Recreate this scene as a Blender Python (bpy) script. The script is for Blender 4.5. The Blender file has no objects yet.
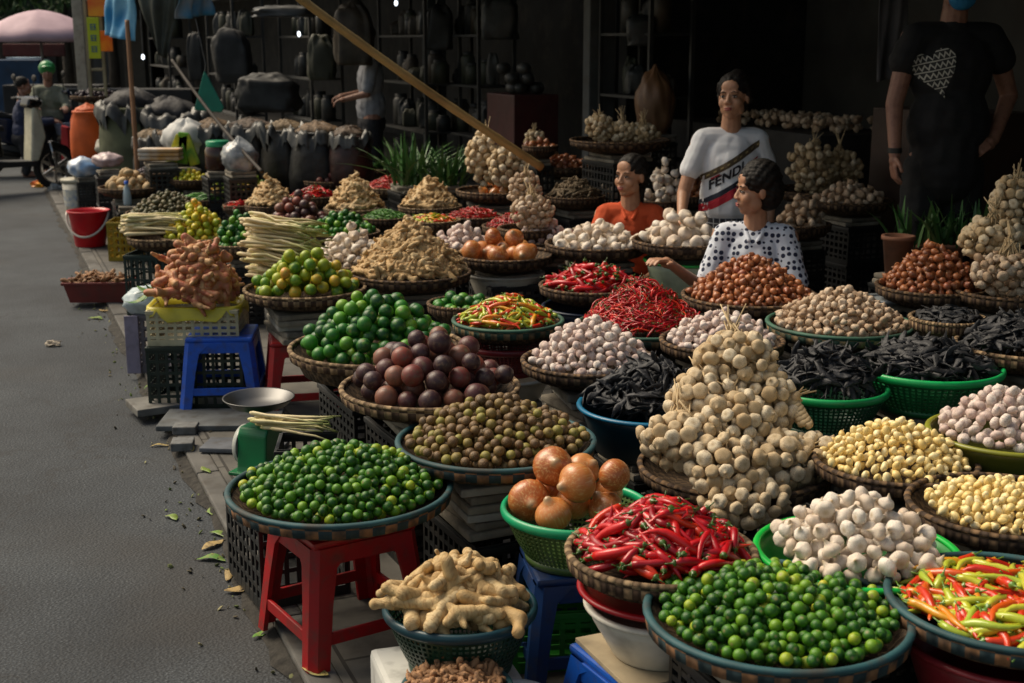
import bpy, bmesh, math, random
import numpy as np
from mathutils import Vector, Matrix, Euler
from mathutils.bvhtree import BVHTree
random.seed(7); rng = np.random.default_rng(7)
R = math.radians
scene = bpy.context.scene
COL = scene.collection

# ---------------------------------------------------------------- camera
H = 1.65; TH = R(13); FPX = 1300.0
cd = bpy.data.cameras.new("camera"); cam = bpy.data.objects.new("camera", cd); COL.objects.link(cam)
cam.location = (0, 0, H); cam.rotation_euler = (R(90) - TH, 0, 0)
cd.sensor_width = 36; cd.lens = FPX / 1024 * 36; cd.clip_start = 0.05; cd.clip_end = 500
cd.dof.use_dof = True; cd.dof.focus_distance = 3.9; cd.dof.aperture_fstop = 5.6
scene.camera = cam
# ---------------------------------------------------------------- light
SUN_EL, SUN_AZ = R(52), R(-62)      # azimuth from +Y, negative = left (the road side)
w = bpy.data.worlds.new("World"); scene.world = w; w.use_nodes = True
nt = w.node_tree; bg = nt.nodes["Background"]; sky = nt.nodes.new("ShaderNodeTexSky")
sky.sky_type = 'NISHITA'; sky.sun_disc = False; sky.sun_elevation = SUN_EL; sky.sun_rotation = SUN_AZ
sky.dust_density = 3.0
wb = nt.nodes.new("ShaderNodeMix"); wb.data_type = 'RGBA'; wb.blend_type = 'MULTIPLY'; wb.inputs[0].default_value = 1.0; wb.inputs[7].default_value = (1.12, 1.0, .8, 1)   # warm white-balance tint multiplied into the sky colour
nt.links.new(sky.outputs[0], wb.inputs[6]); nt.links.new(wb.outputs[2], bg.inputs[0]); bg.inputs[1].default_value = 0.11
sl = bpy.data.lights.new("sun", 'SUN'); sl.energy = 3.1; sl.angle = R(38); sl.color = (1.0, 0.89, 0.71)
so = bpy.data.objects.new("sun", sl); COL.objects.link(so)
sdir = Vector((math.sin(SUN_AZ) * math.cos(SUN_EL), math.cos(SUN_AZ) * math.cos(SUN_EL), math.sin(SUN_EL)))
so.rotation_euler = sdir.to_track_quat('Z', 'Y').to_euler(); so.location = (-6, 4, 12)
vs = scene.view_settings; vs.view_transform = 'Standard'; vs.look = 'None'; vs.gamma = 1.0; vs.exposure = 0.2
scene.cycles.use_denoising = True
scene.cycles.max_bounces = 8

# ---------------------------------------------------------------- frame of the street
PHI = math.atan2(542, FPX * math.cos(TH) + 300.5 * math.sin(TH))
S = Vector((-math.sin(PHI), math.cos(PHI), 0)); N = Vector((math.cos(PHI), math.sin(PHI), 0))
def W(u, v, z=0.0):
    """u metres along the street, v metres from the camera towards the shops"""
    return S * u + N * v + Vector((0, 0, z))
def ray(px, py):
    a = px - 512; b = 341.5 - py
    return Vector((a, FPX * math.cos(TH) + b * math.sin(TH), -FPX * math.sin(TH) + b * math.cos(TH)))
def at(px, py, z):
    r = ray(px, py); return Vector((0, 0, H)) + r * ((z - H) / r.z)
def atY(px, py, Y):
    r = ray(px, py); return Vector((0, 0, H)) + r * (Y / r.y)
def ppm(p):
    return FPX / (p.y * math.cos(TH) + (H - p.z) * math.sin(TH))

# ---------------------------------------------------------------- tagging
def tag(o, label=None, cat=None, group=None, kind=None):
    if label: o["label"] = label
    if cat: o["category"] = cat
    if group: o["group"] = group
    if kind: o["kind"] = kind
    return o
def empty(name, loc, rz=0, label=None, cat=None, group=None):
    o = bpy.data.objects.new(name, None); COL.objects.link(o); o.empty_display_size = .1
    o.location = loc; o.rotation_euler = (0, 0, rz)
    return tag(o, label, cat, group)
def copy_tree(o, parent=None):
    c = o.copy(); COL.objects.link(c); c.parent = parent
    if parent is not None: c.matrix_parent_inverse = o.matrix_parent_inverse
    for ch in CH.get(o.name, []):
        copy_reg(copy_tree(ch, c), c)
    return c
CH = {}
def copy_reg(c, p): CH.setdefault(p.name, []).append(c)

# ---------------------------------------------------------------- materials
def srgb(h):
    h = h.lstrip('#'); c = [int(h[i:i + 2], 16) / 255 for i in (0, 2, 4)]
    return tuple(((x / 12.92) if x <= .04045 else ((x + .055) / 1.055) ** 2.4) for x in c) + (1.0,)
def C(c):
    if isinstance(c, str): return srgb(c)
    return tuple(c) + ((1.0,) if len(c) == 3 else ())
MC = {}
def newmat(name):
    m = bpy.data.materials.new(name); m.use_nodes = True
    nt = m.node_tree; return m, nt, nt.nodes["Principled BSDF"]
def nd(nt, t, **kw):
    n = nt.nodes.new(t)
    for k, v in kw.items():
        if k.startswith('i_'):
            n.inputs[int(k[2:]) if k[2:].isdigit() else k[2:]].default_value = v
        else: setattr(n, k, v)
    return n
def ramp(nt, stops, interp='LINEAR'):
    r = nt.nodes.new("ShaderNodeValToRGB"); e = r.color_ramp.elements; r.color_ramp.interpolation = interp
    while len(e) < len(stops): e.new(0.5)
    for el, (p, c) in zip(e, stops): el.position = p; el.color = C(c)
    return r
def mixc(nt, fac, a, b, mode='MIX'):
    m = nt.nodes.new("ShaderNodeMix"); m.data_type = 'RGBA'; m.blend_type = mode
    for s, v in ((0, fac), (6, a), (7, b)):
        if hasattr(v, 'links') or hasattr(v, 'is_output'): nt.links.new(v, m.inputs[s])
        else: m.inputs[s].default_value = v if s == 0 else C(v)
    return m.outputs[2]
def produce(name, stops, rough=.45, spots=None, spot_scale=6, flagc=None, bump=.15, bscale=8, stretch=(1, 1, 1), spec=.5, sss=0.0, detail=3, spotlo=.5, spothi=.7, gloss=0):
    """skin of a fruit, bulb or root: colour from the piece's own random number, blotches from its own coordinates"""
    m, nt, b = newmat(name)
    ar = nd(nt, "ShaderNodeAttribute", attribute_name="rnd"); al = nd(nt, "ShaderNodeAttribute", attribute_name="loc")
    r = ramp(nt, stops); nt.links.new(ar.outputs['Fac'], r.inputs[0])
    vm = nd(nt, "ShaderNodeVectorMath", operation='MULTIPLY'); nt.links.new(al.outputs['Vector'], vm.inputs[0]); vm.inputs[1].default_value = stretch
    off = nd(nt, "ShaderNodeMath", operation='MULTIPLY'); nt.links.new(ar.outputs['Fac'], off.inputs[0]); off.inputs[1].default_value = 37.0
    va = nd(nt, "ShaderNodeVectorMath", operation='ADD'); nt.links.new(vm.outputs[0], va.inputs[0]); nt.links.new(off.outputs[0], va.inputs[1])
    n1 = nd(nt, "ShaderNodeTexNoise"); n1.inputs['Scale'].default_value = spot_scale; n1.inputs['Detail'].default_value = detail
    nt.links.new(va.outputs[0], n1.inputs['Vector'])
    col = r.outputs[0]
    if spots:
        mr = nd(nt, "ShaderNodeMapRange"); mr.inputs[1].default_value = spotlo; mr.inputs[2].default_value = spothi
        nt.links.new(n1.outputs[0], mr.inputs[0]); col = mixc(nt, mr.outputs[0], col, spots)
    if flagc:
        af = nd(nt, "ShaderNodeAttribute", attribute_name="flag"); col = mixc(nt, af.outputs['Fac'], col, flagc)
    nt.links.new(col, b.inputs['Base Color'])
    b.inputs['Roughness'].default_value = rough; b.inputs['Specular IOR Level'].default_value = spec
    if sss: b.inputs['Subsurface Weight'].default_value = sss; b.inputs['Subsurface Radius'].default_value = (.01, .006, .003); b.inputs['Subsurface Scale'].default_value = .5
    if gloss: b.inputs['Coat Weight'].default_value = gloss; b.inputs['Coat Roughness'].default_value = .25
    if bump:
        n2 = nd(nt, "ShaderNodeTexNoise"); n2.inputs['Scale'].default_value = bscale; n2.inputs['Detail'].default_value = 4
        nt.links.new(va.outputs[0], n2.inputs['Vector'])
        bp = nd(nt, "ShaderNodeBump"); bp.inputs['Strength'].default_value = bump; bp.inputs['Distance'].default_value = .003
        nt.links.new(n2.outputs[0], bp.inputs['Height']); nt.links.new(bp.outputs[0], b.inputs['Normal'])
    return m
def plain(name, col, rough=.5, metal=0, noise=.15, nscale=6, bump=.0, col2=None, spec=.5, dirt=0.0, trans=0, alpha=1):
    """painted, plastic, cloth or metal surface with slight unevenness and grime"""
    if name in MC: return MC[name]
    m, nt, b = newmat(name); MC[name] = m
    tc = nd(nt, "ShaderNodeTexCoord"); n = nd(nt, "ShaderNodeTexNoise"); n.inputs['Scale'].default_value = nscale; n.inputs['Detail'].default_value = 6
    nt.links.new(tc.outputs['Object'], n.inputs['Vector'])
    c = C(col); d = C(col2) if col2 else tuple(x * (1 - noise * 2) for x in c[:3]) + (1,)
    mr = nd(nt, "ShaderNodeMapRange"); mr.inputs[1].default_value = .35; mr.inputs[2].default_value = .65; nt.links.new(n.outputs[0], mr.inputs[0])
    colo = mixc(nt, mr.outputs[0], c, d)
    if dirt:
        n3 = nd(nt, "ShaderNodeTexNoise"); n3.inputs['Scale'].default_value = nscale * 2.7; n3.inputs['Detail'].default_value = 8
        nt.links.new(tc.outputs['Object'], n3.inputs['Vector'])
        m3 = nd(nt, "ShaderNodeMapRange"); m3.inputs[1].default_value = .5; m3.inputs[2].default_value = .72; m3.inputs[4].default_value = dirt
        nt.links.new(n3.outputs[0], m3.inputs[0]); colo = mixc(nt, m3.outputs[0], colo, (.05, .04, .03))
    nt.links.new(colo, b.inputs['Base Color'])
    rr = nd(nt, "ShaderNodeMapRange"); rr.inputs[3].default_value = max(.05, rough - .1); rr.inputs[4].default_value = min(1, rough + .12)
    nt.links.new(n.outputs[0], rr.inputs[0]); nt.links.new(rr.outputs[0], b.inputs['Roughness'])
    b.inputs['Metallic'].default_value = metal; b.inputs['Specular IOR Level'].default_value = spec
    if trans: b.inputs['Transmission Weight'].default_value = trans
    if alpha < 1: b.inputs['Alpha'].default_value = alpha
    if bump:
        bp = nd(nt, "ShaderNodeBump"); bp.inputs['Strength'].default_value = bump; bp.inputs['Distance'].default_value = .01
        nt.links.new(n.outputs[0], bp.inputs['Height']); nt.links.new(bp.outputs[0], b.inputs['Normal'])
    return m
def weave(name, c1, c2, nu=90, nv=10, rough=.8, bump=.6):
    """woven bamboo: over-under cells laid out on the lathe's own UVs"""
    if name in MC: return MC[name]
    m, nt, b = newmat(name); MC[name] = m
    uv = nd(nt, "ShaderNodeUVMap"); mp = nd(nt, "ShaderNodeMapping"); mp.inputs['Scale'].default_value = (nu, nv, 1)
    nt.links.new(uv.outputs[0], mp.inputs[0])
    ck = nd(nt, "ShaderNodeTexChecker"); ck.inputs['Scale'].default_value = 1.0; ck.inputs[1].default_value = C(c1); ck.inputs[2].default_value = C(c2)
    nt.links.new(mp.outputs[0], ck.inputs[0])
    tc = nd(nt, "ShaderNodeTexCoord"); n = nd(nt, "ShaderNodeTexNoise"); n.inputs['Scale'].default_value = 22; n.inputs['Detail'].default_value = 5
    nt.links.new(tc.outputs['Object'], n.inputs['Vector'])
    mr = nd(nt, "ShaderNodeMapRange"); mr.inputs[1].default_value = .4; mr.inputs[2].default_value = .7; nt.links.new(n.outputs[0], mr.inputs[0])
    col = mixc(nt, mr.outputs[0], ck.outputs[0], tuple(x * .45 for x in C(c2)[:3]))
    nt.links.new(col, b.inputs['Base Color']); b.inputs['Roughness'].default_value = rough; b.inputs['Specular IOR Level'].default_value = .25
    w1 = nd(nt, "ShaderNodeTexWave"); w1.inputs['Scale'].default_value = .32; w1.inputs['Distortion'].default_value = .5; nt.links.new(mp.outputs[0], w1.inputs[0])
    ad = nd(nt, "ShaderNodeMath", operation='ADD'); nt.links.new(w1.outputs[1], ad.inputs[0]); nt.links.new(ck.outputs[1], ad.inputs[1])
    bp = nd(nt, "ShaderNodeBump"); bp.inputs['Strength'].default_value = bump; bp.inputs['Distance'].default_value = .004
    nt.links.new(ad.outputs[0], bp.inputs['Height']); nt.links.new(bp.outputs[0], b.inputs['Normal'])
    return m
def emis(name, col, s):
    m, nt, b = newmat(name); b.inputs['Emission Color'].default_value = C(col); b.inputs['Emission Strength'].default_value = s
    b.inputs['Base Color'].default_value = C(col); return m

# ---------------------------------------------------------------- numpy meshes: dict(V, Q, T, loc, flag, uv?)
def sph(nu=12, nv=8):
    vs = [(0, 0, 1)]
    for j in range(1, nv):
        th = math.pi * j / nv
        for i in range(nu):
            ph = 2 * math.pi * i / nu; vs.append((math.sin(th) * math.cos(ph), math.sin(th) * math.sin(ph), math.cos(th)))
    vs.append((0, 0, -1)); V = np.array(vs, float); Q = []; T = []
    for i in range(nu):
        T.append((0, 1 + i, 1 + (i + 1) % nu)); b = 1 + (nv - 2) * nu; T.append((len(vs) - 1, b + (i + 1) % nu, b + i))
        for j in range(nv - 2):
            a = 1 + j * nu; Q.append((a + i, a + nu + i, a + nu + (i + 1) % nu, a + (i + 1) % nu))
    return mk(V, Q, T)
def mk(V, Q, T=(), loc=None, flag=0.0):
    V = np.asarray(V, float); Q = np.array(Q, int).reshape(-1, 4); T = np.array(T, int).reshape(-1, 3)
    fl = np.full(len(V), float(flag)) if np.isscalar(flag) else np.asarray(flag, float)
    return dict(V=V, Q=Q, T=T, loc=(V.copy() if loc is None else loc), flag=fl)
def xf(m, A=None, t=(0, 0, 0)):
    o = dict(m); o['V'] = (m['V'] @ np.asarray(A, float).T if A is not None else m['V']) + np.asarray(t, float); return o
def join(ms):
    n = 0; V = []; Q = []; T = []; L = []; F = []; RN = []
    for m in ms:
        V.append(m['V']); Q.append(m['Q'] + n); T.append(m['T'] + n); L.append(m['loc']); F.append(m['flag'])
        RN.append(m.get('rnd', np.full(len(m['V']), .5))); n += len(m['V'])
    return dict(V=np.concatenate(V), Q=np.concatenate(Q), T=np.concatenate(T), loc=np.concatenate(L), flag=np.concatenate(F), rnd=np.concatenate(RN))
def tomesh(name, m, mat, smooth=True):
    me = bpy.data.meshes.new(name); V, Q, T = m['V'], m['Q'], m['T']
    me.vertices.add(len(V)); me.vertices.foreach_set("co", V.astype('f').ravel())
    nl = Q.size + T.size; me.loops.add(nl); me.loops.foreach_set("vertex_index", np.concatenate([Q.ravel(), T.ravel()]).astype('i'))
    me.polygons.add(len(Q) + len(T))
    st = np.concatenate([np.arange(len(Q)) * 4, len(Q) * 4 + np.arange(len(T)) * 3]).astype('i')
    me.polygons.foreach_set("loop_start", st)
    me.polygons.foreach_set("use_smooth", np.full(len(st), smooth))
    me.update(calc_edges=True)
    a = me.attributes.new("rnd", 'FLOAT', 'POINT'); a.data.foreach_set("value", m.get('rnd', np.full(len(V), .5)).astype('f'))
    a = me.attributes.new("flag", 'FLOAT', 'POINT'); a.data.foreach_set("value", m['flag'].astype('f'))
    a = me.attributes.new("loc", 'FLOAT_VECTOR', 'POINT'); a.data.foreach_set("vector", m['loc'].astype('f').ravel())
    me.materials.append(mat); return me
def ob(name, me, parent=None, loc=(0, 0, 0)):
    o = bpy.data.objects.new(name, me); COL.objects.link(o); o.location = loc
    if parent is not None: o.parent = parent; CH.setdefault(parent.name, []).append(o)
    return o
def lift(m, amp, seed=0, sc=9):
    """small lumps so that nothing is a perfect sphere"""
    r = np.random.default_rng(seed); k = r.normal(size=(4, 3)) * sc / 3; p = r.random(4) * 6
    v = m['V']; d = sum(np.sin(v @ k[i] + p[i]) for i in range(4)) / 4
    m['V'] = v * (1 + amp * d)[:, None]; return m
def tube(P, rad, n=8, flag=0.0, cap=True):
    P = np.asarray(P, float); k = len(P); rad = np.broadcast_to(np.asarray(rad, float), (k,)); V = []
    tn = np.gradient(P, axis=0); tn /= np.linalg.norm(tn, axis=1)[:, None] + 1e-9
    up = np.array([0, 0, 1.0]) if abs(tn[0][2]) < .9 else np.array([1.0, 0, 0])
    a = np.cross(tn[0], up); a /= np.linalg.norm(a)
    for i in range(k):
        a = a - tn[i] * (a @ tn[i]); a /= np.linalg.norm(a) + 1e-9; b = np.cross(tn[i], a)
        for j in range(n):
            ph = 2 * math.pi * j / n; V.append(P[i] + rad[i] * (math.cos(ph) * a + math.sin(ph) * b))
    Q = [(i * n + j, i * n + (j + 1) % n, (i + 1) * n + (j + 1) % n, (i + 1) * n + j) for i in range(k - 1) for j in range(n)]
    T = []
    if cap:
        V.append(P[0]); V.append(P[-1]); c = k * n
        for j in range(n): T.append((c, (j + 1) % n, j)); T.append((c + 1, (k - 1) * n + j, (k - 1) * n + (j + 1) % n))
    return mk(V, Q, T, flag=flag)
def lathe(prof, n=48, closed=False):
    """surface of revolution with UVs (u round, v along the profile); prof = [(r, z), ...]"""
    k = len(prof); V = []; 
    for r, z in prof:
        for i in range(n): a = 2 * math.pi * i / n; V.append((r * math.cos(a), r * math.sin(a), z))
    L = [0]
    pp = list(prof) + ([prof[0]] if closed else [])
    for i in range(1, len(pp)): L.append(L[-1] + math.dist(pp[i], pp[i - 1]))
    Q = []; UV = []
    for j in range(k if closed else k - 1):
        j2 = (j + 1) % k
        for i in range(n):
            i2 = (i + 1) % n; Q.append((j * n + i, j * n + i2, j2 * n + i2, j2 * n + i))
            UV += [(i / n, L[j]), ((i + 1) / n, L[j]), ((i + 1) / n, L[j + 1]), (i / n, L[j + 1])]
    m = mk(V, Q); m['uv'] = np.array(UV); return m
def lobj(name, prof, mat, parent=None, n=48, closed=False, loc=(0, 0, 0), smooth=True):
    m = lathe(prof, n, closed); me = tomesh(name, m, mat, smooth)
    uv = me.uv_layers.new(name="UVMap"); uv.data.foreach_set("uv", m['uv'].astype('f').ravel())
    return ob(name, me, parent, loc)
def box(sx, sy, sz, c=(0, 0, 0), bev=0.0):
    """box, its edges cut by bev (chamfer)"""
    bm = bmesh.new(); bmesh.ops.create_cube(bm, size=1); bmesh.ops.scale(bm, vec=(sx, sy, sz), verts=bm.verts)
    if bev: bmesh.ops.bevel(bm, geom=bm.edges[:], offset=bev, segments=2, affect='EDGES', profile=.6)
    return frombm(bm, c)
def frombm(bm, c=(0, 0, 0)):
    bmesh.ops.triangulate(bm, faces=[f for f in bm.faces if len(f.verts) > 4])
    bm.verts.index_update(); V = [v.co[:] for v in bm.verts]; Q = []; T = []
    for f in bm.faces:
        ix = [v.index for v in f.verts]; (Q if len(ix) == 4 else T).append(ix)
    bm.free(); m = mk(np.array(V) + np.array(c), Q, T); return m
def bobj(name, ms, mat, parent=None, loc=(0, 0, 0), smooth=False):
    return ob(name, tomesh(name, join(ms) if isinstance(ms, list) else ms, mat, smooth), parent, loc)
def rotz(a): return np.array([[math.cos(a), -math.sin(a), 0], [math.sin(a), math.cos(a), 0], [0, 0, 1]])
def eul(x, y, z): return np.array(Euler((x, y, z)).to_matrix())
def basis(xa, up):
    xa = np.asarray(xa, float); xa /= np.linalg.norm(xa); y = np.cross(up, xa); y /= np.linalg.norm(y) + 1e-9; z = np.cross(xa, y)
    return np.stack([xa, y, z], axis=1)
def remesh(ms, voxel, smooth=4, name="tmp"):
    """fuse overlapping closed shells into one continuous skin"""
    j = join(ms) if isinstance(ms, list) else ms
    me = tomesh(name, j, plain('tmp_skin', (.5, .5, .5))); o = bpy.data.objects.new(name, me); COL.objects.link(o)
    r = o.modifiers.new("r", 'REMESH'); r.mode = 'VOXEL'; r.voxel_size = voxel; r.use_smooth_shade = True
    if smooth:
        s = o.modifiers.new("s", 'SMOOTH'); s.factor = .5; s.iterations = smooth
    dg = bpy.context.evaluated_depsgraph_get(); e = o.evaluated_get(dg); m2 = e.to_mesh()
    nV = len(m2.vertices); V = np.empty(nV * 3, 'f'); m2.vertices.foreach_get("co", V); V = V.reshape(-1, 3).astype(float)
    Q = []; T = []
    for p in m2.polygons:
        v = tuple(p.vertices); (Q if len(v) == 4 else T).append(v)
    e.to_mesh_clear(); bpy.data.objects.remove(o); bpy.data.meshes.remove(me)
    return mk(V, Q, T)
def ell(c, r, A=None, nu=14, nv=10):
    m = sph(nu, nv); D = np.diag(r) if A is None else np.asarray(A) @ np.diag(r); return xf(m, D, c)
def cap(p0, p1, r0, r1, n=12):
    """tapered limb with round ends"""
    p0 = np.asarray(p0, float); p1 = np.asarray(p1, float); d = p1 - p0; L = np.linalg.norm(d); d = d / (L + 1e-9)
    P = []; rr = []
    for k in range(5): a = math.pi / 2 * (1 - k / 4); P.append(p0 - d * r0 * math.sin(a)); rr.append(max(r0 * math.cos(a), 1e-4))
    for k in range(1, 5): P.append(p0 + d * L * k / 5); rr.append(r0 + (r1 - r0) * k / 5)
    for k in range(5): a = math.pi / 2 * k / 4; P.append(p1 + d * r1 * math.sin(a)); rr.append(max(r1 * math.cos(a), 1e-4))
    return tube(P, rr, n)
def subset_setdata(): pass
# ================================================================ the setting
asph, nt_, b_ = newmat('asphalt')
tc = nd(nt_, "ShaderNodeTexCoord")
n1 = nd(nt_, "ShaderNodeTexNoise"); n1.inputs['Scale'].default_value = 130; n1.inputs['Detail'].default_value = 3
n2 = nd(nt_, "ShaderNodeTexNoise"); n2.inputs['Scale'].default_value = 1.3; n2.inputs['Detail'].default_value = 7; n2.inputs['Roughness'].default_value = .62
n3 = nd(nt_, "ShaderNodeTexVoronoi"); n3.inputs['Scale'].default_value = 105
for n_ in (n1, n2, n3): nt_.links.new(tc.outputs['Object'], n_.inputs['Vector'])
r1 = ramp(nt_, [(.34, (.011, .014, .017)), (.5, (.024, .029, .034)), (.62, (.045, .052, .059)), (.75, (.1, .108, .113))]); nt_.links.new(n1.outputs[0], r1.inputs[0])
r2 = ramp(nt_, [(.34, (.4, .42, .46)), (.5, (.85, .88, .92)), (.66, (1.35, 1.36, 1.36))]); nt_.links.new(n2.outputs[0], r2.inputs[0])
colr = mixc(nt_, 1.0, r1.outputs[0], r2.outputs[0], 'MULTIPLY')
n4 = nd(nt_, "ShaderNodeTexVoronoi"); n4.feature = 'DISTANCE_TO_EDGE'; n4.inputs['Scale'].default_value = .55; n5 = nd(nt_, "ShaderNodeTexNoise"); n5.inputs['Scale'].default_value = 5; n5.inputs['Detail'].default_value = 6
va_ = nd(nt_, "ShaderNodeVectorMath", operation='MULTIPLY_ADD'); nt_.links.new(tc.outputs['Object'], n5.inputs['Vector']); nt_.links.new(n5.outputs['Color'], va_.inputs[0]); va_.inputs[1].default_value = (.35, .35, .35); nt_.links.new(tc.outputs['Object'], va_.inputs[2]); nt_.links.new(va_.outputs[0], n4.inputs['Vector'])
m4 = nd(nt_, "ShaderNodeMapRange"); m4.inputs[1].default_value = .0; m4.inputs[2].default_value = .008; m4.inputs[3].default_value = .6; m4.inputs[4].default_value = 0; nt_.links.new(n4.outputs['Distance'], m4.inputs[0])
colr = mixc(nt_, m4.outputs[0], colr, (.012, .012, .013))
n6 = nd(nt_, "ShaderNodeTexNoise"); n6.inputs['Scale'].default_value = .8; n6.inputs['Detail'].default_value = 4; nt_.links.new(tc.outputs['Object'], n6.inputs['Vector']); m6 = nd(nt_, "ShaderNodeMapRange"); m6.inputs[1].default_value = .55; m6.inputs[2].default_value = .68; m6.inputs[4].default_value = .55; nt_.links.new(n6.outputs[0], m6.inputs[0])
colr = mixc(nt_, m6.outputs[0], colr, (.03, .027, .024))
nt_.links.new(colr, b_.inputs['Base Color']); b_.inputs['Roughness'].default_value = .8
bp = nd(nt_, "ShaderNodeBump"); bp.inputs['Strength'].default_value = .45; bp.inputs['Distance'].default_value = .005
nt_.links.new(n3.outputs[0], bp.inputs['Height']); nt_.links.new(bp.outputs[0], b_.inputs['Normal'])

pave, nt_, b_ = newmat('paving')
tc = nd(nt_, "ShaderNodeTexCoord")
br = nd(nt_, "ShaderNodeTexBrick"); br.offset = .5; br.inputs['Scale'].default_value = 1.0; br.inputs['Brick Width'].default_value = .4; br.inputs['Row Height'].default_value = .4
br.inputs['Mortar Size'].default_value = .006; br.inputs['Color1'].default_value = (.085, .083, .078, 1); br.inputs['Color2'].default_value = (.12, .115, .105, 1); br.inputs['Mortar'].default_value = (.02, .018, .015, 1)
n2 = nd(nt_, "ShaderNodeTexNoise"); n2.inputs['Scale'].default_value = 3.2; n2.inputs['Detail'].default_value = 9; n2.inputs['Roughness'].default_value = .65
nt_.links.new(tc.outputs['Object'], br.inputs['Vector']); nt_.links.new(tc.outputs['Object'], n2.inputs['Vector'])
r2 = ramp(nt_, [(.3, (.3, .27, .24)), (.5, (.8, .78, .74)), (.72, (1.25, 1.2, 1.1))]); nt_.links.new(n2.outputs[0], r2.inputs[0])
nt_.links.new(mixc(nt_, 1.0, br.outputs[0], r2.outputs[0], 'MULTIPLY'), b_.inputs['Base Color']); b_.inputs['Roughness'].default_value = .8
bp = nd(nt_, "ShaderNodeBump"); bp.inputs['Strength'].default_value = .5; bp.inputs['Distance'].default_value = .008
nt_.links.new(n2.outputs[0], bp.inputs['Height']); nt_.links.new(bp.outputs[0], b_.inputs['Normal'])

KERB = .68
def street_sheet(name, u0, u1, v0, v1, z, mat, nu=40, nv=6, amp=.0):
    V = []; Q = []
    for i in range(nu + 1):
        for j in range(nv + 1):
            p = W(0, 0) * 0 + Vector((u0 + (u1 - u0) * i / nu, v0 + (v1 - v0) * j / nv, 0)); V.append((p.x, -p.y, amp * math.sin(i * 1.7 + j) if amp else 0))
    for i in range(nu):
        for j in range(nv): a = i * (nv + 1) + j; Q.append((a, a + nv + 1, a + nv + 2, a + 1))
    V = np.array(V); V = V * [1, 1, 1]
    Q = [q[::-1] for q in Q]
    o = bobj(name, mk(V, Q), mat); o.rotation_euler = (0, 0, math.atan2(S.y, S.x)); o.location = (0, 0, z)
    return tag(o, kind='structure')
street_sheet('ground', -60, 260, -160, 160, -.10, plain('dark_soil', (.05, .047, .04), .9), 8, 8)
street_sheet('road', -30, 200, -9, KERB, -.03, asph)
sw = bobj('sidewalk', box(230, 3.6, .14, (85, -(KERB + .09 + 1.8), -.07)), pave); sw.rotation_euler = (0, 0, math.atan2(S.y, S.x)); tag(sw, kind='structure')
# kerb stones, one worn strip of stone with joints
kerbm = plain('kerb_stone', (.13, .125, .115), .85, noise=.25, nscale=5, bump=.6, dirt=.7)
ks = []
uu = -3.0
while uu < 60:
    L = .62 + random.random() * .1; ks.append(box(L - .012, .088, .15, (uu + L / 2, -(KERB + .045), -.073 + random.uniform(-.004, .004)), .008)); uu += L
k = bobj('kerb', ks, kerbm); k.rotation_euler = (0, 0, math.atan2(S.y, S.x)); tag(k, kind='structure')
# raised shop floor
pf = bobj('shop_floor', box(230, 6, .3, (85, -(4.15 + 3), .05), .01), plain('shop_floor_tile', (.05, .047, .043), .6, noise=.2, dirt=.4)); pf.rotation_euler = (0, 0, math.atan2(S.y, S.x)); tag(pf, kind='structure')
# gutter dirt: thin patches of mud along the kerb
mud = plain('gutter_mud', (.028, .024, .018), .9, noise=.3, nscale=30, bump=.8)
V = []; Q = []
nn = 260
for i in range(nn + 1):
    u = -2 + i * .1; a = .012 + .012 * abs(math.sin(i * .37) + math.sin(i * .11 + 1)) + random.random() * .035
    V += [(u, -(KERB - a), 0), (u, -(KERB - .002), .012)]
for i in range(nn): Q.append((2 * i, 2 * i + 1, 2 * i + 3, 2 * i + 2))
g = bobj('gutter_dirt', mk(V, Q), mud); g.rotation_euler = (0, 0, math.atan2(S.y, S.x)); g.location = (0, 0, -.026); tag(g, kind='structure')

def swbox(name, u0, u1, v0, v1, z0, z1, mat, label=None, cat=None, group=None, bev=.01, parent=None):
    """box laid square to the street"""
    if parent is None:
        c = W((u0 + u1) / 2, (v0 + v1) / 2, z0)
        o = bobj(name, box(u1 - u0, v1 - v0, z1 - z0, (0, 0, (z1 - z0) / 2), bev), mat); o.location = c; o.rotation_euler = (0, 0, math.atan2(S.y, S.x))
        return tag(o, label, cat, group)
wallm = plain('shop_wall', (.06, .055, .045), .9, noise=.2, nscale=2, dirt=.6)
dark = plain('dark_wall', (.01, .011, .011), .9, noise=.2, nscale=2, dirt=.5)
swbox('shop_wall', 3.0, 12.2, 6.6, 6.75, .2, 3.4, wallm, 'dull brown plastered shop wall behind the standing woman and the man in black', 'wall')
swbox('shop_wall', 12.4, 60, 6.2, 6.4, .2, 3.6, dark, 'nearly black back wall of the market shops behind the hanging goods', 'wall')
pm = plain('pillar_paint', (.075, .08, .08), .7, noise=.15, nscale=3, dirt=.5)
swbox('pillar', 9.25, 9.37, 4.4, 4.62, .2, 3.2, pm, 'narrow grey pillar to the left of the woman in the white shirt', 'pillar')
swbox('pillar', 13.15, 13.35, 4.4, 4.6, .2, 3.2, plain('pillar_blue', (.085, .1, .105), .7, dirt=.5), 'slim bluish grey pillar behind the upper end of the tied garlic', 'pillar')
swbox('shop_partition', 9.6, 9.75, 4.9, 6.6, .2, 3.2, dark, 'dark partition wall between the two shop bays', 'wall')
swbox('shop_wall', 2.9, 3.05, 4.6, 6.7, .2, 3.4, wallm, 'dark side wall at the right edge of the shop', 'wall')
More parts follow.
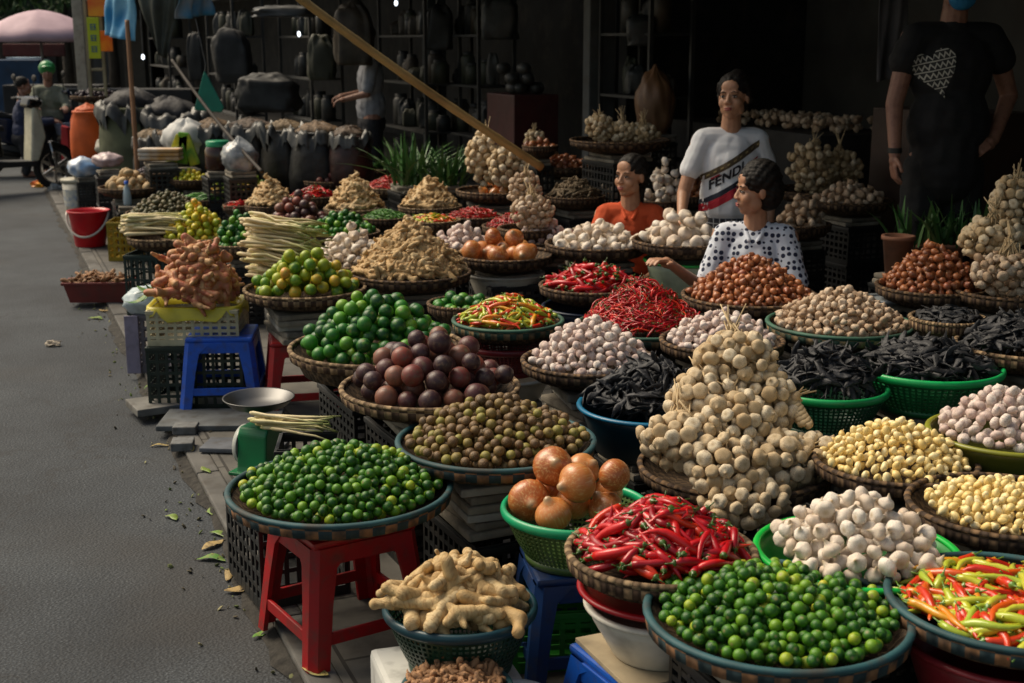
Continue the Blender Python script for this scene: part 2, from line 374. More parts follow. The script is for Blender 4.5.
# roof over the shops: corrugated sheet, with unseen shading cloths added below it
rf = swbox('shop_roof', -6, 60, 3.15, 9, 3.3, 3.4, plain('roof_sheet', (.05, .05, .05), .7), 'dark corrugated roof over the shop front', 'roof')
aw = swbox('shade_awning', 0.2, 13, 2.75, 4.2, 2.40, 2.42, plain('shade_cloth', (.04, .045, .04), .8), 'unseen dark cloth stretched above the trays to shade the back rows', 'shade_awning')  # out of view; edge and height set to shade the back rows
swbox('shade_awning', 13.02, 24, 3.2, 4.3, 2.44, 2.46, plain('shade_cloth', (.04, .045, .04), .8), 'unseen dark cloth added to shade the far sacks and buckets', 'shade_awning')  # added out of view to darken the shops further along
# ================================================================ produce materials and shapes
PM = dict(
 lime=produce('lime_skin', [(0, (.006, .06, .01)), (.45, (.014, .13, .014)), (.8, (.045, .24, .018)), (1, (.22, .38, .02))], .38, (.08, .24, .015), 1.6, bump=.25, bscale=22, spotlo=.5, spothi=.75, flagc=(.2, .2, .05)),
 key=produce('key_lime_skin', [(0, (.007, .05, .003)), (.4, (.016, .105, .005)), (.72, (.06, .2, .008)), (.92, (.2, .36, .012)), (1, (.5, .48, .03))], .42, (.1, .26, .01), 1.4, bump=.25, bscale=18, flagc=(.25, .22, .08)),
 citrus=produce('mandarin_skin', [(0, (.04, .14, .012)), (.35, (.12, .26, .016)), (.65, (.36, .4, .02)), (.88, (.6, .36, .03)), (1, (.65, .26, .04))], .4, (.3, .42, .03), 1.6, bump=.25, bscale=20, flagc=(.2, .2, .08)),
 mandy=produce('yellow_mandarin_skin', [(0, (.3, .38, .02)), (.4, (.6, .55, .03)), (.8, (.75, .5, .03)), (1, (.8, .35, .03))], .4, (.5, .5, .03), 1.6, bump=.25, bscale=20, flagc=(.2, .2, .08)),
 passion=produce('passion_skin', [(0, (.035, .016, .02)), (.4, (.07, .022, .024)), (.7, (.14, .03, .025)), (.9, (.27, .06, .035)), (1, (.16, .1, .06))], .42, (.13, .075, .05), 2.6, bump=.3, bscale=14, flagc=(.2, .16, .09)),
 plum=produce('brown_fruit_skin', [(0, (.08, .045, .015)), (.5, (.16, .085, .03)), (.8, (.22, .15, .035)), (1, (.28, .27, .04))], .5, (.3, .2, .09), 5, bump=.4, bscale=16, flagc=(.1, .06, .03)),
 onion=produce('onion_skin', [(0, (.36, .095, .022)), (.5, (.5, .155, .036)), (1, (.6, .235, .06))], .3, (.62, .34, .13), 2.5, stretch=(3.5, 3.5, .35), bump=.25, bscale=9, flagc=(.4, .26, .13), gloss=.3),
 gwhite=produce('white_garlic_skin', [(0, (.62, .5, .38)), (.5, (.74, .64, .52)), (1, (.82, .76, .66))], .6, (.55, .38, .34), 2.2, stretch=(4, 4, .5), bump=.5, bscale=7, flagc=(.5, .38, .22), sss=.0, spotlo=.52, spothi=.8),
 gpurp=produce('purple_garlic_skin', [(0, (.58, .44, .38)), (.5, (.72, .61, .54)), (1, (.8, .74, .66))], .58, (.42, .24, .26), 2.0, stretch=(3, 3, .5), bump=.45, bscale=7, flagc=(.55, .42, .26), spotlo=.45, spothi=.8),
 gtied=produce('dried_garlic_skin', [(0, (.5, .36, .19)), (.5, (.64, .5, .31)), (1, (.76, .66, .48))], .62, (.34, .2, .1), 2.2, stretch=(4, 4, .6), bump=.6, bscale=7, flagc=(.4, .28, .14), spotlo=.5, spothi=.8),
 gdull=produce('tan_garlic_skin', [(0, (.4, .27, .16)), (.5, (.56, .42, .28)), (1, (.68, .56, .42))], .65, (.3, .16, .12), 2.2, stretch=(3, 3, .6), bump=.5, bscale=7, flagc=(.4, .28, .15)),
 clove=produce('peeled_clove', [(0, (.8, .58, .2)), (.5, (.86, .69, .3)), (1, (.9, .79, .48))], .4, (.78, .56, .22), 2, bump=.2),
 shallot=produce('shallot_skin', [(0, (.14, .035, .016)), (.4, (.28, .075, .026)), (.8, (.44, .15, .05)), (1, (.26, .055, .04))], .35, (.5, .24, .1), 3, stretch=(3, 3, .4), bump=.3, flagc=(.35, .2, .1), gloss=.2),
 ginger=produce('ginger_skin', [(0, (.46, .3, .12)), (.5, (.6, .42, .19)), (1, (.68, .52, .28))], .6, (.36, .2, .07), 5, bump=1.0, bscale=16, stretch=(2.4, .7, .7), spotlo=.45, spothi=.75),
 gingdry=produce('dry_ginger_skin', [(0, (.42, .26, .1)), (.5, (.58, .39, .18)), (1, (.7, .52, .28))], .7, (.28, .15, .06), 5, bump=.7, bscale=16, spotlo=.45, spothi=.75),
 galangal=produce('galangal_skin', [(0, (.3, .12, .045)), (.5, (.48, .22, .075)), (1, (.62, .38, .17))], .55, (.36, .09, .04), 3, bump=.6, bscale=14, spotlo=.4, spothi=.65),
 turm=produce('turmeric_skin', [(0, (.2, .1, .04)), (1, (.42, .22, .1))], .7, (.12, .06, .03), 4, bump=.6, bscale=14),
 darkroot=produce('dark_root_skin', [(0, (.1, .07, .035)), (1, (.2, .14, .08))], .75, (.05, .035, .02), 4, bump=.6, bscale=14),
 chred=produce('red_chilli_skin', [(0, (.24, .002, .006)), (.5, (.45, .004, .01)), (.85, (.6, .01, .01)), (1, (.68, .05, .01))], .3, None, flagc=(.05, .11, .015), bump=.2, bscale=5, gloss=.15),
 chmix=produce('mixed_chilli_skin', [(0, (.55, .02, .01)), (.33, (.6, .05, .01)), (.4, (.72, .2, .012)), (.55, (.7, .32, .02)), (.62, (.5, .5, .03)), (.85, (.36, .46, .04)), (1, (.6, .56, .05))], .24, None, flagc=(.12, .24, .03), bump=.2, bscale=5, gloss=.15),
 chgreen=produce('green_chilli_skin', [(0, (.02, .12, .01)), (1, (.1, .3, .03))], .3, None, flagc=(.12, .24, .03), bump=.12, bscale=3),
 pod=produce('black_pod_skin', [(0, (.008, .009, .012)), (.6, (.016, .017, .021)), (1, (.032, .033, .038))], .6, (.035, .036, .04), 3, bump=.9, bscale=8, spec=.5),
 olive=produce('olive_skin', [(0, (.05, .055, .02)), (.5, (.1, .1, .035)), (1, (.17, .12, .05))], .5, (.1, .06, .03), 3),
 lemon=produce('lemongrass_skin', [(0, (.58, .45, .24)), (.6, (.68, .57, .34)), (1, (.58, .52, .24))], .55, (.42, .38, .14), 3, flagc=(.2, .3, .05), bump=.2),
 raisin=produce('raisin_skin', [(0, (.02, .012, .02)), (1, (.06, .035, .05))], .5, None),
 potato=produce('potato_skin', [(0, (.42, .27, .13)), (1, (.58, .42, .22))], .65, (.3, .2, .09), 4),
 shp=produce('red_onion_skin', [(0, (.12, .015, .05)), (1, (.28, .05, .1))], .3, (.35, .1, .15), 3, gloss=.3),
)
GR = produce('stem_green', [(0, (.06, .14, .02)), (1, (.12, .22, .03))], .5)
SN = produce('stem_straw', [(0, (.42, .3, .16)), (1, (.56, .43, .25))], .8)
def deform_round(nu, nv, sq=1.0, dim=.0, seed=0, lump=.03):
    m = sph(nu, nv); v = m['V'].copy(); z = v[:, 2]
    m['V'] = v * [1, 1, sq]
    top = np.exp(-((v[:, 0] ** 2 + v[:, 1] ** 2) / .03)) * (z > 0)
    m['V'][:, 2] -= top * dim; m['flag'] = np.clip(top * 1.4 - .35, 0, 1) * (1 if dim > 0 else 0)
    lift(m, lump, seed); return m
def t_onion(seed, nu=20, nv=14):
    m = sph(nu, nv); v = m['V'].copy(); z = v[:, 2]; rr = np.hypot(v[:, 0], v[:, 1])
    neck = np.clip((z - .93) / .07, 0, 1); V = v * [1, 1, .88]
    V[:, 2] += neck ** 1.5 * .3; f = 1 - .15 * np.clip((z - .6) / .4, 0, 1) * np.clip(1 - neck, 0, 1); V[:, :2] *= f[:, None]
    bot = np.clip((-z - .92) / .08, 0, 1); V[:, 2] += bot * .1
    m['V'] = V; m['flag'] = np.clip(neck * 2 - .5, 0, 1); lift(m, .03, seed); return m
def t_garlic(seed, nu=14, nv=11, neck=.55):
    r = np.random.default_rng(seed); m = sph(nu, nv); v = m['V'].copy(); z = v[:, 2]; ph = np.arctan2(v[:, 1], v[:, 0])
    k = r.integers(4, 7); lob = 1 + .11 * (np.abs(np.cos(k * ph / 2 + r.random() * 3)) - .6) * np.clip(1 - z * z, 0, 1)
    V = v * [1, 1, .78]; V[:, :2] *= lob[:, None]
    V[:, :2] *= (1 - .3 * np.clip((z - .6) / .4, 0, 1) - .25 * np.clip((z - .85) / .15, 0, 1))[:, None]
    V[:, 2] += np.clip((z - .86) / .14, 0, 1) ** 1.3 * neck - .12 * np.clip((z - .7) / .2, 0, 1) * (neck < .5)
    V[:, 0] += np.clip((z - .9) / .1, 0, 1) * .15 * r.normal()
    bot = np.clip((-z - .7) / .3, 0, 1); V[:, 2] += bot * .15
    m['V'] = V; m['flag'] = np.clip((z - .93) / .05, 0, 1) + np.clip((-z - .95) / .04, 0, 1) * .8; lift(m, .05, seed, 7); return m
def t_clove(seed):
    m = sph(9, 6); v = m['V'] * [1.0, .75, .62]; v[:, 2] += .15 * v[:, 0] ** 2; v[:, 1] *= 1 - .35 * np.clip(v[:, 0], 0, 1); m['V'] = v; return lift(m, .07, seed, 6)
def t_shallot(seed, nu=10, nv=7):
    m = sph(nu, nv); v = m['V'].copy(); z = v[:, 2]; V = v * [.92, .86, 1.0]
    V[:, :2] *= (1 - .35 * np.clip((z - .4) / .6, 0, 1))[:, None]; V[:, 2] += np.clip((z - .8) / .2, 0, 1) ** 2 * .45
    m['V'] = V; m['flag'] = np.clip((z - .9) / .1, 0, 1); return lift(m, .06, seed)
def t_root(seed, voxel=.07, fat=.3, branch=5, span=1.0, sm=2):
    """a hand of ginger: knobs grown out of one another, length about 2"""
    r = np.random.default_rng(seed); ms = []; P = np.array([-.85 * span, 0, 0]); d = np.array([1, r.normal() * .2, 0.0])
    pts = [(P, fat * .8)]
    for k in range(4):
        d = d + r.normal(size=3) * [.1, .38, .15]; d /= np.linalg.norm(d); Q = P + d * .5 * span
        ra = fat * r.uniform(.75, 1.15); ms.append(cap(P, Q, ra * .95, ra, 10)); ms.append(ell(Q, (ra * 1.03,) * 3, nu=10, nv=7)); pts.append((Q, ra)); P = Q
    for k in range(branch):
        Q, ra = pts[r.integers(0, len(pts))]; a = r.normal() * .5 + r.choice([1.2, -1.2, 1.6, -1.6]); e = np.array([math.cos(a), math.sin(a), r.normal() * .35])
        L = r.uniform(.3, .62) * span; q = Q + e * L; rb = ra * r.uniform(.6, .9); ms.append(cap(Q, q, rb, rb * .85, 10)); ms.append(ell(q, (rb * 1.05,) * 3, nu=10, nv=7))
        if r.random() < .5: q2 = q + (e + r.normal(size=3) * .5) * .28; ms.append(cap(q, q2, rb * .8, rb * .6, 8))
    m = remesh(ms, voxel, sm); m['V'] = m['V'] - m['V'].mean(0); m['loc'] = m['V'].copy(); return m
def t_chilli(seed, bend=.25, fat=.11, n=8, k=9):
    r = np.random.default_rng(seed); t = np.linspace(0, 1, k); b = bend * r.normal(); c = bend * .6 * r.normal()
    P = np.stack([-1 + 2 * t, b * (t - .5) ** 2 * 4 - b * .5 + .08 * np.sin(t * 7 + seed), c * np.sin(t * 3)], 1)
    rad = fat * np.array([.78, 1, 1.02, .98, .9, .78, .6, .38, .06]); m = tube(P, rad * (1 + .06 * r.normal(size=k)), n)
    m['V'] = m['V'] + r.normal(size=m['V'].shape) * .003
    d = P[0] - P[1]; d /= np.linalg.norm(d); q = P[0]
    st = tube([q - d * .06, q + d * .0, q + d * .05, q + d * .14 + [0, 0, .01], q + d * .3 + [0, .05 * r.normal(), .02]], [fat * .82, fat * .84, fat * .3, fat * .15, fat * .17], 7, flag=1.0)
    return m, st
def t_pod(seed):
    r = np.random.default_rng(seed); k = 12; t = np.linspace(-1, 1, k); V = []; b = .35 * r.normal(); tw = r.normal() * .9; wv = r.random() * 6
    for i, x in enumerate(t):
        wd = .19 * (1 - abs(x) ** 3 * .7) * (1 + .1 * math.sin(7 * x + wv)); a = tw * x; cy = b * x * x + .06 * math.sin(5 * x + wv); cz = .07 * math.sin(4 * x + wv) + .16 * (1 - x * x)
        for dy, dz in ((-1, 0), (-.5, .22), (.5, .22), (1, 0), (.4, -.12), (-.4, -.12)):
            y = dy * wd; z = dz * wd * (1.2 + .8 * math.sin(9 * x + dy * 3 + wv)); V.append((x, cy + y * math.cos(a) - z * math.sin(a), cz + y * math.sin(a) + z * math.cos(a)))
    Q = [(i * 6 + j, i * 6 + (j + 1) % 6, (i + 1) * 6 + (j + 1) % 6, (i + 1) * 6 + j) for i in range(k - 1) for j in range(6)]
    Q += [(3, 2, 1, 0), (0, 5, 4, 3)]; e = (k - 1) * 6; Q += [(e, e + 1, e + 2, e + 3), (e + 3, e + 4, e + 5, e)]
    return mk(np.array(V), Q)
def t_lemongrass(seed):
    r = np.random.default_rng(seed); P = [(-1, 0, 0), (-.9, 0, 0), (-.5, .02 * r.normal(), 0), (0, .03 * r.normal(), .02), (.5, .04 * r.normal(), .03), (1, .08 * r.normal(), 0)]
    m = tube(P, np.array([.03, .062, .05, .036, .03, .022]), 6); m['flag'] = np.clip((m['V'][:, 0] - .3) / .9, 0, 1); return m
# kind -> (templates [(main, child)], material, child material, radius-type)
KT = {}
def kt(k, ms, mat, cmat=None, cname=None): KT[k] = ([(m if isinstance(m, tuple) else (m, None)) for m in ms], mat, cmat, cname)
kt('lime', [deform_round(14, 10, .96, .12, s, .035) for s in range(5)], PM['lime'])
kt('key', [deform_round(12, 8, .95, .12, s, .03) for s in range(5)], PM['key'])
kt('citrus', [deform_round(12, 8, .9, .12, s, .04) for s in range(5)], PM['citrus'])
kt('mandy', [deform_round(12, 8, .9, .12, s, .04) for s in range(5)], PM['mandy'])
kt('passion', [deform_round(16, 11, 1.0, .1, s, .04) for s in range(5)], PM['passion'])
kt('plum', [deform_round(11, 8, .96, .1, s, .05) for s in range(5)], PM['plum'])
kt('olive', [deform_round(7, 5, 1.3, 0, s, .05) for s in range(3)], PM['olive'])
kt('raisin', [deform_round(6, 5, .7, 0, s, .15) for s in range(3)], PM['raisin'])
kt('potato', [xf(deform_round(10, 7, .75, 0, s, .12), np.diag([1.25, .9, 1])) for s in range(4)], PM['potato'])
kt('shp', [t_onion(s, 12, 9) for s in range(4)], PM['shp'])
kt('onion', [t_onion(s, 22, 16) for s in range(6)], PM['onion'])
kt('gwhite', [t_garlic(s, 18) for s in range(8)], PM['gwhite'])
kt('gwhiteL', [t_garlic(s, 26, 14, .7) for s in range(10)], PM['gwhite'])
kt('gpurp', [t_garlic(s, 13, 8, .3) for s in range(8)], PM['gpurp'])
kt('gdull', [t_garlic(s, 12, 8, .5) for s in range(8)], PM['gdull'])
kt('gtied', [t_garlic(s, 22, 12, .45) for s in range(8)], PM['gtied'])
kt('clove', [t_clove(s) for s in range(6)], PM['clove'])
kt('shallot', [t_shallot(s) for s in range(6)], PM['shallot'])
kt('ginger', [t_root(s, .075, .25, 3, 1.0) for s in range(9)], PM['ginger'])
kt('gingdry', [t_root(s + 20, .13, .33, 4) for s in range(6)], PM['gingdry'])
kt('galangal', [t_root(s + 40, .09, .26, 3, 1.0) for s in range(7)], PM['galangal'])
kt('turm', [t_root(s + 60, .17, .24, 3) for s in range(4)], PM['turm'])
kt('darkroot', [tube([(-1, 0, 0), (-.95, 0, 0), (-.3, .1, .05), (.4, -.05, .05), (.95, .1, 0), (1, .1, 0)], [.03, .1, .13, .12, .08, .02], 7)], PM['darkroot'])
kt('chred', [t_chilli(s, .17, .155) for s in range(9)], PM['chred'], GR, 'stem')
kt('chsmall', [t_chilli(s, .3, .085, 6) for s in range(6)], PM['chred'], GR, 'stem')
kt('chmix', [t_chilli(s, .2, .155) for s in range(9)], PM['chmix'], GR, 'stem')
kt('chgreen', [t_chilli(s, .2, .11, 6) for s in range(4)], PM['chgreen'], GR, 'stem')
kt('pod', [t_pod(s) for s in range(8)], PM['pod'])
kt('lemongrass', [t_lemongrass(s) for s in range(5)], PM['lemon'])
NAMES = dict(lime='lime', key='key_lime', citrus='mandarin', mandy='yellow_mandarin', passion='passion_fruit', plum='brown_fruit', olive='olive', raisin='dried_fruit', potato='potato',
             shp='red_onion', onion='onion', gwhite='garlic_bulb', gwhiteL='garlic_bulb', gpurp='purple_garlic_bulb', gdull='garlic_bulb', clove='garlic_clove', shallot='shallot', ginger='ginger_root',
             gingdry='ginger_root', galangal='galangal_root', turm='turmeric_root', darkroot='dark_root', chred='red_chilli', chsmall='small_chilli', chmix='mixed_chilli', chgreen='green_chilli', pod='black_pod', lemongrass='lemongrass_stalk', gtied='garlic_bulb')
CATS = dict(lime='lime', key='lime', citrus='mandarin', mandy='mandarin', passion='passion fruit', plum='fruit', olive='olive', raisin='dried fruit', potato='potato', shp='onion', onion='onion', gwhite='garlic', gwhiteL='garlic',
            gpurp='garlic', gdull='garlic', clove='garlic clove', shallot='shallot', ginger='ginger', gingdry='ginger', galangal='galangal', turm='turmeric', darkroot='root', chred='chilli', chsmall='chilli', chmix='chilli', chgreen='chilli', pod='dried pod', lemongrass='lemongrass', gtied='garlic')
WORDS = dict(lime='large glossy green lime', key='small round green lime', citrus='mixed green and orange citrus fruit', mandy='small yellow green mandarin', passion='dark purple passion fruit', plum='small speckled brown fruit',
             olive='small dull green olive', raisin='black shrivelled dried fruit', potato='pale tan potato', shp='small purple onion', onion='large golden brown onion', gwhite='small white garlic bulb', gwhiteL='big white garlic bulb with dry neck',
             gpurp='pinkish purple garlic bulb', gdull='tan dusty garlic bulb', clove='peeled yellow garlic clove', shallot='small copper red shallot', ginger='fat knobbly pale ginger root', gingdry='small knobbly tan ginger root', galangal='pinkish brown branching galangal root',
             turm='small rusty brown turmeric root', darkroot='thin dark brown root', chred='long shiny red chilli', chsmall='thin dark red chilli', chmix='red, orange or yellow chilli', chgreen='plump green chilli', pod='flat twisted black dried pod', lemongrass='pale lemongrass stalk with green tip', gtied='tan garlic bulb')
ROUND = {'lime', 'key', 'citrus', 'mandy', 'passion', 'plum', 'olive', 'raisin', 'potato', 'shp', 'onion', 'gwhite', 'gwhiteL', 'gpurp', 'gdull', 'clove', 'shallot'}

# ================================================================ heaps
HEAPS = []   # dicts: kind, where, items [(pos, rot3x3, scale, rnd, tmpl)]
def drop_heap(cx, cy, zr, Rr, h, d, floor_z, pw=1.5, ell_=(1, 1), off=(0, 0), seed=0, layers=2.3, over=-.12):
    """let balls come to rest one by one on the lowest free spot under the heap's outline"""
    g = np.random.default_rng(seed); st = d / 5; n = int(Rr / st) + 2; ax = np.arange(-n, n + 1) * st; X, Y = np.meshgrid(ax, ax, indexing='ij')
    r = np.hypot(X, Y) / Rr; rp = np.hypot((X - off[0] * Rr * np.clip(1 - r, 0, 1)), (Y - off[1] * Rr * np.clip(1 - r, 0, 1))) / Rr
    T = h * (1 - np.clip(rp, 0, 1) ** pw) + .012
    inside = r < 1 - d * .42 / Rr
    floor = np.maximum(floor_z + .06 * r ** 4, T - layers * d) + d / 2
    Z = floor.copy(); out = []; noise = g.random(X.shape) * d * .25
    for it in range(6000):
        s = Z - T + noise; s[~inside] = 9
        k = np.argmin(s); i, j = divmod(k, X.shape[1])
        if s[i, j] > d * over: break
        x, y, z = X[i, j] + g.uniform(-.4, .4) * st, Y[i, j] + g.uniform(-.4, .4) * st, Z[i, j]
        dd = d * g.uniform(.84, 1.1); out.append((x + cx, y + cy, z + zr, dd / 2))
        w_ = int(d / st) + 2; a0, a1 = max(0, i - w_), min(X.shape[0], i + w_ + 1); b0, b1 = max(0, j - w_), min(X.shape[1], j + w_ + 1)
        D2 = (X[a0:a1, b0:b1] - x) ** 2 + (Y[a0:a1, b0:b1] - y) ** 2; q = (dd * .5 + d * .5) ** 2 - D2
        Z[a0:a1, b0:b1] = np.where(q > 0, np.maximum(Z[a0:a1, b0:b1], z + np.sqrt(np.maximum(q, 0)) * .93), Z[a0:a1, b0:b1])
    return out
def surf_heap(cx, cy, zr, Rr, h, L, wd, pw=1.5, seed=0, layers=3, off=(0, 0), dens=1.0, tilt=.35, align=None, lift_=.0):
    """long things strewn over a heap in layers"""
    g = np.random.default_rng(seed); out = []
    for ly in range(layers):
        sp = max(wd * 1.15, L * .2) / dens; M_ = 3500; aa = g.random(M_) * 2 * math.pi; qq = np.sqrt(g.random(M_)) * (Rr - L * .24 - ly * .012); xs = qq * np.cos(aa); ys = qq * np.sin(aa); pts = []; cell = {}
        for x, y in zip(xs, ys):
            ci, cj = int(x // sp), int(y // sp)
            if any((x - u) ** 2 + (y - v) ** 2 < sp * sp for di in (-1, 0, 1) for dj in (-1, 0, 1) for u, v in cell.get((ci + di, cj + dj), ())): continue
            pts.append((x, y)); cell.setdefault((ci, cj), []).append((x, y))
        for x, y in pts:
            r = math.hypot(x, y) / Rr; rx, ry = x - off[0] * Rr * (1 - r), y - off[1] * Rr * (1 - r); rp = math.hypot(rx, ry) / Rr
            z = h * (1 - min(rp, 1) ** pw); sl = h * pw * max(rp, .02) ** (pw - 1) / Rr; nrm = np.array([rx / Rr / max(rp, .02) * sl, ry / Rr / max(rp, .02) * sl, 1]); nrm /= np.linalg.norm(nrm)
            if align is None:
                th = g.random() * 2 * math.pi
                if r > .75: th = math.atan2(y, x) + math.pi / 2 + g.normal() * .6
            else: th = align + g.normal() * .16 + (math.pi if g.random() < .12 else 0)
            xa = np.array([math.cos(th), math.sin(th), 0]); xa = xa - nrm * (xa @ nrm) + nrm * g.normal() * tilt * .35
            B = basis(xa, nrm) @ eul(g.random() * 6.28 if wd < L * .2 else g.normal() * .4, 0, 0)
            p = np.array([cx + x, cy + y, zr + z]) - nrm * (wd * .42 * (ly + .3)) + nrm * lift_; p[2] = max(p[2], zr - .012)
            out.append((p, B, L / 2 * g.uniform(.8, 1.12)))
    return out
def add_heap(kind, where, c, Rr, h, size, floor=-.05, seed=None, pw=1.5, off=(0, 0), layers=None, wd=None, dens=1.0, align=None, label=None, over=-.12, tilt=.35, variety=None):
    seed = len(HEAPS) * 13 + 5 if seed is None else seed; g = np.random.default_rng(seed + 1); items = []; nt_ = len(KT[kind][0])
    if kind in ROUND:
        for x, y, z, r in drop_heap(c.x, c.y, c.z, Rr, h, size, floor, pw, off=off, seed=seed, layers=layers or 2.3, over=over):
            if kind in ('gwhite', 'gwhiteL', 'gpurp', 'gdull', 'shallot', 'onion', 'shp'): B = eul(g.normal() * .9, g.normal() * .9, g.random() * 6.28)
            else: B = eul(g.random() * 6.28, g.random() * 6.28, g.random() * 6.28)
            s = r * (1.0 if kind not in ('shallot', 'clove') else 1.12); items.append((np.array([x, y, z]), B, s, g.random(), g.integers(nt_), r))
    else:
        wd = wd or size * .12
        for p, B, s in surf_heap(c.x, c.y, c.z, Rr, h, size, wd, pw, seed, layers or 3, off, dens, tilt, align):
            items.append((p, B, s, g.random(), g.integers(nt_), max(wd * .55, size * .12)))
    HEAPS.append(dict(kind=kind, variety=variety or NAMES[kind], where=where, items=items, label=label or WORDS[kind])); return HEAPS[-1]
def flush_heaps(capn=300):
    # which pieces show, and how large: splat every piece as a disc into an id buffer
    IDB = np.full((683, 1024), -1, int); ZB = np.full((683, 1024), 1e9); allit = []
    for hi, hp in enumerate(HEAPS):
        for k, it in enumerate(hp['items']): allit.append((hi, k))
    ct, stn = math.cos(TH), math.sin(TH)
    for n, (hi, k) in enumerate(allit):
        p = HEAPS[hi]['items'][k][0]; r = HEAPS[hi]['items'][k][5]; y, z = p[1], p[2] - H
        dz = y * ct - z * stn; u = z * ct + y * stn; px = 512 + FPX * p[0] / dz; py = 341.5 - FPX * u / dz; rp = max(r * FPX / dz, .7)
        x0, x1, y0, y1 = int(px - rp), int(px + rp) + 2, int(py - rp), int(py + rp) + 2
        x0 = max(x0, 0); y0 = max(y0, 0); x1 = min(x1, 1024); y1 = min(y1, 683)
        if x0 >= x1 or y0 >= y1: continue
        yy, xx = np.mgrid[y0:y1, x0:x1]; q = 1 - ((xx + .5 - px) ** 2 + (yy + .5 - py) ** 2) / rp ** 2; zz = dz - r * np.sqrt(np.maximum(q, 0))
        m = (q > 0) & (zz < ZB[y0:y1, x0:x1]); ZB[y0:y1, x0:x1][m] = zz[m]; IDB[y0:y1, x0:x1][m] = n
    cnt = np.bincount(IDB[IDB >= 0].ravel(), minlength=len(allit))
    byk = {}
    for n, (hi, k) in enumerate(allit): byk.setdefault(HEAPS[hi]['variety'], []).append((cnt[n], n))
    single = set()
    for v, L in byk.items():
        L.sort(reverse=True); sel = L if len(L) <= capn else [x for x in L[:capn] if x[0] > 0]; single |= {n for _, n in sel}
    n = 0; cache = {}; tot = 0
    for hp in HEAPS:
        tm, mat, cmat, cname = KT[hp['kind']]; rest = []; pl = lambda w_: w_ + ('es' if w_.endswith(('potato', 'chilli')) else '' if w_.endswith('fruit') else 's')
        nv = 10
        ns = sum(1 for k in range(len(hp['items'])) if (n + k) in single)
        for it in hp['items']:
            p, B, s, rnd, t, r = it
            if n in single:
                q = int(rnd * nv); key = (hp['kind'], int(t), q)
                if key not in cache:
                    mm = dict(tm[t][0]); mm['rnd'] = np.full(len(mm['V']), (q + .5) / nv); c_ = None
                    if tm[t][1] is not None: ch = dict(tm[t][1]); ch['rnd'] = np.full(len(ch['V']), (q + .5) / nv); c_ = tomesh(cname, ch, mat)
                    cache[key] = (tomesh(NAMES[hp['kind']], mm, mat), c_)
                me, c_ = cache[key]; o = bpy.data.objects.new(NAMES[hp['kind']], me); COL.objects.link(o)
                M = Matrix([list(B[i] * s) + [p[i]] for i in range(3)] + [[0, 0, 0, 1]]); o.matrix_world = M
                tag(o, (hp['label'] + ' ' + hp['where']), CATS[hp['kind']], pl(hp['label']) + ' ' + hp['where'] if ns > 1 else None); tot += 1
                if c_ is not None: so_ = bpy.data.objects.new(cname, c_); COL.objects.link(so_); so_.parent = o
            else: rest.append(it)
            n += 1
        if rest:
            parts = []
            for p, B, s, rnd, t, r in rest:
                for m in tm[t]:
                    if m is None: continue
                    mm = xf(m, B * s, p); mm['rnd'] = np.full(len(mm['V']), rnd); parts.append(mm)
            o = bobj(pl(NAMES[hp['kind']]), join(parts), mat, smooth=True)
            tag(o, 'mass of ' + pl(NAMES[hp['kind']].replace('_', ' ')) + ' ' + hp['where'], CATS[hp['kind']], kind='stuff')
    print('single pieces', tot, 'all', len(allit))

# ================================================================ containers
TRIM = dict(
 teal=(plain('trim_teal', (.02, .1, .115), .65, dirt=.8, noise=.3), weave('band_orange', (.24, .12, .055), (.028, .05, .055), 56, 30)),
 tan=(weave('trim_tan', (.36, .25, .14), (.14, .09, .05), 70, 30), weave('band_tan', (.3, .2, .11), (.07, .04, .025), 70, 30)),
 brown=(weave('trim_brown', (.2, .12, .06), (.07, .045, .03), 70, 30), weave('band_brown', (.16, .1, .055), (.05, .03, .02), 70, 30)),
 green=(plain('trim_green', (.04, .14, .09), .65, dirt=.8, noise=.3), weave('band_green', (.3, .2, .1), (.04, .08, .06), 56, 30)),
)
BOWL = weave('bowl_weave', (.13, .085, .05), (.06, .04, .025), 80, 55)
def tray(c, Rr, trim, label, depth=.085, n=56):
    """round woven bamboo tray: bowl, flat band, bound rim; origin under its bottom"""
    t = empty('bamboo_tray', (c.x, c.y, c.z - depth), random.random() * 6, label, 'tray', None)
    z = depth
    w_ = .011
    lobj('bowl', [(0.001, .006), (Rr * .6, .008), (Rr * .84, .03), (Rr * .955, z - .012), (Rr * .955 - .006, z - .012), (Rr * .83, .038), (Rr * .6, .017), (0.001, .015)], BOWL, t, n)
    a, b = Rr * .955, Rr * .985
    lobj('band', [(a, z - .036), (b, z - .034), (Rr, z - .004), (Rr - w_, z - .003), (a, z - .036)], TRIM[trim][1], t, n)
    rr = .0075; prof = [(Rr - .006 + rr * 1.25 * math.cos(k * math.pi / 5), z + rr * math.sin(k * math.pi / 5)) for k in range(10)]
    lobj('rim', prof, TRIM[trim][0], t, n, closed=True)
    return t
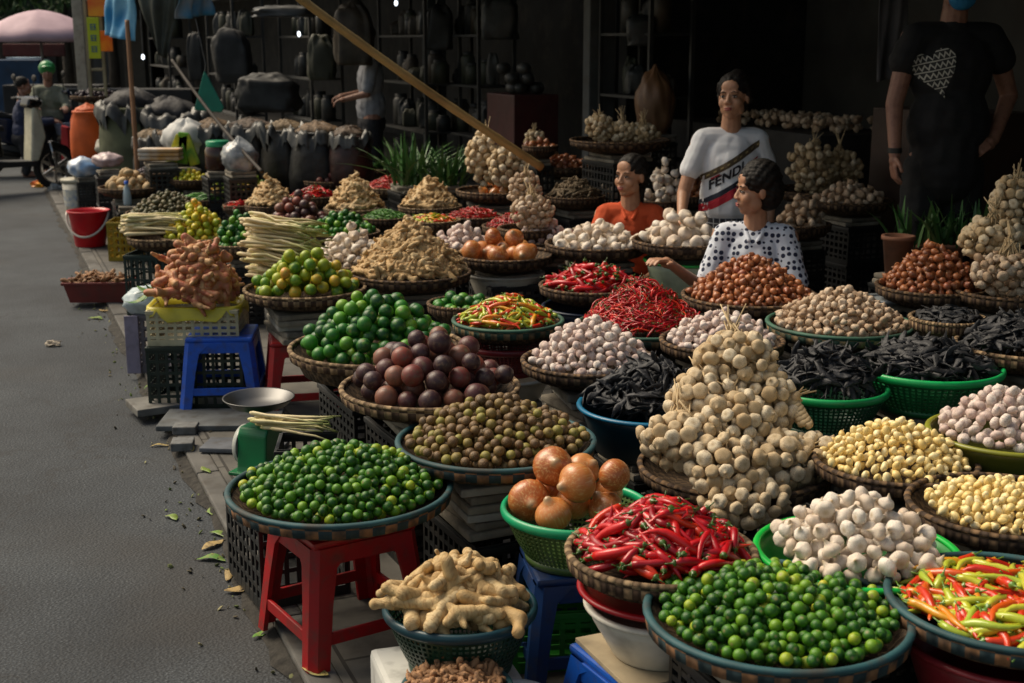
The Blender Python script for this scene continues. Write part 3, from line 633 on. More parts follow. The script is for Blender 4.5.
def basin(c, Rr, depth, col, label, rimcol=None, name='basin', bot=.72, lip=.012, n=56, origin_top=True):
    t = empty(name, (c.x, c.y, c.z - depth), 0, label, 'basin')
    body = plain('plastic_' + str(col), col, .35, dirt=.25); rim = plain('plastic_' + str(rimcol), rimcol, .35, dirt=.15) if rimcol else body
    lobj('bowl', [(.001, .0), (Rr * bot, .0), (Rr * (bot + .03), .006), (Rr * .9, depth * .7), (Rr * .965, depth - .006), (Rr * .95, depth - .006), (Rr * .88, depth * .7), (Rr * bot, .012), (.001, .01)], body, t, n)
    rr = lip * .6; prof = [(Rr - rr + rr * 1.3 * math.cos(k * math.pi / 5), depth - rr + rr * math.sin(k * math.pi / 5)) for k in range(10)]
    lobj('rim', prof, rim, t, n, closed=True)
    return t
def colander(c, Rr, depth, col, rimcol, label, bot=.7, nu=72, nvv=9, cellfrac=.62):
    """plastic market basket: moulded lattice wall, solid foot and rolled rim"""
    t = empty('plastic_basket', (c.x, c.y, c.z - depth), 0, label, 'basket')
    V = []; Q = []; f = (1 - cellfrac) / 2
    def pt(u, v, o=0):
        r = Rr * (bot + (1 - bot) * (v ** .8)) - .004 - o; a = 2 * math.pi * u / nu; return (r * math.cos(a), r * math.sin(a), .02 + (depth - .035) * v)
    for o_ in (0, .004):
        for i in range(nu):
            for j in range(nvv):
                b = len(V); v0, v1 = j / nvv, (j + 1) / nvv; dv = (v1 - v0) * f
                V += [pt(i, v0, o_), pt(i + 1, v0, o_), pt(i + 1, v1, o_), pt(i, v1, o_), pt(i + f, v0 + dv, o_), pt(i + 1 - f, v0 + dv, o_), pt(i + 1 - f, v1 - dv, o_), pt(i + f, v1 - dv, o_)]
                Q += [(b, b + 1, b + 5, b + 4), (b + 1, b + 2, b + 6, b + 5), (b + 2, b + 3, b + 7, b + 6), (b + 3, b, b + 4, b + 7)]
    half = len(V) // 2
    for k in range(nu * nvv):
        b = k * 8
        for q in range(4): x, y = b + 4 + q, b + 4 + (q + 1) % 4; Q.append((x, y, y + half, x + half))
    body = plain('plastic_' + str(col), col, .4, dirt=.2); rim = plain('plastic_' + str(rimcol), rimcol, .35, dirt=.1)
    ob('lattice_wall', tomesh('lattice_wall', mk(np.array(V), Q), body, False), t)
    lobj('foot', [(.001, .004), (Rr * bot - .002, .004), (Rr * bot, .024), (Rr * bot - .006, .024), (Rr * bot - .01, .01), (.001, .01)], body, t, nu)
    rr = .009; prof = [(Rr - .004 + rr * math.cos(k * math.pi / 5), depth - rr * 1.2 + rr * 1.5 * math.sin(k * math.pi / 5)) for k in range(10)]
    lobj('rim', prof, rim, t, nu, closed=True)
    return t
def stool(x, y, h, wtop, col, rz, label, z0=0.0):
    """moulded plastic stool: square seat, four splayed angle legs, arched aprons, low stretchers"""
    t = empty('plastic_stool', (x, y, z0), rz, label, 'stool')
    m = plain('stool_' + str(col), col, .42, noise=.12, dirt=.55, nscale=9); hw = wtop / 2; sp = wtop * .62   # half width at the foot
    def hwz(z): return sp + (hw - sp) * z / h
    bobj('seat', [box(wtop, wtop, .022, (0, 0, h - .011), .009)], m, t, smooth=False)
    th = .014; lw = wtop * .2; fl = .03
    for sx in (-1, 1):
        for sy in (-1, 1):
            V = []; zs = [0, .012, h * .5, h * .78, h * .9, h - .02]
            ww = [lw * .92, lw * .92, lw, lw * 1.15, lw * 1.75, lw * 2.3]
            for z, w2 in zip(zs, ww):
                e = hwz(z); w2 = min(w2, e)
                V += [(e, e - w2, z), (e, e - .02, z), (e - .02, e, z), (e - w2, e, z), (e - w2, e - th, z), (e - .026, e - th, z), (e - th, e - .026, z), (e - th, e - w2, z)]
            Q = [(i * 8 + j, i * 8 + (j + 1) % 8, (i + 1) * 8 + (j + 1) % 8, (i + 1) * 8 + j) for i in range(len(zs) - 1) for j in range(8)]
            Q += [(0, 7, 6, 1), (1, 6, 5, 2), (2, 5, 4, 3)]
            V = np.array(V) * [sx, sy, 1]
            if sx * sy < 0: Q = [q[::-1] for q in Q]
            bobj('leg', mk(V, Q), m, t)
    zs = h * .24
    e = hwz(zs)
    for k in range(4):
        A = rotz(k * math.pi / 2); b1 = box(2 * e - 2 * lw + .012, .012, .034, (0, e - .0085, zs), .003); bobj('stretcher', [xf(b1, A)], m, t)
        e2 = hwz(h - .045); b2 = box(2 * e2 - 2 * lw * 1.2, .011, .05, (0, e2 - .008, h - .045), .003); bobj('apron', [xf(b2, A)], m, t)
    return t
def crate_mesh(sx, sy, sz, nx=7, nz=5, th=.006):
    ms = []
    def panel(w_, ax):
        out = []; nxx = max(3, round(w_ / .04)); cw = w_ / nxx; ch = (sz - .03) / nz
        for i in range(nxx + 1): out.append(box(.014, th, sz - .004, (-w_ / 2 + i * cw, 0, sz / 2)))
        for j in range(nz + 1): out.append(box(w_, th * .8, .014 if 0 < j < nz else .034, (0, 0, .013 + j * (sz - .026) / nz)))
        return out
    for s in (-1, 1):
        ms += [xf(m, None, (0, s * (sy / 2 - th / 2), 0)) for m in panel(sx - .002, 0)]
        ms += [xf(xf(m, rotz(math.pi / 2)), None, (s * (sx / 2 - th / 2 - .0005), 0, 0)) for m in panel(sy - .016, 1)]
    wall = join(ms); rim = join([box(sx + .016, .014, .018, (0, s * (sy / 2), sz - .009), .003) for s in (-1, 1)] + [box(.014, sy - .016, .018, (s * (sx / 2 + .001), 0, sz - .0095), .003) for s in (-1, 1)])
    base = box(sx - .02, sy - .02, .006, (0, 0, .006)); return wall, rim, base
CRM = {}
def crate(x, y, z, sx, sy, sz, rz, col, label, group=None):
    key = (round(sx, 2), round(sy, 2), round(sz, 2), col)
    t = empty('plastic_crate', (x, y, z), rz, label, 'crate', group)
    if key not in CRM:
        wl, rm, bs = crate_mesh(sx, sy, sz); m = plain('crate_' + str(col), col, .5, dirt=.35); CRM[key] = (tomesh('lattice_wall', wl, m, False), tomesh('rim', rm, m, False), tomesh('floor', bs, m, False))
    for nme, me in zip(('lattice_wall', 'rim', 'floor'), CRM[key]): ob(nme, me, t)
    return t
def slab_stack(x, y, z0, z1, rz, sx=.34, sy=.3, where=''):
    """folded sacks and cardboard packed under a tray up to its bottom"""
    n = max(1, round((z1 - z0) / .028)); hh = (z1 - z0) / n; cols = [plain('sack_a', (.36, .32, .25), .9, noise=.2, nscale=9, bump=.5, dirt=.5), plain('sack_b', (.26, .23, .18), .9, noise=.2, nscale=9, bump=.5, dirt=.6), plain('sack_c', (.44, .42, .37), .9, noise=.15, nscale=9, bump=.5, dirt=.4)]
    for i in range(n):
        m = box(sx * random.uniform(.88, 1.05), sy * random.uniform(.88, 1.05), hh - .002, (0, 0, 0), .008 if hh > .02 else .003)
        bm_ = m['V']; m['V'] = bm_ + np.stack([np.sin(bm_[:, 1] * 31 + i) * .006, np.cos(bm_[:, 0] * 29 + i) * .006, np.zeros(len(bm_))], 1)
        o = bobj('folded_sack', m, cols[i % 3], loc=(x + random.uniform(-.012, .012), y + random.uniform(-.012, .012), z0 + hh * (i + .5))); o.rotation_euler = (0, 0, rz + random.uniform(-.15, .15))
        tag(o, 'folded sack ' + where, 'sack', 'folded sacks ' + where if n > 1 else None)
# ================================================================ trays, baskets and their heaps
SA = math.atan2(S.y, S.x)
def under(c, zb, what, wdt=.4, col='#1c1e1f', z0=0.0, pad=.05, rz=None):
    """black crates and a pad of folded sacks carrying a tray whose bottom is at zb"""
    for a_, b_ in (('with a tall heap of', 'of'), ('with a lower heap of', 'of'), ('with a layer of', 'of'), ('with a low heap of', 'of'), ('with a tall pile of', 'of'), ('heaped with', 'of'), ('piled with', 'of'), (' of the picture', ''), ('small and low with a few', 'with a few')): what = what.replace(a_, b_) if what.startswith('tray') else what
    rz = SA + random.uniform(-.06, .06) if rz is None else rz
    if W(0, 0).length == 0 and (c.x * N.x + c.y * N.y) > 4.15: z0 = .2
    top = zb - pad; n = 1 if top - z0 < .3 else (2 if top - z0 < .62 else 3); hh = (top - z0) / n
    for i in range(n):
        crate(c.x, c.y, z0 + hh * i, wdt, wdt * .78, round(hh - .002, 3), rz, col, ('' if n == 1 else ['bottom ', 'second ', 'third '][i]) + 'black crate under the ' + what)
    slab_stack(c.x, c.y, top, zb, rz, wdt * .85, wdt * .75, 'under the ' + what)
def P_(px, py, wpx, z, peak, kind, size, trim, what, wh, sup='crates', **k):
    """what = the tray's short description, wh = what the heap lies on"""
    c = at(px, py, z); Rr = wpx / 2 / ppm(c); h = zat_(peak, c.y + k.pop('dy', .22) * Rr) - z - size * k.pop('hs', .45)
    depth = k.pop('depth', .085); cont = k.pop('cont', 'tray'); colr = k.pop('col', None); rim = k.pop('rimcol', None); pad = k.pop('pad', .05)
    if cont == 'tray': tray(c, Rr, trim, 'round woven bamboo tray ' + what, depth)
    elif cont == 'colander': colander(c, Rr, depth, colr, rim or colr, 'round plastic lattice basket ' + what, nu=k.pop('nu', 72))
    elif cont == 'basin': basin(c, Rr, depth, colr, 'round plastic basin ' + what, rim)
    if sup == 'crates': under(c, z - depth, {'tray': 'tray ', 'basin': 'basin, ', 'colander': 'basket, '}[cont] + what, min(.42, Rr * 1.35), pad=pad)
    add_heap(kind, wh, c, Rr * k.pop('rf', .93), max(h, .03), size, floor=-min(depth * .6, .05), **k)
    return c, Rr
def zat_(py, Y): r = ray(512, py); return H + r.z * Y / r.y

# --- front rows
c, Rr = P_(340, 487, 225, .44, 437, 'key', .029, 'teal', 'heaped with small limes on the front red stool', 'on the tray on the front red stool', sup=None, pw=1.7)
stool(c.x, c.y, .355, .31, '#a3060f', R(33), 'bright red plastic stool carrying the tray of small limes')
crate(-.70, 3.80, 0, .34, .28, .27, SA + .1, '#1c1e1f', 'black plastic crate standing behind the red stool by the kerb')
c, Rr = P_(460, 603, 152, .31, 535, 'ginger', .135, None, 'dark green with blue rim, full of fat ginger', 'in the dark green basket on the white foam box', sup=None, cont='colander', col='#123d2c', rimcol='#143f4a', depth=.165, wd=.038, layers=4, pw=1.6, tilt=.5, dens=.95)
fb = bobj('foam_box', box(.33, .27, .14, (0, 0, .07), .015), plain('foam', (.62, .62, .58), .8, noise=.08, dirt=.5, bump=.2), loc=(c.x - .04, c.y + .02, 0)); fb.rotation_euler = (0, 0, .3); tag(fb, 'white foam box under the dark green ginger basket', 'box')
c, Rr = P_(457, 688, 112, .2, 670, 'turm', .07, 'teal', 'of small turmeric roots at the bottom edge of the picture', 'on the small tray below the ginger basket', sup=None, depth=.06)
under(c, .14, 'tray of small turmeric roots', .2, pad=.02)
c = at(512, 700, .17); basin(c, .11, .06, '#c9ccd0', 'pale empty metal basin at the bottom edge beside the turmeric tray')
under(c, .11, 'pale empty basin', .16, pad=.02)
c, Rr = P_(576, 505, 148, .45, 441, 'onion', .102, None, 'light green, piled with big onions', 'in the light green basket on the dull blue stool', sup=None, cont='colander', col='#4e6a35', rimcol='#17a06a', depth=.15, pw=2.2, layers=2.3, over=.1, hs=.25)
stool(c.x, c.y, .30, .26, '#15376b', R(10), 'low dull blue stool under the basket of big onions')
gb = crate(*at(548, 655, 0).to_tuple()[:2], 0, .3, .2, .17, R(8), '#2f8f2a', 'bright green plastic crate between the ginger basket and the blue stool')
c, Rr = P_(661, 550, 191, .50, 475, 'chred', .14, 'tan', 'heaped with long red chillies above the blue stool', 'on the tray above the bright blue stool', sup=None, wd=.028, layers=5, dens=1.3, pw=1.6)
basin(Vector((c.x, c.y, .418)), Rr * .87, .04, '#a8121c', 'red rimmed basin directly under the tray of long red chillies', name='red_basin')
basin(Vector((c.x, c.y, .377)), Rr * .80, .13, '#d9d4c6', 'white basin under the red rimmed basin on the blue stool', name='white_basin', bot=.6)
o = bobj('cardboard_sheet', box(.3, .28, .012, (0, 0, 0), .002), plain('cardboard', (.42, .34, .22), .9, dirt=.3), loc=(c.x, c.y, .24)); o.rotation_euler = (0, 0, .4); tag(o, 'piece of cardboard on the bright blue stool under the white basin', 'cardboard')
stool(c.x, c.y, .234, .31, '#0f4fae', R(28), 'bright blue plastic stool under the white basin at the bottom edge')
c, Rr = P_(777, 612, 265, .48, 562, 'key', .0268, 'teal', 'heaped with small limes at the bottom edge of the picture', 'on the big tray at the bottom edge', pw=1.35, off=(-.25, 0))
c, Rr = P_(1010, 600, 242, .50, 553, 'chmix', .135, 'teal', 'of mixed chillies at the lower right corner', 'on the tray at the lower right corner', sup=None, wd=.03, layers=5, dens=1.25, rf=.9)
basin(Vector((c.x, c.y, .418)), Rr * .86, .16, '#9c3138', 'dull pink basin under the tray of mixed chillies at the lower right'); under(c, .255, 'dull pink basin', .36)
c, Rr = P_(857, 548, 204, .50, 478, 'gwhiteL', .042, None, 'bright green, heaped with white garlic with dry necks', 'in the bright green basin', cont='basin', col='#0a8a2e', rimcol='#0eb541', depth=.11, pw=1.5, rf=.88, layers=3)
c, Rr = P_(895, 460, 162, .49, 413, 'clove', .0275, 'brown', 'heaped with peeled yellow garlic behind the bright green basin', 'on the tray behind the bright green basin', pw=1.6)
c, Rr = P_(1005, 505, 192, .50, 478, 'clove', .0265, 'brown', 'with a lower heap of peeled yellow garlic at the right edge', 'on the tray at the right edge', pw=1.8, rf=.84)
c, Rr = P_(1008, 430, 158, .55, 379, 'gpurp', .036, None, 'olive yellow, heaped with pale garlic at the right edge', 'in the olive yellow basin at the right edge', cont='basin', col='#5a5f22', rimcol='#8c8f2e', depth=.12, pw=1.7)
# --- black pods
c, Rr = P_(650, 403, 146, .50, 338, 'pod', .155, None, 'dark teal with blue rim, of black pods', 'in the dark teal basin with the blue rim', cont='basin', col='#0b2f3c', rimcol='#0f6c93', depth=.16, wd=.028, layers=5, dens=1.1, pw=1.4, tilt=.25)
c, Rr = P_(826, 385, 122, .54, 325, 'pod', .16, None, 'deep green, of black pods beside the tied garlic', 'in the green lattice basket beside the tall tied garlic', cont='colander', col='#12523a', rimcol='#17a35a', depth=.15, wd=.028, layers=5, dens=1.1, pw=1.6, tilt=.25)
c, Rr = P_(927, 364, 147, .58, 320, 'pod', .155, None, 'bright green, with a low heap of black dried pods', 'in the bright green lattice basket', cont='colander', col='#136b3d', rimcol='#15b45f', depth=.15, wd=.028, layers=5, dens=1.1, pw=1.8, tilt=.25)
c, Rr = P_(1022, 345, 130, .62, 293, 'pod', .155, 'tan', 'heaped with black dried pods at the right edge', 'on the tray at the right edge', wd=.028, layers=5, dens=1.1, pw=1.6, tilt=.25)
c, Rr = P_(948, 318, 76, .66, 303, 'pod', .11, 'tan', 'small and low with a few black pods behind the green baskets', 'on the small tray behind the green baskets', wd=.026, layers=4, pw=1.7)
# --- left rows
c, Rr = P_(496, 440, 200, .50, 391, 'plum', .031, 'teal', 'heaped with small brown fruit in the middle front', 'on the teal rimmed tray in the middle front', pw=1.8, pad=.16)
c, Rr = P_(430, 386, 180, .56, 318, 'passion', .07, 'tan', 'piled with dark purple passion fruit', 'on the tray behind the small brown fruit', pw=1.7)
c, Rr = P_(377, 346, 176, .56, 281, 'lime', .053, 'tan', 'piled with large green limes', 'on the tray left of the passion fruit', depth=.12, pw=1.5, layers=2.6)
c, Rr = P_(305, 288, 122, .55, 240, 'citrus', .056, 'tan', 'of mixed citrus fruit with a bunch of lemongrass', 'on the tray with the lemongrass bunch', sup=None, pw=1.6, off=(.1, -.5))
slab_stack(c.x, c.y, .33, .465, SA, .34, .3, 'under the tray of mixed citrus fruit')
stool(c.x - .02, c.y, .33, .3, '#a3060f', R(12), 'red plastic stool standing under the tray of mixed citrus fruit')
c, Rr = P_(352, 262, 84, .55, 221, 'gwhiteL', .052, 'tan', 'heaped with very white garlic', 'on the tray beside the lemongrass', pw=1.5)
c, Rr = P_(410, 272, 122, .58, 212, 'gingdry', .085, 'brown', 'with a tall heap of tan ginger in front of the onions', 'on the tray left of the big onions', wd=.028, layers=3, pw=1.25, dens=1.3, tilt=.8)
c, Rr = P_(505, 254, 100, .60, 224, 'onion', .105, 'brown', 'with a layer of big onions behind the mixed chillies', 'on the tray behind the mixed chillies', pw=2)
basin(Vector((c.x, c.y, .51)), Rr * .8, .12, '#c9c4b4', 'white basin under the tray of big onions in the middle', name='white_basin')
c, Rr = P_(508, 320, 112, .55, 283, 'chmix', .11, 'green', 'heaped with mixed chillies on the red basket', 'on the tray on the red lattice basket', sup=None, wd=.026, layers=3, dens=1.1, pw=1.6)
colander(Vector((c.x, c.y, .463)), Rr * .86, .13, '#7d1a22', '#7d1a22', 'dark red lattice basket under the tray of mixed chillies')
basin(Vector((c.x, c.y, .33)), Rr * .8, .10, '#d9d4c6', 'cream basin under the dark red lattice basket', name='white_basin'); under(c, .228, 'cream basin', .3)
c, Rr = P_(590, 360, 138, .55, 313, 'gpurp', .034, 'brown', 'heaped with pinkish garlic in front of the red chillies', 'on the tray in front of the thin red chillies', pw=1.7, pad=.12)
c, Rr = P_(592, 285, 106, .58, 252, 'chred', .15, 'brown', 'with long red chillies above the navy basin', 'on the tray above the navy basin', sup=None, wd=.03, layers=3, dens=1.0, pw=1.8, tilt=.9)
basin(Vector((c.x, c.y, .49)), Rr * .95, .17, '#10233f', 'navy blue basin under the tray of long red chillies'); under(c, .318, 'navy blue basin', .32)
c, Rr = P_(642, 325, 134, .56, 268, 'chsmall', .095, 'green', 'with a tall heap of thin red chillies', 'on the green rimmed tray in the centre', wd=.014, layers=4, dens=1.5, pw=1.35)
c, Rr = P_(722, 340, 124, .58, 306, 'gpurp', .034, 'brown', 'heaped with pinkish garlic behind the tall tied garlic', 'on the tray behind the tall tied garlic', pw=1.7)
c, Rr = P_(598, 243, 106, .66, 214, 'gwhite', .055, 'brown', 'heaped with white garlic before the woman in orange', 'on the tray in front of the woman in orange', pw=1.25)
c, Rr = P_(684, 240, 104, .71, 199, 'gwhite', .068, 'brown', 'heaped with the biggest white garlic under the standing woman', 'on the tray under the hand of the standing woman', sup=None, pw=1.15)
basin(Vector((c.x + .02, c.y, .62)), Rr * .85, .17, '#a9b59a', 'cream basin with green rim under the biggest white garlic', '#1f9a3c', name='white_basin'); under(c, .448, 'cream basin with green rim', .34)
c, Rr = P_(750, 295, 136, .62, 250, 'shallot', .03, 'brown', 'heaped with copper red shallots before the woman in dots', 'on the tray in front of the woman in the dotted blouse', pw=1.35)
c, Rr = P_(840, 323, 146, .60, 283, 'gdull', .032, 'green', 'heaped with dusty tan garlic right of the shallots', 'on the green rimmed tray right of the seated woman', pw=1.5)
c, Rr = P_(932, 286, 110, .66, 239, 'shallot', .032, 'brown', 'heaped with red shallots before the leafy plants', 'on the tray before the leafy plants at the right', pw=1.5)
c, Rr = P_(462, 303, 70, .56, 291, 'lime', .05, 'brown', 'of medium limes behind the passion fruit', 'on the small tray behind the passion fruit', pw=1.8)
# --- rows further back, middle
c, Rr = P_(463, 246, 70, .56, 217, 'gpurp', .05, 'brown', 'heaped with pinkish garlic left of the big onions', 'on the tray left of the big onions', pw=1.5)
c, Rr = P_(546, 240, 66, .60, 214, 'gpurp', .044, 'brown', 'heaped with pinkish garlic right of the big onions', 'on the tray right of the big onions', pw=1.6)
c, Rr = P_(515, 226, 66, .60, 205, 'chsmall', .08, 'brown', 'of thin red chillies right behind the big onions', 'on the tray right behind the big onions', wd=.018, layers=3, pw=1.4)
c, Rr = P_(474, 216, 58, .60, 200, 'chsmall', .08, 'brown', 'of thin red chillies left of the small yellow bulbs', 'on the tray beside the tan ginger', wd=.018, layers=3, pw=1.4)
c, Rr = P_(432, 220, 58, .60, 208, 'chmix', .08, 'tan', 'small, with a few orange and red chillies', 'on the small tray in front of the back ginger', wd=.02, layers=2)
c, Rr = P_(498, 192, 58, .66, 163, 'onion', .085, 'tan', 'with a tall pile of onions before the tied garlic', 'on the tray before the back tied garlic', pw=1.1, layers=3)
c, Rr = P_(430, 206, 64, .58, 172, 'gingdry', .09, 'tan', 'with tan ginger beside the leaf bunch', 'on the tray beside the green leaf bunch', wd=.028, pw=1.2)
c, Rr = P_(355, 208, 62, .58, 169, 'gingdry', .09, 'tan', 'with tan ginger between the passion fruit and red chillies', 'on the tray between passion fruit and chillies', wd=.028, pw=1.2)
c, Rr = P_(390, 187, 54, .60, 170, 'chsmall', .09, 'tan', 'heaped with red chillies back left of the leaf bunch', 'on the tray left of the green leaf bunch', wd=.018, layers=3, pw=1.6)
c, Rr = P_(342, 232, 76, .52, 207, 'lime', .045, 'brown', 'of limes between the white garlic and the passion fruit', 'on the tray behind the very white garlic', pw=1.6)
c, Rr = P_(385, 217, 52, .56, 204, 'chgreen', .06, 'brown', 'of plump green chillies behind the tan ginger', 'on the tray behind the tall tan ginger', wd=.02, layers=3)
c, Rr = P_(299, 224, 66, .52, 187, 'passion', .06, 'tan', 'piled with passion fruit behind the lemongrass', 'on the tray behind the lemongrass', pw=1.4, layers=3)
c, Rr = P_(333, 180, 62, .6, 160, 'passion', .06, 'brown', 'of reddish passion fruit furthest back', 'on the furthest tray of passion fruit', pw=1.6)
c, Rr = P_(314, 196, 50, .56, 178, 'chred', .12, 'brown', 'of red chillies between the two passion fruit trays', 'on the tray between the passion fruit trays', wd=.03, pw=1.5)
c, Rr = P_(271, 205, 52, .52, 172, 'gingdry', .09, 'brown', 'of pale ginger left of the passion fruit', 'on the tray left of the passion fruit', wd=.028, pw=1.2)
c, Rr = P_(286, 178, 44, .58, 162, 'raisin', .04, 'brown', 'of small dried seed behind the pale ginger', 'on the tray behind the pale ginger', pw=1.6)
c, Rr = P_(197, 236, 74, .47, 196, 'mandy', .048, 'tan', 'heaped with yellow mandarins', 'on the tray behind the galangal', pw=1.5, layers=2.6)
c, Rr = P_(241, 243, 60, .48, 207, 'lime', .046, 'tan', 'heaped with green limes beside the yellow mandarins', 'on the tray beside the yellow mandarins', pw=1.5, layers=2.6)
c, Rr = P_(240, 190, 66, .52, 164, 'citrus', .045, 'brown', 'heaped with green and orange citrus by the glass jar', 'on the tray by the jar with the green lid', pw=1.4)
c, Rr = P_(240, 205, 34, .5, 193, 'chred', .12, 'brown', 'of red chillies beside the far citrus', 'on the small tray in front of the far citrus', wd=.03)
c, Rr = P_(168, 212, 82, .42, 189, 'olive', .035, 'brown', 'heaped with small olives', 'on the tray behind the yellow crate', pw=1.5)
c, Rr = P_(205, 199, 44, .48, 188, 'chgreen', .16, 'brown', 'of long green chillies behind the mandarins', 'on the small tray behind the mandarins', wd=.03, align=0.2)
c, Rr = P_(130, 187, 62, .48, 163, 'potato', .08, 'brown', 'of potatoes and onions by the white bucket', 'on the tray nearest the white bucket', pw=1.2)
add_heap('shp', 'beside the potatoes', at(133, 184, .50), .11, .06, .07, floor=-.03, label='small purple onion')
c, Rr = P_(158, 172, 50, .56, 163, 'raisin', .035, 'brown', 'of black dried fruit beside the kumquats', 'on the tray behind the potatoes', pw=1.5)
c, Rr = P_(192, 179, 44, .54, 167, 'mandy', .04, 'brown', 'of tiny yellow kumquats', 'on the tray of tiny kumquats', pw=1.6, label='tiny yellow kumquat', variety='kumquat')
# --- back right
c, Rr = P_(565, 166, 62, .80, 152, 'shallot', .045, 'brown', 'of shallots beside the pole end', 'on the back tray beside the end of the bamboo pole', pw=1.5)
c, Rr = P_(575, 196, 60, .68, 168, 'darkroot', .16, 'brown', 'of thin dark roots left of the woman in orange', 'on the back tray left of the woman in orange', wd=.022, layers=4, pw=1.4)
c, Rr = P_(604, 201, 52, .62, 182, 'gwhite', .05, 'brown', 'of white garlic just behind the woman in orange', 'on the tray just behind the woman in orange', pw=1.5)
c, Rr = P_(664, 200, 50, .70, 152, 'gwhite', .06, 'brown', 'with a tall pile of garlic between the two women', 'on the tray between the two back women', pw=1.2)
c, Rr = P_(693, 196, 40, .68, 172, 'shallot', .05, 'brown', 'of red shallots behind the standing woman', 'on the tray behind the arm of the standing woman', pw=1.3)
c, Rr = P_(850, 200, 84, .76, 177, 'gdull', .05, 'brown', 'of yellowish garlic in the shade at the back right', 'on the shaded tray at the back right', pw=1.6)
c, Rr = P_(801, 224, 60, .66, 190, 'gdull', .05, 'brown', 'of tan garlic right behind the woman in dots', 'on the tray right behind the woman in the dotted blouse', pw=1.4)
c, Rr = P_(540, 146, 36, .95, 136, 'shallot', .045, 'brown', 'small, of shallots on the high stand at the back', 'on the small high tray at the back', pw=1.5)
# --- galangal on two crates
c = at(198, 303, .47)
crate(c.x, c.y, 0, .42, .33, .30, R(3), '#18291f', 'dark green crate standing on the paving under the cream crate')
crate(c.x, c.y, .302, .40, .31, .165, R(3), '#c9bf9c', 'cream lattice crate filled with galangal')
V = []; Q = []
for i in range(49):
    a = 2 * math.pi * i / 48; q = lambda s: math.copysign(abs(s) ** .35, s); x, y = .205 * q(math.cos(a)), .158 * q(math.sin(a))
    dr = .035 + .022 * math.sin(a * 7) + .012 * math.sin(a * 17)
    V += [(x * .86, y * .86, -.03), (x * .99, y * .99, .012), (x * 1.05, y * 1.06, .008), (x * 1.07, y * 1.09, -dr)]
for i in range(48):
    for j in range(3): Q.append((i * 4 + j, i * 4 + 4 + j, i * 4 + 5 + j, i * 4 + 1 + j))
lin = bobj('bag_liner', mk(np.array(V), Q), plain('yellow_film', (.62, .52, .03), .3, dirt=.1), loc=c + Vector((0, 0, .0)), smooth=True); lin.rotation_euler = (0, 0, R(3)); tag(lin, 'yellow plastic bag lining the cream crate of galangal', 'bag')
add_heap('galangal', 'in the cream crate', c, .21, zat_(240, c.y) - c.z - .03, .18, floor=-.02, wd=.04, layers=4, pw=1.5, tilt=.12, dens=1.05)
# --- lemongrass bunches
def lemon_bunch(c, L, rad, n, az, where, fan=.35, z0=.0, elev=0.0, tall=1.2):
    g = np.random.default_rng(int(c.x * -100)); items = []
    for i in range(n):
        a = g.random() * 6.28; q = math.sqrt(g.random()) * rad; dy, dz = q * math.cos(a), abs(q * math.sin(a)) * tall
        th = az + g.normal() * fan * .35 + dy / rad * fan * .4; d = np.array([math.cos(th) * math.cos(elev), math.sin(th) * math.cos(elev), math.sin(elev) + g.normal() * .04])
        nrm = np.array([-math.sin(az), math.cos(az), 0]); p = np.array(c) + nrm * dy + np.array([0, 0, dz + z0]) + d * g.normal() * .02
        items.append((p, basis(d, np.array([0, 0, 1.0])) @ eul(g.random() * 6, 0, 0), L / 2 * g.uniform(.85, 1.1), g.random(), g.integers(5), .014))
    HEAPS.append(dict(kind='lemongrass', variety='lemongrass', where=where, items=items, label=WORDS['lemongrass']))
c = at(284, 268, .58); lemon_bunch(c, .36, .10, 120, R(-16), 'in the bunch lying on the mixed citrus tray', .5, -.04, R(-4), 3.0)
c = at(160, 232, .50); lemon_bunch(c, .42, .10, 70, R(8), 'in the bunch behind the red bucket', .4, .0)
tray(c - Vector((0, 0, .03)), .2, 'tan', 'round woven bamboo tray under the lemongrass bunch by the red bucket')
crate(c.x, c.y + .0, 0, .36, .3, .375, R(-5), '#16302a', 'dark green crate under the lemongrass bunch by the red bucket')
c = at(292, 442, .34); lemon_bunch(c, .25, .04, 18, R(-8), 'lying behind the tray on the front red stool', .3, .05)
crate(c.x + .05, c.y + .04, 0, .2, .2, .33, R(5), '#1c1e1f', 'black crate under the loose lemongrass behind the front tray')

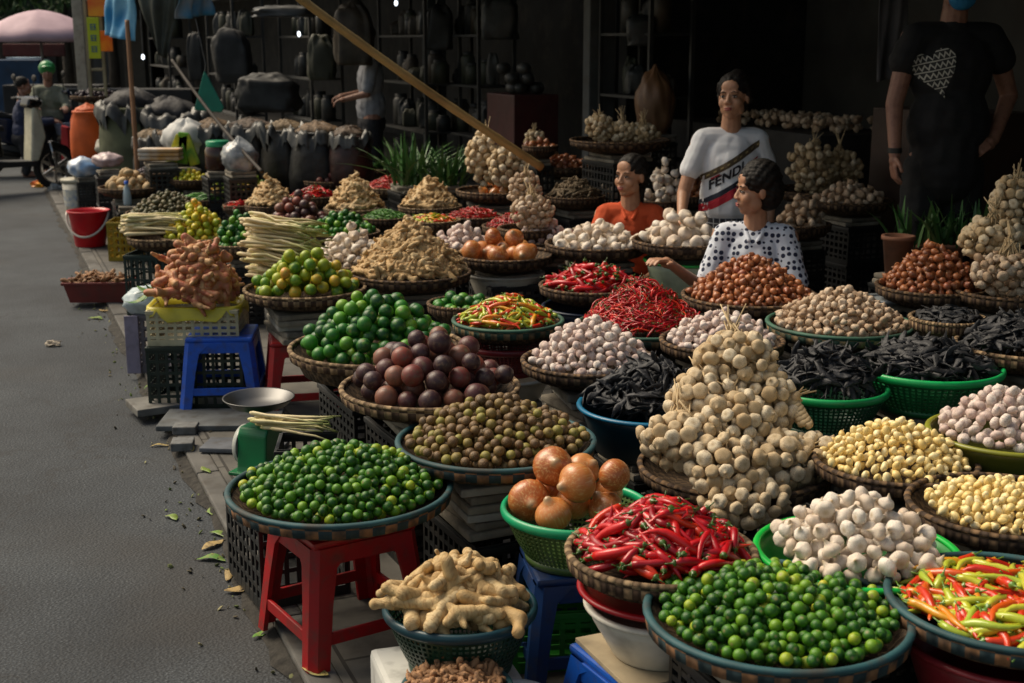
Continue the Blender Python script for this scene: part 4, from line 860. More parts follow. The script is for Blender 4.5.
# ================================================================ garlic tied in bunches
NB = [0]
def bunch(name, center, rad, size, n, label, mat='gtied', stem=(0, 0, 1), group=None, keep=None):
    """one tied bunch: bulbs all round a bundle of dry stalks"""
    c = Vector(center); t = empty(name, c, 0, label, 'garlic bunch', group); g = np.random.default_rng(NB[0] + 50); NB[0] += 1
    tm = KT['gtied'][0]; sv = Vector(stem).normalized(); base = PM[mat]; pts = []; PA = np.zeros((120, 3))
    cand = g.normal(size=(4000, 3)); cand /= np.linalg.norm(cand, axis=1)[:, None]
    for q in cand:
        if len(pts) >= n: break
        if q @ np.array(sv) > .93: continue
        k = g.uniform(.86, 1.06); p = q * np.array(rad) * k
        if not pts or (((PA[:len(pts)] - p) ** 2).sum(1) > (size * .78) ** 2).all(): PA[len(pts)] = p; pts.append((p, q))
    inner = []
    for q in cand[2000:]:
        if len(inner) > n * .5 or len(pts) + len(inner) > 98: break
        p = q * np.array(rad) * .6
        if (((PA[:len(pts) + len(inner)] - p) ** 2).sum(1) > (size * .8) ** 2).all(): PA[len(pts) + len(inner)] = p; inner.append((p, q))
    for p, q in pts + inner:
        z = q - np.array(sv) * .35; z = z + g.normal(size=3) * .3; z /= np.linalg.norm(z); z = -z    # root end outwards
        z = -z if g.random() < .35 else z
        x = np.cross([.3, .5, .8], z); x /= np.linalg.norm(x); B = np.stack([x, np.cross(z, x), z], 1); k = int(g.integers(len(tm))); qn = int(g.random() * 6); key = ('b', mat, k, qn)
        if key not in MC:
            mm = dict(tm[k][0]); mm['rnd'] = np.full(len(mm['V']), (qn + .5) / 6); MC[key] = tomesh('garlic_bulb', mm, base)
        o = bpy.data.objects.new('garlic_bulb', MC[key]); COL.objects.link(o); o.parent = t; s = size / 2 * g.uniform(.82, 1.12)
        o.matrix_local = Matrix([list(B[i] * s) + [p[i]] for i in range(3)] + [[0, 0, 0, 1]])
    st = []
    ra = max(rad)
    for p, q in pts[::2]:
        e = np.array(sv) * ra * .9 + g.normal(size=3) * .012; mid = p * .45 + e * .25
        st.append(tube([p * .85, mid, e], [.0035, .003, .0025], 5))
    for i in range(7):
        e = np.array(sv) * ra * 1.35 + g.normal(size=3) * ra * .18; st.append(tube([np.array(sv) * ra * .3, np.array(sv) * ra * .95 + g.normal(size=3) * .006, e], [.004, .0035, .002], 5))
    for m in st: m['rnd'] = np.full(len(m['V']), g.random())
    bobj('stalk_bundle', join(st), SN, t, smooth=True)
    return t
c0 = at(735, 462, .42)
under(c0, .33, 'stack of tied garlic bunches', .44)
tray(Vector((c0.x, c0.y, .41)), .29, 'brown', 'round woven bamboo tray under the tall stack of tied garlic')
spots = [(735, 362, 3.85, .115, .085, 'topmost'), (704, 402, 3.75, .10, .085, 'left one just under the top'), (763, 404, 3.78, .10, .09, 'right one just under the top'), (733, 425, 3.66, .11, .09, 'middle one'),
         (683, 440, 3.62, .12, .075, 'far left one'), (727, 470, 3.52, .11, .09, 'one low in the middle'), (772, 462, 3.58, .11, .085, 'one low on the right'), (812, 458, 3.66, .10, .065, 'far right one'), (742, 500, 3.46, .12, .06, 'lowest one in front')]
for (px, py, Y, a, b_, wl) in spots:
    p = atY(px, py, Y); bunch('garlic_bunch', p, (a, a * .85, b_), .046, 66, 'bunch of tan tied garlic, ' + wl + ' of the tall stack', stem=(.9, .3, .2) if 'right' in wl else (0, .6, .8))
# netting-like braid of stalks on the right shoulder of the stack
br_ = []
for k in range(3):
    P = []
    for i in range(26): q = i / 25; p = atY(782 + 24 * q, 385 + 40 * q, 3.8 - .1 * q); P.append((p.x + .016 * math.sin(q * 22 + k * 2.1), p.y + .016 * math.cos(q * 22 + k * 2.1), p.z))
    br_.append(tube(P, [.011] * 26, 7))
tag(bobj('stalk_braid', join(br_), SN, smooth=True), 'thick plait of dry garlic stalks on the right shoulder of the tall stack', 'braid')
for px, py, Y, a, b_, sz, n, lab, mt in [
    (487, 158, 8.6, .13, .17, .055, 60, 'tall bunch of tan garlic at the back, left half beside the bamboo pole', 'gtied'), (508, 168, 8.45, .12, .12, .055, 50, 'bunch of tan garlic at the back, right half below the bamboo pole', 'gtied'),
    (525, 190, 7.1, .085, .10, .038, 60, 'bunch of small yellow bulbs leaning against the back onions', 'gdull'), (532, 212, 6.95, .11, .09, .038, 60, 'lower bunch of small yellow bulbs behind the pinkish garlic', 'gdull'),
    (535, 141, 9.4, .07, .08, .045, 22, 'small bunch of tan garlic at the tip of the bamboo pole', 'gtied'),
    (600, 128, 8.6, .09, .08, .045, 40, 'bunch of dull garlic on the left of the high shelf tray', 'gtied'), (622, 131, 8.6, .10, .06, .045, 40, 'bunch of dull garlic in the middle of the high shelf tray', 'gtied'), (643, 133, 8.6, .10, .055, .045, 40, 'bunch of dull garlic on the right of the high shelf tray', 'gtied'),
    (812, 166, 8.0, .15, .16, .05, 60, 'bunch of brownish garlic at the back right of the standing woman', 'gtied'), (838, 170, 8.1, .16, .12, .05, 60, 'shaded bunch of brownish garlic above the yellowish garlic tray', 'gtied'),
    (1015, 205, 5.3, .10, .12, .042, 70, 'topmost bunch of small garlic at the right edge', 'gtied'), (992, 240, 5.2, .12, .09, .042, 70, 'middle bunch of small garlic at the right edge', 'gtied'), (1008, 272, 5.05, .14, .08, .04, 80, 'lowest bunch of yellowish small garlic at the right edge', 'gdull')]:
    bunch('garlic_bunch', atY(px, py, Y), (a, a * .8, b_), sz, n, lab, mt)
for (px, py, Y, wd, what) in [(498, 190, 8.5, .5, 'tall back bunches of tan garlic'), (528, 228, 7.0, .3, 'bunches of small yellow bulbs'), (620, 140, 8.6, .6, 'high shelf bunches of dull garlic'), (824, 190, 8.05, .56, 'shaded bunches of brownish garlic'), (1010, 290, 5.15, .42, 'bunches of small garlic at the right edge'), (535, 153, 9.4, .3, 'small bunch at the tip of the bamboo pole')]:
    p = atY(px, py, Y); tray(p, wd * .55, 'brown', 'round woven bamboo tray under the ' + what); under(p, p.z - .085, 'tray of ' + what.replace('bunches of ', '').replace('bunch at the', 'garlic at the'), min(.42, wd * .8), z0=(.2 if p.x * N.x + p.y * N.y > 4.3 else 0))
# ================================================================ people
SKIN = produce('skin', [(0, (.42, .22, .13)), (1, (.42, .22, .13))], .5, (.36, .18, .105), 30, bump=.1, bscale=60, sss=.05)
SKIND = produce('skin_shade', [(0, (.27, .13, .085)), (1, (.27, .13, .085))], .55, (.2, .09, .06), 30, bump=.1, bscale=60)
HAIR = produce('black_hair', [(0, (.006, .005, .004)), (1, (.009, .007, .006))], .62, (.014, .011, .009), 60, stretch=(1, 1, .15), bump=1.0, bscale=90, spec=.25)
EYEW = plain('eye_white', (.34, .3, .27), .25, noise=.02); IRIS = plain('iris', (.015, .008, .005), .1, noise=.02); LIP = plain('lip', (.33, .085, .07), .45, noise=.1); BROW = plain('brow', (.015, .01, .008), .8)
def Mhead(p, yaw, pitch=0, roll=0):
    return Matrix.Translation(p) @ Matrix.Rotation(yaw, 4, 'Z') @ Matrix.Rotation(pitch, 4, 'X') @ Matrix.Rotation(roll, 4, 'Y')
def tr(m, M):
    A = np.array(M.to_3x3()); return xf(m, A, np.array(M.translation))
def head_shapes(M):
    E_ = lambda c, r, **k: tr(ell(c, r, **k), M); K = lambda a, b, r0, r1: tr(cap(a, b, r0, r1), M)
    s = [E_((0, -.012, .032), (.07, .088, .08), nu=20, nv=14), E_((0, .026, -.03), (.057, .056, .072), nu=20, nv=14), E_((0, .047, -.085), (.024, .024, .02)), E_((.033, .052, -.028), (.026, .024, .028)), E_((-.033, .052, -.028), (.026, .024, .028)),
         K((0, .076, .008), (0, .091, -.025), .008, .0115), E_((.012, .089, -.03), (.008, .01, .007)), E_((-.012, .089, -.03), (.008, .01, .007)), K((-.034, .066, .022), (.034, .066, .022), .012, .012), E_((0, .06, .05), (.045, .02, .035)),
         E_((.047, .015, -.055), (.012, .03, .03)), E_((-.047, .015, -.055), (.012, .03, .03)), E_((0, .071, -.058), (.027, .014, .02))]
    for sx in (-1, 1): s += [E_((sx * .07, -.008, -.004), (.009, .016, .028))]
    return s
def face_parts(body, M, hair=None):
    MI = M
    for sx in (-1, 1):
        bobj('eye', tr(ell((sx * .029, .0715, .0), (.0125, .009, .0052)), MI), EYEW, body, smooth=True)
        bobj('iris', tr(ell((sx * .029, .0785, .0), (.0056, .0032, .005)), MI), IRIS, body, smooth=True)
        bobj('eyelid', tr(tube([(sx * .014, .079, .001), (sx * .022, .0825, .0065), (sx * .031, .081, .0072), (sx * .044, .071, .002)], [.001, .0022, .0024, .001], 6), MI), BROW, body, smooth=True)
        bobj('eyebrow', tr(tube([(sx * .013, .080, .019), (sx * .027, .0815, .0255), (sx * .046, .070, .0205)], [.0018, .0032, .001], 6), MI), BROW, body, smooth=True)
    bobj('lips', join([tr(ell((0, .0838, -.0545), (.0215, .0065, .0045)), MI), tr(ell((0, .083, -.0625), (.019, .0065, .0055)), MI)]), LIP, body, smooth=True)
def hand_shapes(p, d, up, s=1.0, curl=.5, side=1):
    """palm and five fingers; d = direction the fingers point, up = back of the hand"""
    d = np.array(Vector(d).normalized()); up = np.array(up, float); up -= d * (up @ d); up /= np.linalg.norm(up); sd = np.cross(d, up) * side; p = np.array(p, float); ms = []
    ms.append(tr(ell((0, 0, 0), (.5, .5, .5)), Matrix.Identity(4)))
    B = np.stack([d, sd, up], 1); ms = [xf(ell((0, 0, 0), (.047, .04, .014)), B, p + d * .045)]
    ms.append(cap(p, p + d * .03, .023, .026))
    for k, (o, L, r) in enumerate([(-.030, .062, .0078), (-.010, .074, .0085), (.011, .070, .0083), (.031, .055, .0072)]):
        a = p + d * .078 + sd * o * .85; dd = d * math.cos(curl * .5) - up * math.sin(curl * .5); b = a + dd * L * .45 + sd * o * .1; d3 = d * math.cos(curl * 1.5) - up * math.sin(curl * 1.5); c = b + d3 * L * .5
        ms += [cap(a - dd * .02, b, r * 1.1, r), cap(b, c, r, r * .8)]
    a = p + d * .03 - sd * .03; b = a + (d * .7 - sd * .75 - up * .15) * .034; c = b + (d * .95 - sd * .25 - up * .25) * .03
    ms += [cap(a, b, .012, .0105), cap(b, c, .0105, .0085)]
    return ms
def limb(a, b, c, ra, rb, rc, rd):
    return [cap(a, b, ra, rb), cap(b, c, rb * .98, rc)]
def crease(m, amp, f, seed=3):
    """folds in cloth, locks in hair: lumps running down and across the surface"""
    r = np.random.default_rng(seed); v = m['V']; c = v.mean(0); d = v - c; d[:, 2] = 0; d /= np.linalg.norm(d, axis=1)[:, None] + 1e-6; h = 0
    for k in ((28, 9, 30), (-17, 22, 38), (45, -20, 16), (9, 35, -52)): h = h + np.abs(np.sin(v @ (np.array(k) * f * r.uniform(.8, 1.2)) * .9 + r.random() * 6)) - .6
    m['V'] = v + d * (h * amp * .5)[:, None]; return m
def make_person(label, body_ms, M, skin, clothes, hair_ms, extra_face=True, loc=(0, 0, 0), rz=0, vox=.0048):
    """clothes: list of (name, shapes, material, voxel)"""
    body = bobj('person', remesh(body_ms, vox, 3), skin, smooth=True); body.location = loc; body.rotation_euler = (0, 0, rz); tag(body, label, 'person')
    if extra_face: face_parts(body, M)
    out = {}
    for nme, ms, mat, vx in clothes: out[nme] = bobj(nme, crease(remesh(ms, vx, 5), .0045, 1), mat, body, smooth=True)
    if hair_ms: out['hair'] = bobj('hair', crease(remesh(hair_ms, .006, 3), .006, 3), HAIR, body, smooth=True)
    return body, out
def project_on(m, target, axis=(0, 1, 0), lift_=.003, front=2.0):
    """lay a flat design (x, z) on a garment's chest: each point is pushed back along the axis on to the cloth"""
    me = target.data; bv = BVHTree.FromPolygons([v.co[:] for v in me.vertices], [tuple(p.vertices) for p in me.polygons]); ax = Vector(axis); V = m['V'].copy()
    for i, v in enumerate(V):
        h, n_, _, _ = bv.ray_cast(Vector(v) + ax * front, -ax)
        if h is not None: V[i] = h + ax * lift_
    m = dict(m); m['V'] = V; return m
def strip(p0, p1, wd, nx=24, ny=3, taper=None):
    """flat parallelogram grid in x, z between two points, upright width wd"""
    V = []; Q = []
    for i in range(nx + 1):
        t = i / nx; x = p0[0] + (p1[0] - p0[0]) * t; z = p0[1] + (p1[1] - p0[1]) * t
        for j in range(ny + 1): V.append((x, 0, z + wd * (j / ny - .5)))
    for i in range(nx):
        for j in range(ny): a = i * (ny + 1) + j; Q.append((a, a + 1, a + ny + 2, a + ny + 1))
    return mk(np.array(V), Q)
def text_mesh(s, size, shear=0.0):
    cu = bpy.data.curves.new('txt', 'FONT'); cu.body = s; cu.size = size; cu.align_x = 'CENTER'; cu.align_y = 'CENTER'; cu.offset = size * .035; cu.shear = shear; cu.space_character = 1.05
    o = bpy.data.objects.new('txt', cu); COL.objects.link(o); dg = bpy.context.evaluated_depsgraph_get(); me = o.evaluated_get(dg).to_mesh()
    bm = bmesh.new(); bm.from_mesh(me); o.evaluated_get(dg).to_mesh_clear(); bpy.data.objects.remove(o); bmesh.ops.triangulate(bm, faces=bm.faces[:])
    bmesh.ops.subdivide_edges(bm, edges=[e for e in bm.edges if e.calc_length() > size * .25], cuts=2); bmesh.ops.triangulate(bm, faces=bm.faces[:]); return frombm(bm)

# ---- woman standing, white T-shirt with diagonal bands; local frame faces +Y, root at her feet
def clothmat(name, col, **k): return plain(name, col, .85, bump=.35, nscale=k.pop('nscale', 14), **k)
p = atY(726, 100, 6.6); gx, gy = p.x + .03, p.y
hz = zat_(91, gy) ; hz = hz  # head centre height
cz = hz - .03
M = Mhead((.0, .045, cz), R(-28), R(4), R(2))
sh = cz - .215
hp = np.array
L0, R0 = hp([-.155, 0, sh]), hp([.155, 0, sh])  # +x is her right side (left in the picture, she faces the camera)
relb = hp([.235, .05, sh - .26]); rw = hp([.262, .2, sh - .375]); lelb = hp([-.225, -.05, sh - .27]); lw = hp([-.20, .03, sh - .50])
body = head_shapes(M) + [cap((0, .015, cz - .06), (0, -.01, sh + .02), .046, .055), cap((-.11, -.005, sh), (.11, -.005, sh), .055, .055), ell((0, 0, sh - .12), (.13, .085, .17)), ell((0, 0, sh - .33), (.105, .075, .15)), ell((0, 0, sh - .5), (.145, .1, .12)),
        cap(R0, relb, .043, .034), cap(relb, rw, .034, .021), cap(L0, lelb, .043, .034), cap(lelb, lw, .034, .021),
        cap((-.085, 0, sh - .52), (-.09, .02, .45), .085, .055), cap((-.09, .02, .45), (-.09, -.01, .07), .055, .035), cap((.085, 0, sh - .52), (.09, .02, .45), .085, .055), cap((.09, .02, .45), (.09, -.01, .07), .055, .035),
        cap((-.09, -.03, .035), (-.1, .14, .03), .035, .03), cap((.09, -.03, .035), (.1, .14, .03), .035, .03)]
body += hand_shapes(rw, (rw - relb) * [.3, 1.1, .55], (0, .35, 1), curl=.45, side=1) + hand_shapes(lw, (.05, .1, -1), (-1, 0, 0), curl=.6, side=-1)
shirt = [cap((-.115, -.005, sh + .005), (.115, -.005, sh + .005), .062, .062), ell((0, 0, sh - .12), (.158, .112, .18)), ell((0, .005, sh - .12), (.13, .125, .12)), ell((0, 0, sh - .26), (.15, .11, .16)), cap((0, 0, sh - .24), (0, 0, sh - .31), .128, .135),
         cap(R0 + [-.02, 0, .005], R0 + (relb - R0) * .55, .057, .056), cap(L0 + [.02, 0, .005], L0 + (lelb - L0) * .55, .057, .056), cap((0, -.01, sh), (0, -.01, sh + .03), .075, .056), cap((.02, -.01, sh + .02), (.13, -.005, sh + .0), .05, .055), cap((-.02, -.01, sh + .02), (-.13, -.005, sh + .0), .05, .055)]
sk = [ell((0, 0, sh - .5), (.175, .125, .12)), cap((0, 0, sh - .4), (0, 0, sh - .5), .118, .13), cap((-.075, 0, sh - .5), (-.09, .0, .3), .1, .1), cap((.075, 0, sh - .5), (.09, .0, .3), .1, .1)]
chk, nt_, b_ = newmat('check_cloth'); tc = nd(nt_, "ShaderNodeTexCoord"); br = nd(nt_, "ShaderNodeTexBrick"); br.offset = 0; br.inputs['Scale'].default_value = 1; br.inputs['Brick Width'].default_value = .028; br.inputs['Row Height'].default_value = .028; br.inputs['Mortar Size'].default_value = .0022
br.inputs['Color1'].default_value = br.inputs['Color2'].default_value = (.012, .014, .022, 1); br.inputs['Mortar'].default_value = (.3, .31, .33, 1)
sp_ = nd(nt_, "ShaderNodeSeparateXYZ"); cb_ = nd(nt_, "ShaderNodeCombineXYZ"); nt_.links.new(tc.outputs['Object'], sp_.inputs[0]); nt_.links.new(sp_.outputs[0], cb_.inputs[0]); nt_.links.new(sp_.outputs[2], cb_.inputs[1]); nt_.links.new(cb_.outputs[0], br.inputs[0]); nt_.links.new(br.outputs[0], b_.inputs['Base Color']); b_.inputs['Roughness'].default_value = .9
hair = [tr(ell((0, -.016, .05), (.08, .092, .079), nu=20, nv=14), M), tr(ell((0, -.06, -.01), (.066, .05, .075)), M), tr(cap((0, .0, .1), (0, -.05, .1), .03, .045), M), tr(cap((-.066, .015, .06), (-.071, -.03, -.01), .017, .022), M), tr(cap((.066, .015, .06), (.071, -.03, -.01), .017, .022), M)]
FR = R(180) + 0
wm, out = make_person('woman standing in a white T-shirt with diagonal bands, one hand reaching to the garlic', body, M, SKIN,
    [('t_shirt', shirt, clothmat('white_tshirt', (.66, .68, .72), noise=.04), .006), ('check_skirt', sk, chk, .008)], hair, loc=(gx, gy, 0), rz=R(180))
ts = out['t_shirt']
def pr(m, mat, nme, l=.003): return bobj(nme, project_on(m, ts, lift_=l), mat, ts)
# in the picture the bands rise to the right, which is towards -x here
zc = sh - .155; slope = -.62
def band(dz, wd, mat, nme, x0=.15, x1=-.135, l=.003, lenx=None): return pr(strip((x0, zc + slope * x0 + dz), (x1, zc + slope * x1 + dz), wd, 30, 3), mat, nme, l)
band(.062, .036, plain('band_brown_print', (.085, .06, .03), .8), 'brown_band'); band(-.062, .026, plain('band_navy', (.01, .014, .03), .8), 'navy_band'); band(-.098, .045, plain('band_red', (.42, .012, .03), .8), 'red_band')
for k in range(9):   # small interlaced marks woven through the brown band
    x = .125 - k * .031; pr(strip((x, zc + slope * x + .062), (x - .014, zc + slope * (x - .014) + .062), .008, 3, 2), plain('band_gold', (.32, .24, .1), .8), 'band_mark', .0045)
tm_ = text_mesh('FENDI', .064, .0); V = tm_['V']; ang = math.atan(-slope)
X = V[:, 0] * math.cos(ang * .8) ; Zs = V[:, 0] * math.tan(ang) * .95 + V[:, 1]
tm_['V'] = np.stack([-(V[:, 0] * .92) + .03, np.zeros(len(V)), V[:, 0] * .92 * (-slope) + V[:, 1] + zc + slope * .03 + .004], 1)
pr(tm_, plain('print_black', (.012, .012, .02), .8), 'printed_lettering', .0045)
pr(strip((.105, zc + slope * .105 + .035), (.065, zc + slope * .065 + .035), .008, 5, 1), plain('band_red', (.42, .012, .03)), 'red_mark', .0045); pr(strip((-.105, zc + slope * -.105 - .0), (-.13, zc + slope * -.13 - .0), .008, 5, 1), plain('band_red', (.42, .012, .03)), 'red_mark', .0045)

# ---- seated women
def seated(label, px, py, Y, yaw_body, yaw_head, shirtmat, hairstyle, pitch=0, reach=None, stoolcol='#2a3350', what=''):
    p = atY(px, py, Y); cz = p.z; sh = cz - .205; hipz = sh - .44
    M = Mhead((0, .04, cz), yaw_head, R(pitch), 0)
    R0, L0 = hp([.15, .01, sh]), hp([-.15, .01, sh]); relb = hp([.2, .1, sh - .26]); lelb = hp([-.2, .1, sh - .26]); rw = hp([.12, .3, sh - .28]) ; lw = hp([-.1, .3, sh - .3])
    if reach is not None: relb = hp([.2, .06, sh - .25]); rw = hp(reach)
    body = head_shapes(M) + [cap((0, .015, cz - .06), (0, 0, sh + .02), .046, .058), cap((0, 0, sh + .03), (.1, 0, sh + .01), .035, .045), cap((0, 0, sh + .03), (-.1, 0, sh + .01), .035, .045), cap((-.105, 0, sh), (.105, 0, sh), .052, .052), ell((0, 0, sh - .13), (.135, .095, .17)), ell((0, -.01, sh - .32), (.135, .1, .16)), ell((0, -.02, hipz + .02), (.165, .13, .12)),
            cap(R0, relb, .042, .033), cap(relb, rw, .033, .021), cap(L0, lelb, .042, .033), cap(lelb, lw, .033, .021)]
    for s in (-1, 1): body += [cap((s * .09, 0, hipz), (s * .13, .38, hipz + .03), .08, .055), cap((s * .13, .38, hipz + .03), (s * .12, .34, .08), .053, .034), cap((s * .12, .3, .035), (s * .13, .46, .03), .034, .028)]
    body += hand_shapes(rw, (rw - relb) * [1, 1, .6], (0, 0, 1), curl=.6) + hand_shapes(lw, (lw - lelb), (0, 0, 1), curl=.5, side=-1)
    shirt = [cap((-.11, 0, sh + .003), (.11, 0, sh + .003), .06, .06), ell((0, 0, sh - .13), (.155, .115, .18)), ell((0, -.01, sh - .3), (.16, .125, .19)), ell((0, -.02, hipz + .06), (.18, .145, .1)), cap(R0 + [-.02, 0, 0], R0 + (relb - R0) * .75, .058, .062), cap(L0 + [.02, 0, 0], L0 + (lelb - L0) * .75, .058, .062)]
    collar = [cap((.055, .01, sh + .055), (.02, .085, sh - .01), .014, .011), cap((-.055, .01, sh + .055), (-.02, .085, sh - .01), .014, .011), cap((.055, .01, sh + .055), (0, -.06, sh + .06), .014, .014), cap((-.055, .01, sh + .055), (0, -.06, sh + .06), .014, .014)]
    trous = [ell((0, -.02, hipz + .0), (.18, .145, .11))] + sum([[cap((s * .09, 0, hipz), (s * .13, .38, hipz + .03), .09, .066), cap((s * .13, .38, hipz + .03), (s * .12, .34, .14), .064, .05)] for s in (-1, 1)], [])
    if hairstyle == 'tied':
        hair = [tr(ell((0, -.016, .048), (.078, .09, .078), nu=20, nv=14), M), tr(ell((0, -.075, -.0), (.05, .045, .06)), M), tr(cap((.062, -.02, .03), (.056, -.05, -.02), .022, .024), M), tr(cap((-.062, -.02, .03), (-.056, -.05, -.02), .022, .024), M), tr(cap((0, -.1, -.02), (0, -.09, -.16), .03, .018), M)]
    else:
        hair = [tr(ell((0, -.018, .05), (.085, .096, .083), nu=20, nv=14), M), tr(ell((0, -.05, -.005), (.078, .062, .085)), M), tr(ell((.0, -.02, .085), (.07, .08, .06)), M), tr(ell((0, -.055, .0), (.08, .07, .09)), M)]
    b_, out = make_person(label, body, M, SKIN, [('blouse', shirt, shirtmat, .006), ('trousers', trous, clothmat('dark_trousers', (.02, .02, .025)), .009)], hair, loc=(p.x, p.y, 0), rz=yaw_body)
    bobj('collar', remesh(collar, .004, 2), shirtmat, out['blouse'], smooth=True)
    stool(p.x, p.y + .0, hipz - .085, .27, stoolcol, yaw_body, what)
    return b_
dots, nt_, b_ = newmat('dotted_cloth'); tc = nd(nt_, "ShaderNodeTexCoord"); vo = nd(nt_, "ShaderNodeTexVoronoi"); vo.inputs['Scale'].default_value = 37; vo.inputs['Randomness'].default_value = .35
nt_.links.new(tc.outputs['Object'], vo.inputs['Vector']); lt = nd(nt_, "ShaderNodeMath", operation='LESS_THAN'); lt.inputs[1].default_value = .39; nt_.links.new(vo.outputs['Distance'], lt.inputs[0])
nt_.links.new(mixc(nt_, lt.outputs[0], (.62, .66, .74), (.012, .018, .05)), b_.inputs['Base Color']); b_.inputs['Roughness'].default_value = .85
seated('woman seated in a white blouse with navy dots, looking left over the shallots', 757, 190, 5.78, R(165), R(-68), dots, 'short', 0, reach=(.34, .26, .70), stoolcol='#2b3a78', what='blue plastic stool under the woman in the dotted blouse')
seated('woman seated in an orange blouse with tied black hair, looking left', 631, 176, 6.95, R(172), R(-35), clothmat('orange_blouse', (.62, .085, .02), noise=.1), 'tied', 3, stoolcol='#3a3d40', what='grey plastic stool under the woman in the orange blouse')

# ---- man in black at the right, cropped by the frame at his mask
Y = 6.25; p = atY(948, 100, Y); sh = zat_(38, Y); cz = sh + .235; z0 = .2
M = Mhead((.0, .04, cz), R(-10), R(-8), 0)
R0, L0 = hp([.20, 0, sh]), hp([-.20, 0, sh]); relb = hp([.27, .02, sh - .30]); rw = hp([.285, .10, sh - .53]); lelb = hp([-.33, -.06, sh - .27]); lw = hp([-.2, .08, sh - .47])
body = head_shapes(M) + [cap((0, .015, cz - .05), (0, -.01, sh + .02), .056, .065), cap((-.14, -.005, sh), (.14, -.005, sh), .065, .065), ell((0, 0, sh - .15), (.18, .12, .2)), ell((0, .02, sh - .4), (.17, .13, .18)), ell((0, 0, sh - .58), (.175, .13, .14)),
        cap(R0, relb, .053, .042), cap(relb, rw, .042, .028), cap(L0, lelb, .053, .042), cap(lelb, lw, .042, .028)]
for s in (-1, 1): body += [cap((s * .09, 0, sh - .6), (s * .1, .01, .62), .09, .06), cap((s * .1, .01, .62), (s * .1, -.02, .28), .06, .042), cap((s * .1, -.04, .24), (s * .11, .14, .235), .04, .034)]
body += hand_shapes(rw, (.05, .15, -1), (1, 0, .1), s=1.1, curl=.5, side=1) + hand_shapes(lw, (.8, .5, -.25), (-.3, .6, .6), curl=.8, side=-1)
tee = [cap((-.16, -.005, sh), (.16, -.005, sh), .076, .076), ell((0, 0, sh - .15), (.205, .14, .21)), ell((0, .02, sh - .4), (.2, .155, .22)), cap((0, .01, sh - .45), (0, .01, sh - .62), .165, .17), cap(R0 + [-.02, 0, 0], R0 + (relb - R0) * .35, .072, .078), cap(L0 + [.02, 0, 0], L0 + (lelb - L0) * .35, .072, .078), cap((0, 0, sh), (0, 0, sh + .05), .085, .065)]
tr_ = [ell((0, 0, sh - .62), (.19, .15, .13))] + [cap((s * .09, 0, sh - .62), (s * .11, .0, .34), .11, .085) for s in (-1, 1)]
hair = [tr(ell((0, -.025, .045), (.078, .088, .078)), M)]
mask = [tr(ell((0, .06, -.05), (.062, .05, .055)), M)]
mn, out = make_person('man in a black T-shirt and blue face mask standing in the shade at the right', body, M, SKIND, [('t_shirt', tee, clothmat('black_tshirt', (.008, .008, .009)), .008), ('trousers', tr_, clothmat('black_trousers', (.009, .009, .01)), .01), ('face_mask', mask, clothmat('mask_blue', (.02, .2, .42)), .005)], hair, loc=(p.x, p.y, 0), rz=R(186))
hm, nt_, b_ = newmat('heart_print'); tc = nd(nt_, "ShaderNodeTexCoord"); mp = nd(nt_, "ShaderNodeMapping"); mp.inputs['Rotation'].default_value = (0, R(-14), 0); nt_.links.new(tc.outputs['Object'], mp.inputs[0])
s1 = nd(nt_, "ShaderNodeSeparateXYZ"); nt_.links.new(mp.outputs[0], s1.inputs[0])
def mth(op, a, b=None):
    m = nt_.nodes.new("ShaderNodeMath"); m.operation = op
    for i, v in enumerate((a, b)):
        if v is None: continue
        if hasattr(v, 'links'): nt_.links.new(v, m.inputs[i])
        else: m.inputs[i].default_value = v
    return m.outputs[0]
zig = mth('ABSOLUTE', mth('SUBTRACT', mth('FRACT', mth('MULTIPLY', s1.outputs[0], 42.0)), .5)); rowf = mth('FRACT', mth('MULTIPLY', s1.outputs[2], 24.0)); l1 = mth('LESS_THAN', mth('ABSOLUTE', mth('SUBTRACT', rowf, mth('ADD', zig, .3))), .14); l2 = mth('LESS_THAN', rowf, .13)
pat = mth('MAXIMUM', l1, l2); nt_.links.new(mixc(nt_, pat, (.03, .03, .03), (.5, .48, .42)), b_.inputs['Base Color']); b_.inputs['Roughness'].default_value = .8
# heart outline leaning to the left, filled as a fan grid
V = [(0, 0, 0)]; Q = []; T = []; cx_, cz_ = .12, sh - .13; nn = 48
for ring in (.33, .66, 1.0):
    for i in range(nn):
        a = 2 * math.pi * i / nn; hx = 16 * math.sin(a) ** 3 / 16 * .095; hzz = (13 * math.cos(a) - 5 * math.cos(2 * a) - 2 * math.cos(3 * a) - math.cos(4 * a)) / 17; hzz = hzz * (.105 if hzz > 0 else .155)
        V.append((hx * ring, 0, hzz * ring))
V = np.array(V); aR = R(18); V = np.stack([V[:, 0] * math.cos(aR) + V[:, 2] * math.sin(aR) + cx_, V[:, 1], -V[:, 0] * math.sin(aR) + V[:, 2] * math.cos(aR) + cz_], 1)
for i in range(nn):
    j = (i + 1) % nn; T.append((0, 1 + i, 1 + j))
    for k in range(2): Q.append((1 + k * nn + i, 1 + (k + 1) * nn + i, 1 + (k + 1) * nn + j, 1 + k * nn + j))
bobj('heart_print', project_on(mk(V, Q, T), out['t_shirt'], lift_=.003), hm, out['t_shirt'])
bobj('wrist_band', lathe([(.031, -.012), (.034, -.012), (.034, .012), (.031, .012)], 20, True), plain('strap_black', (.01, .01, .01), .5), mn, loc=tuple(rw + (relb - rw) * .08))
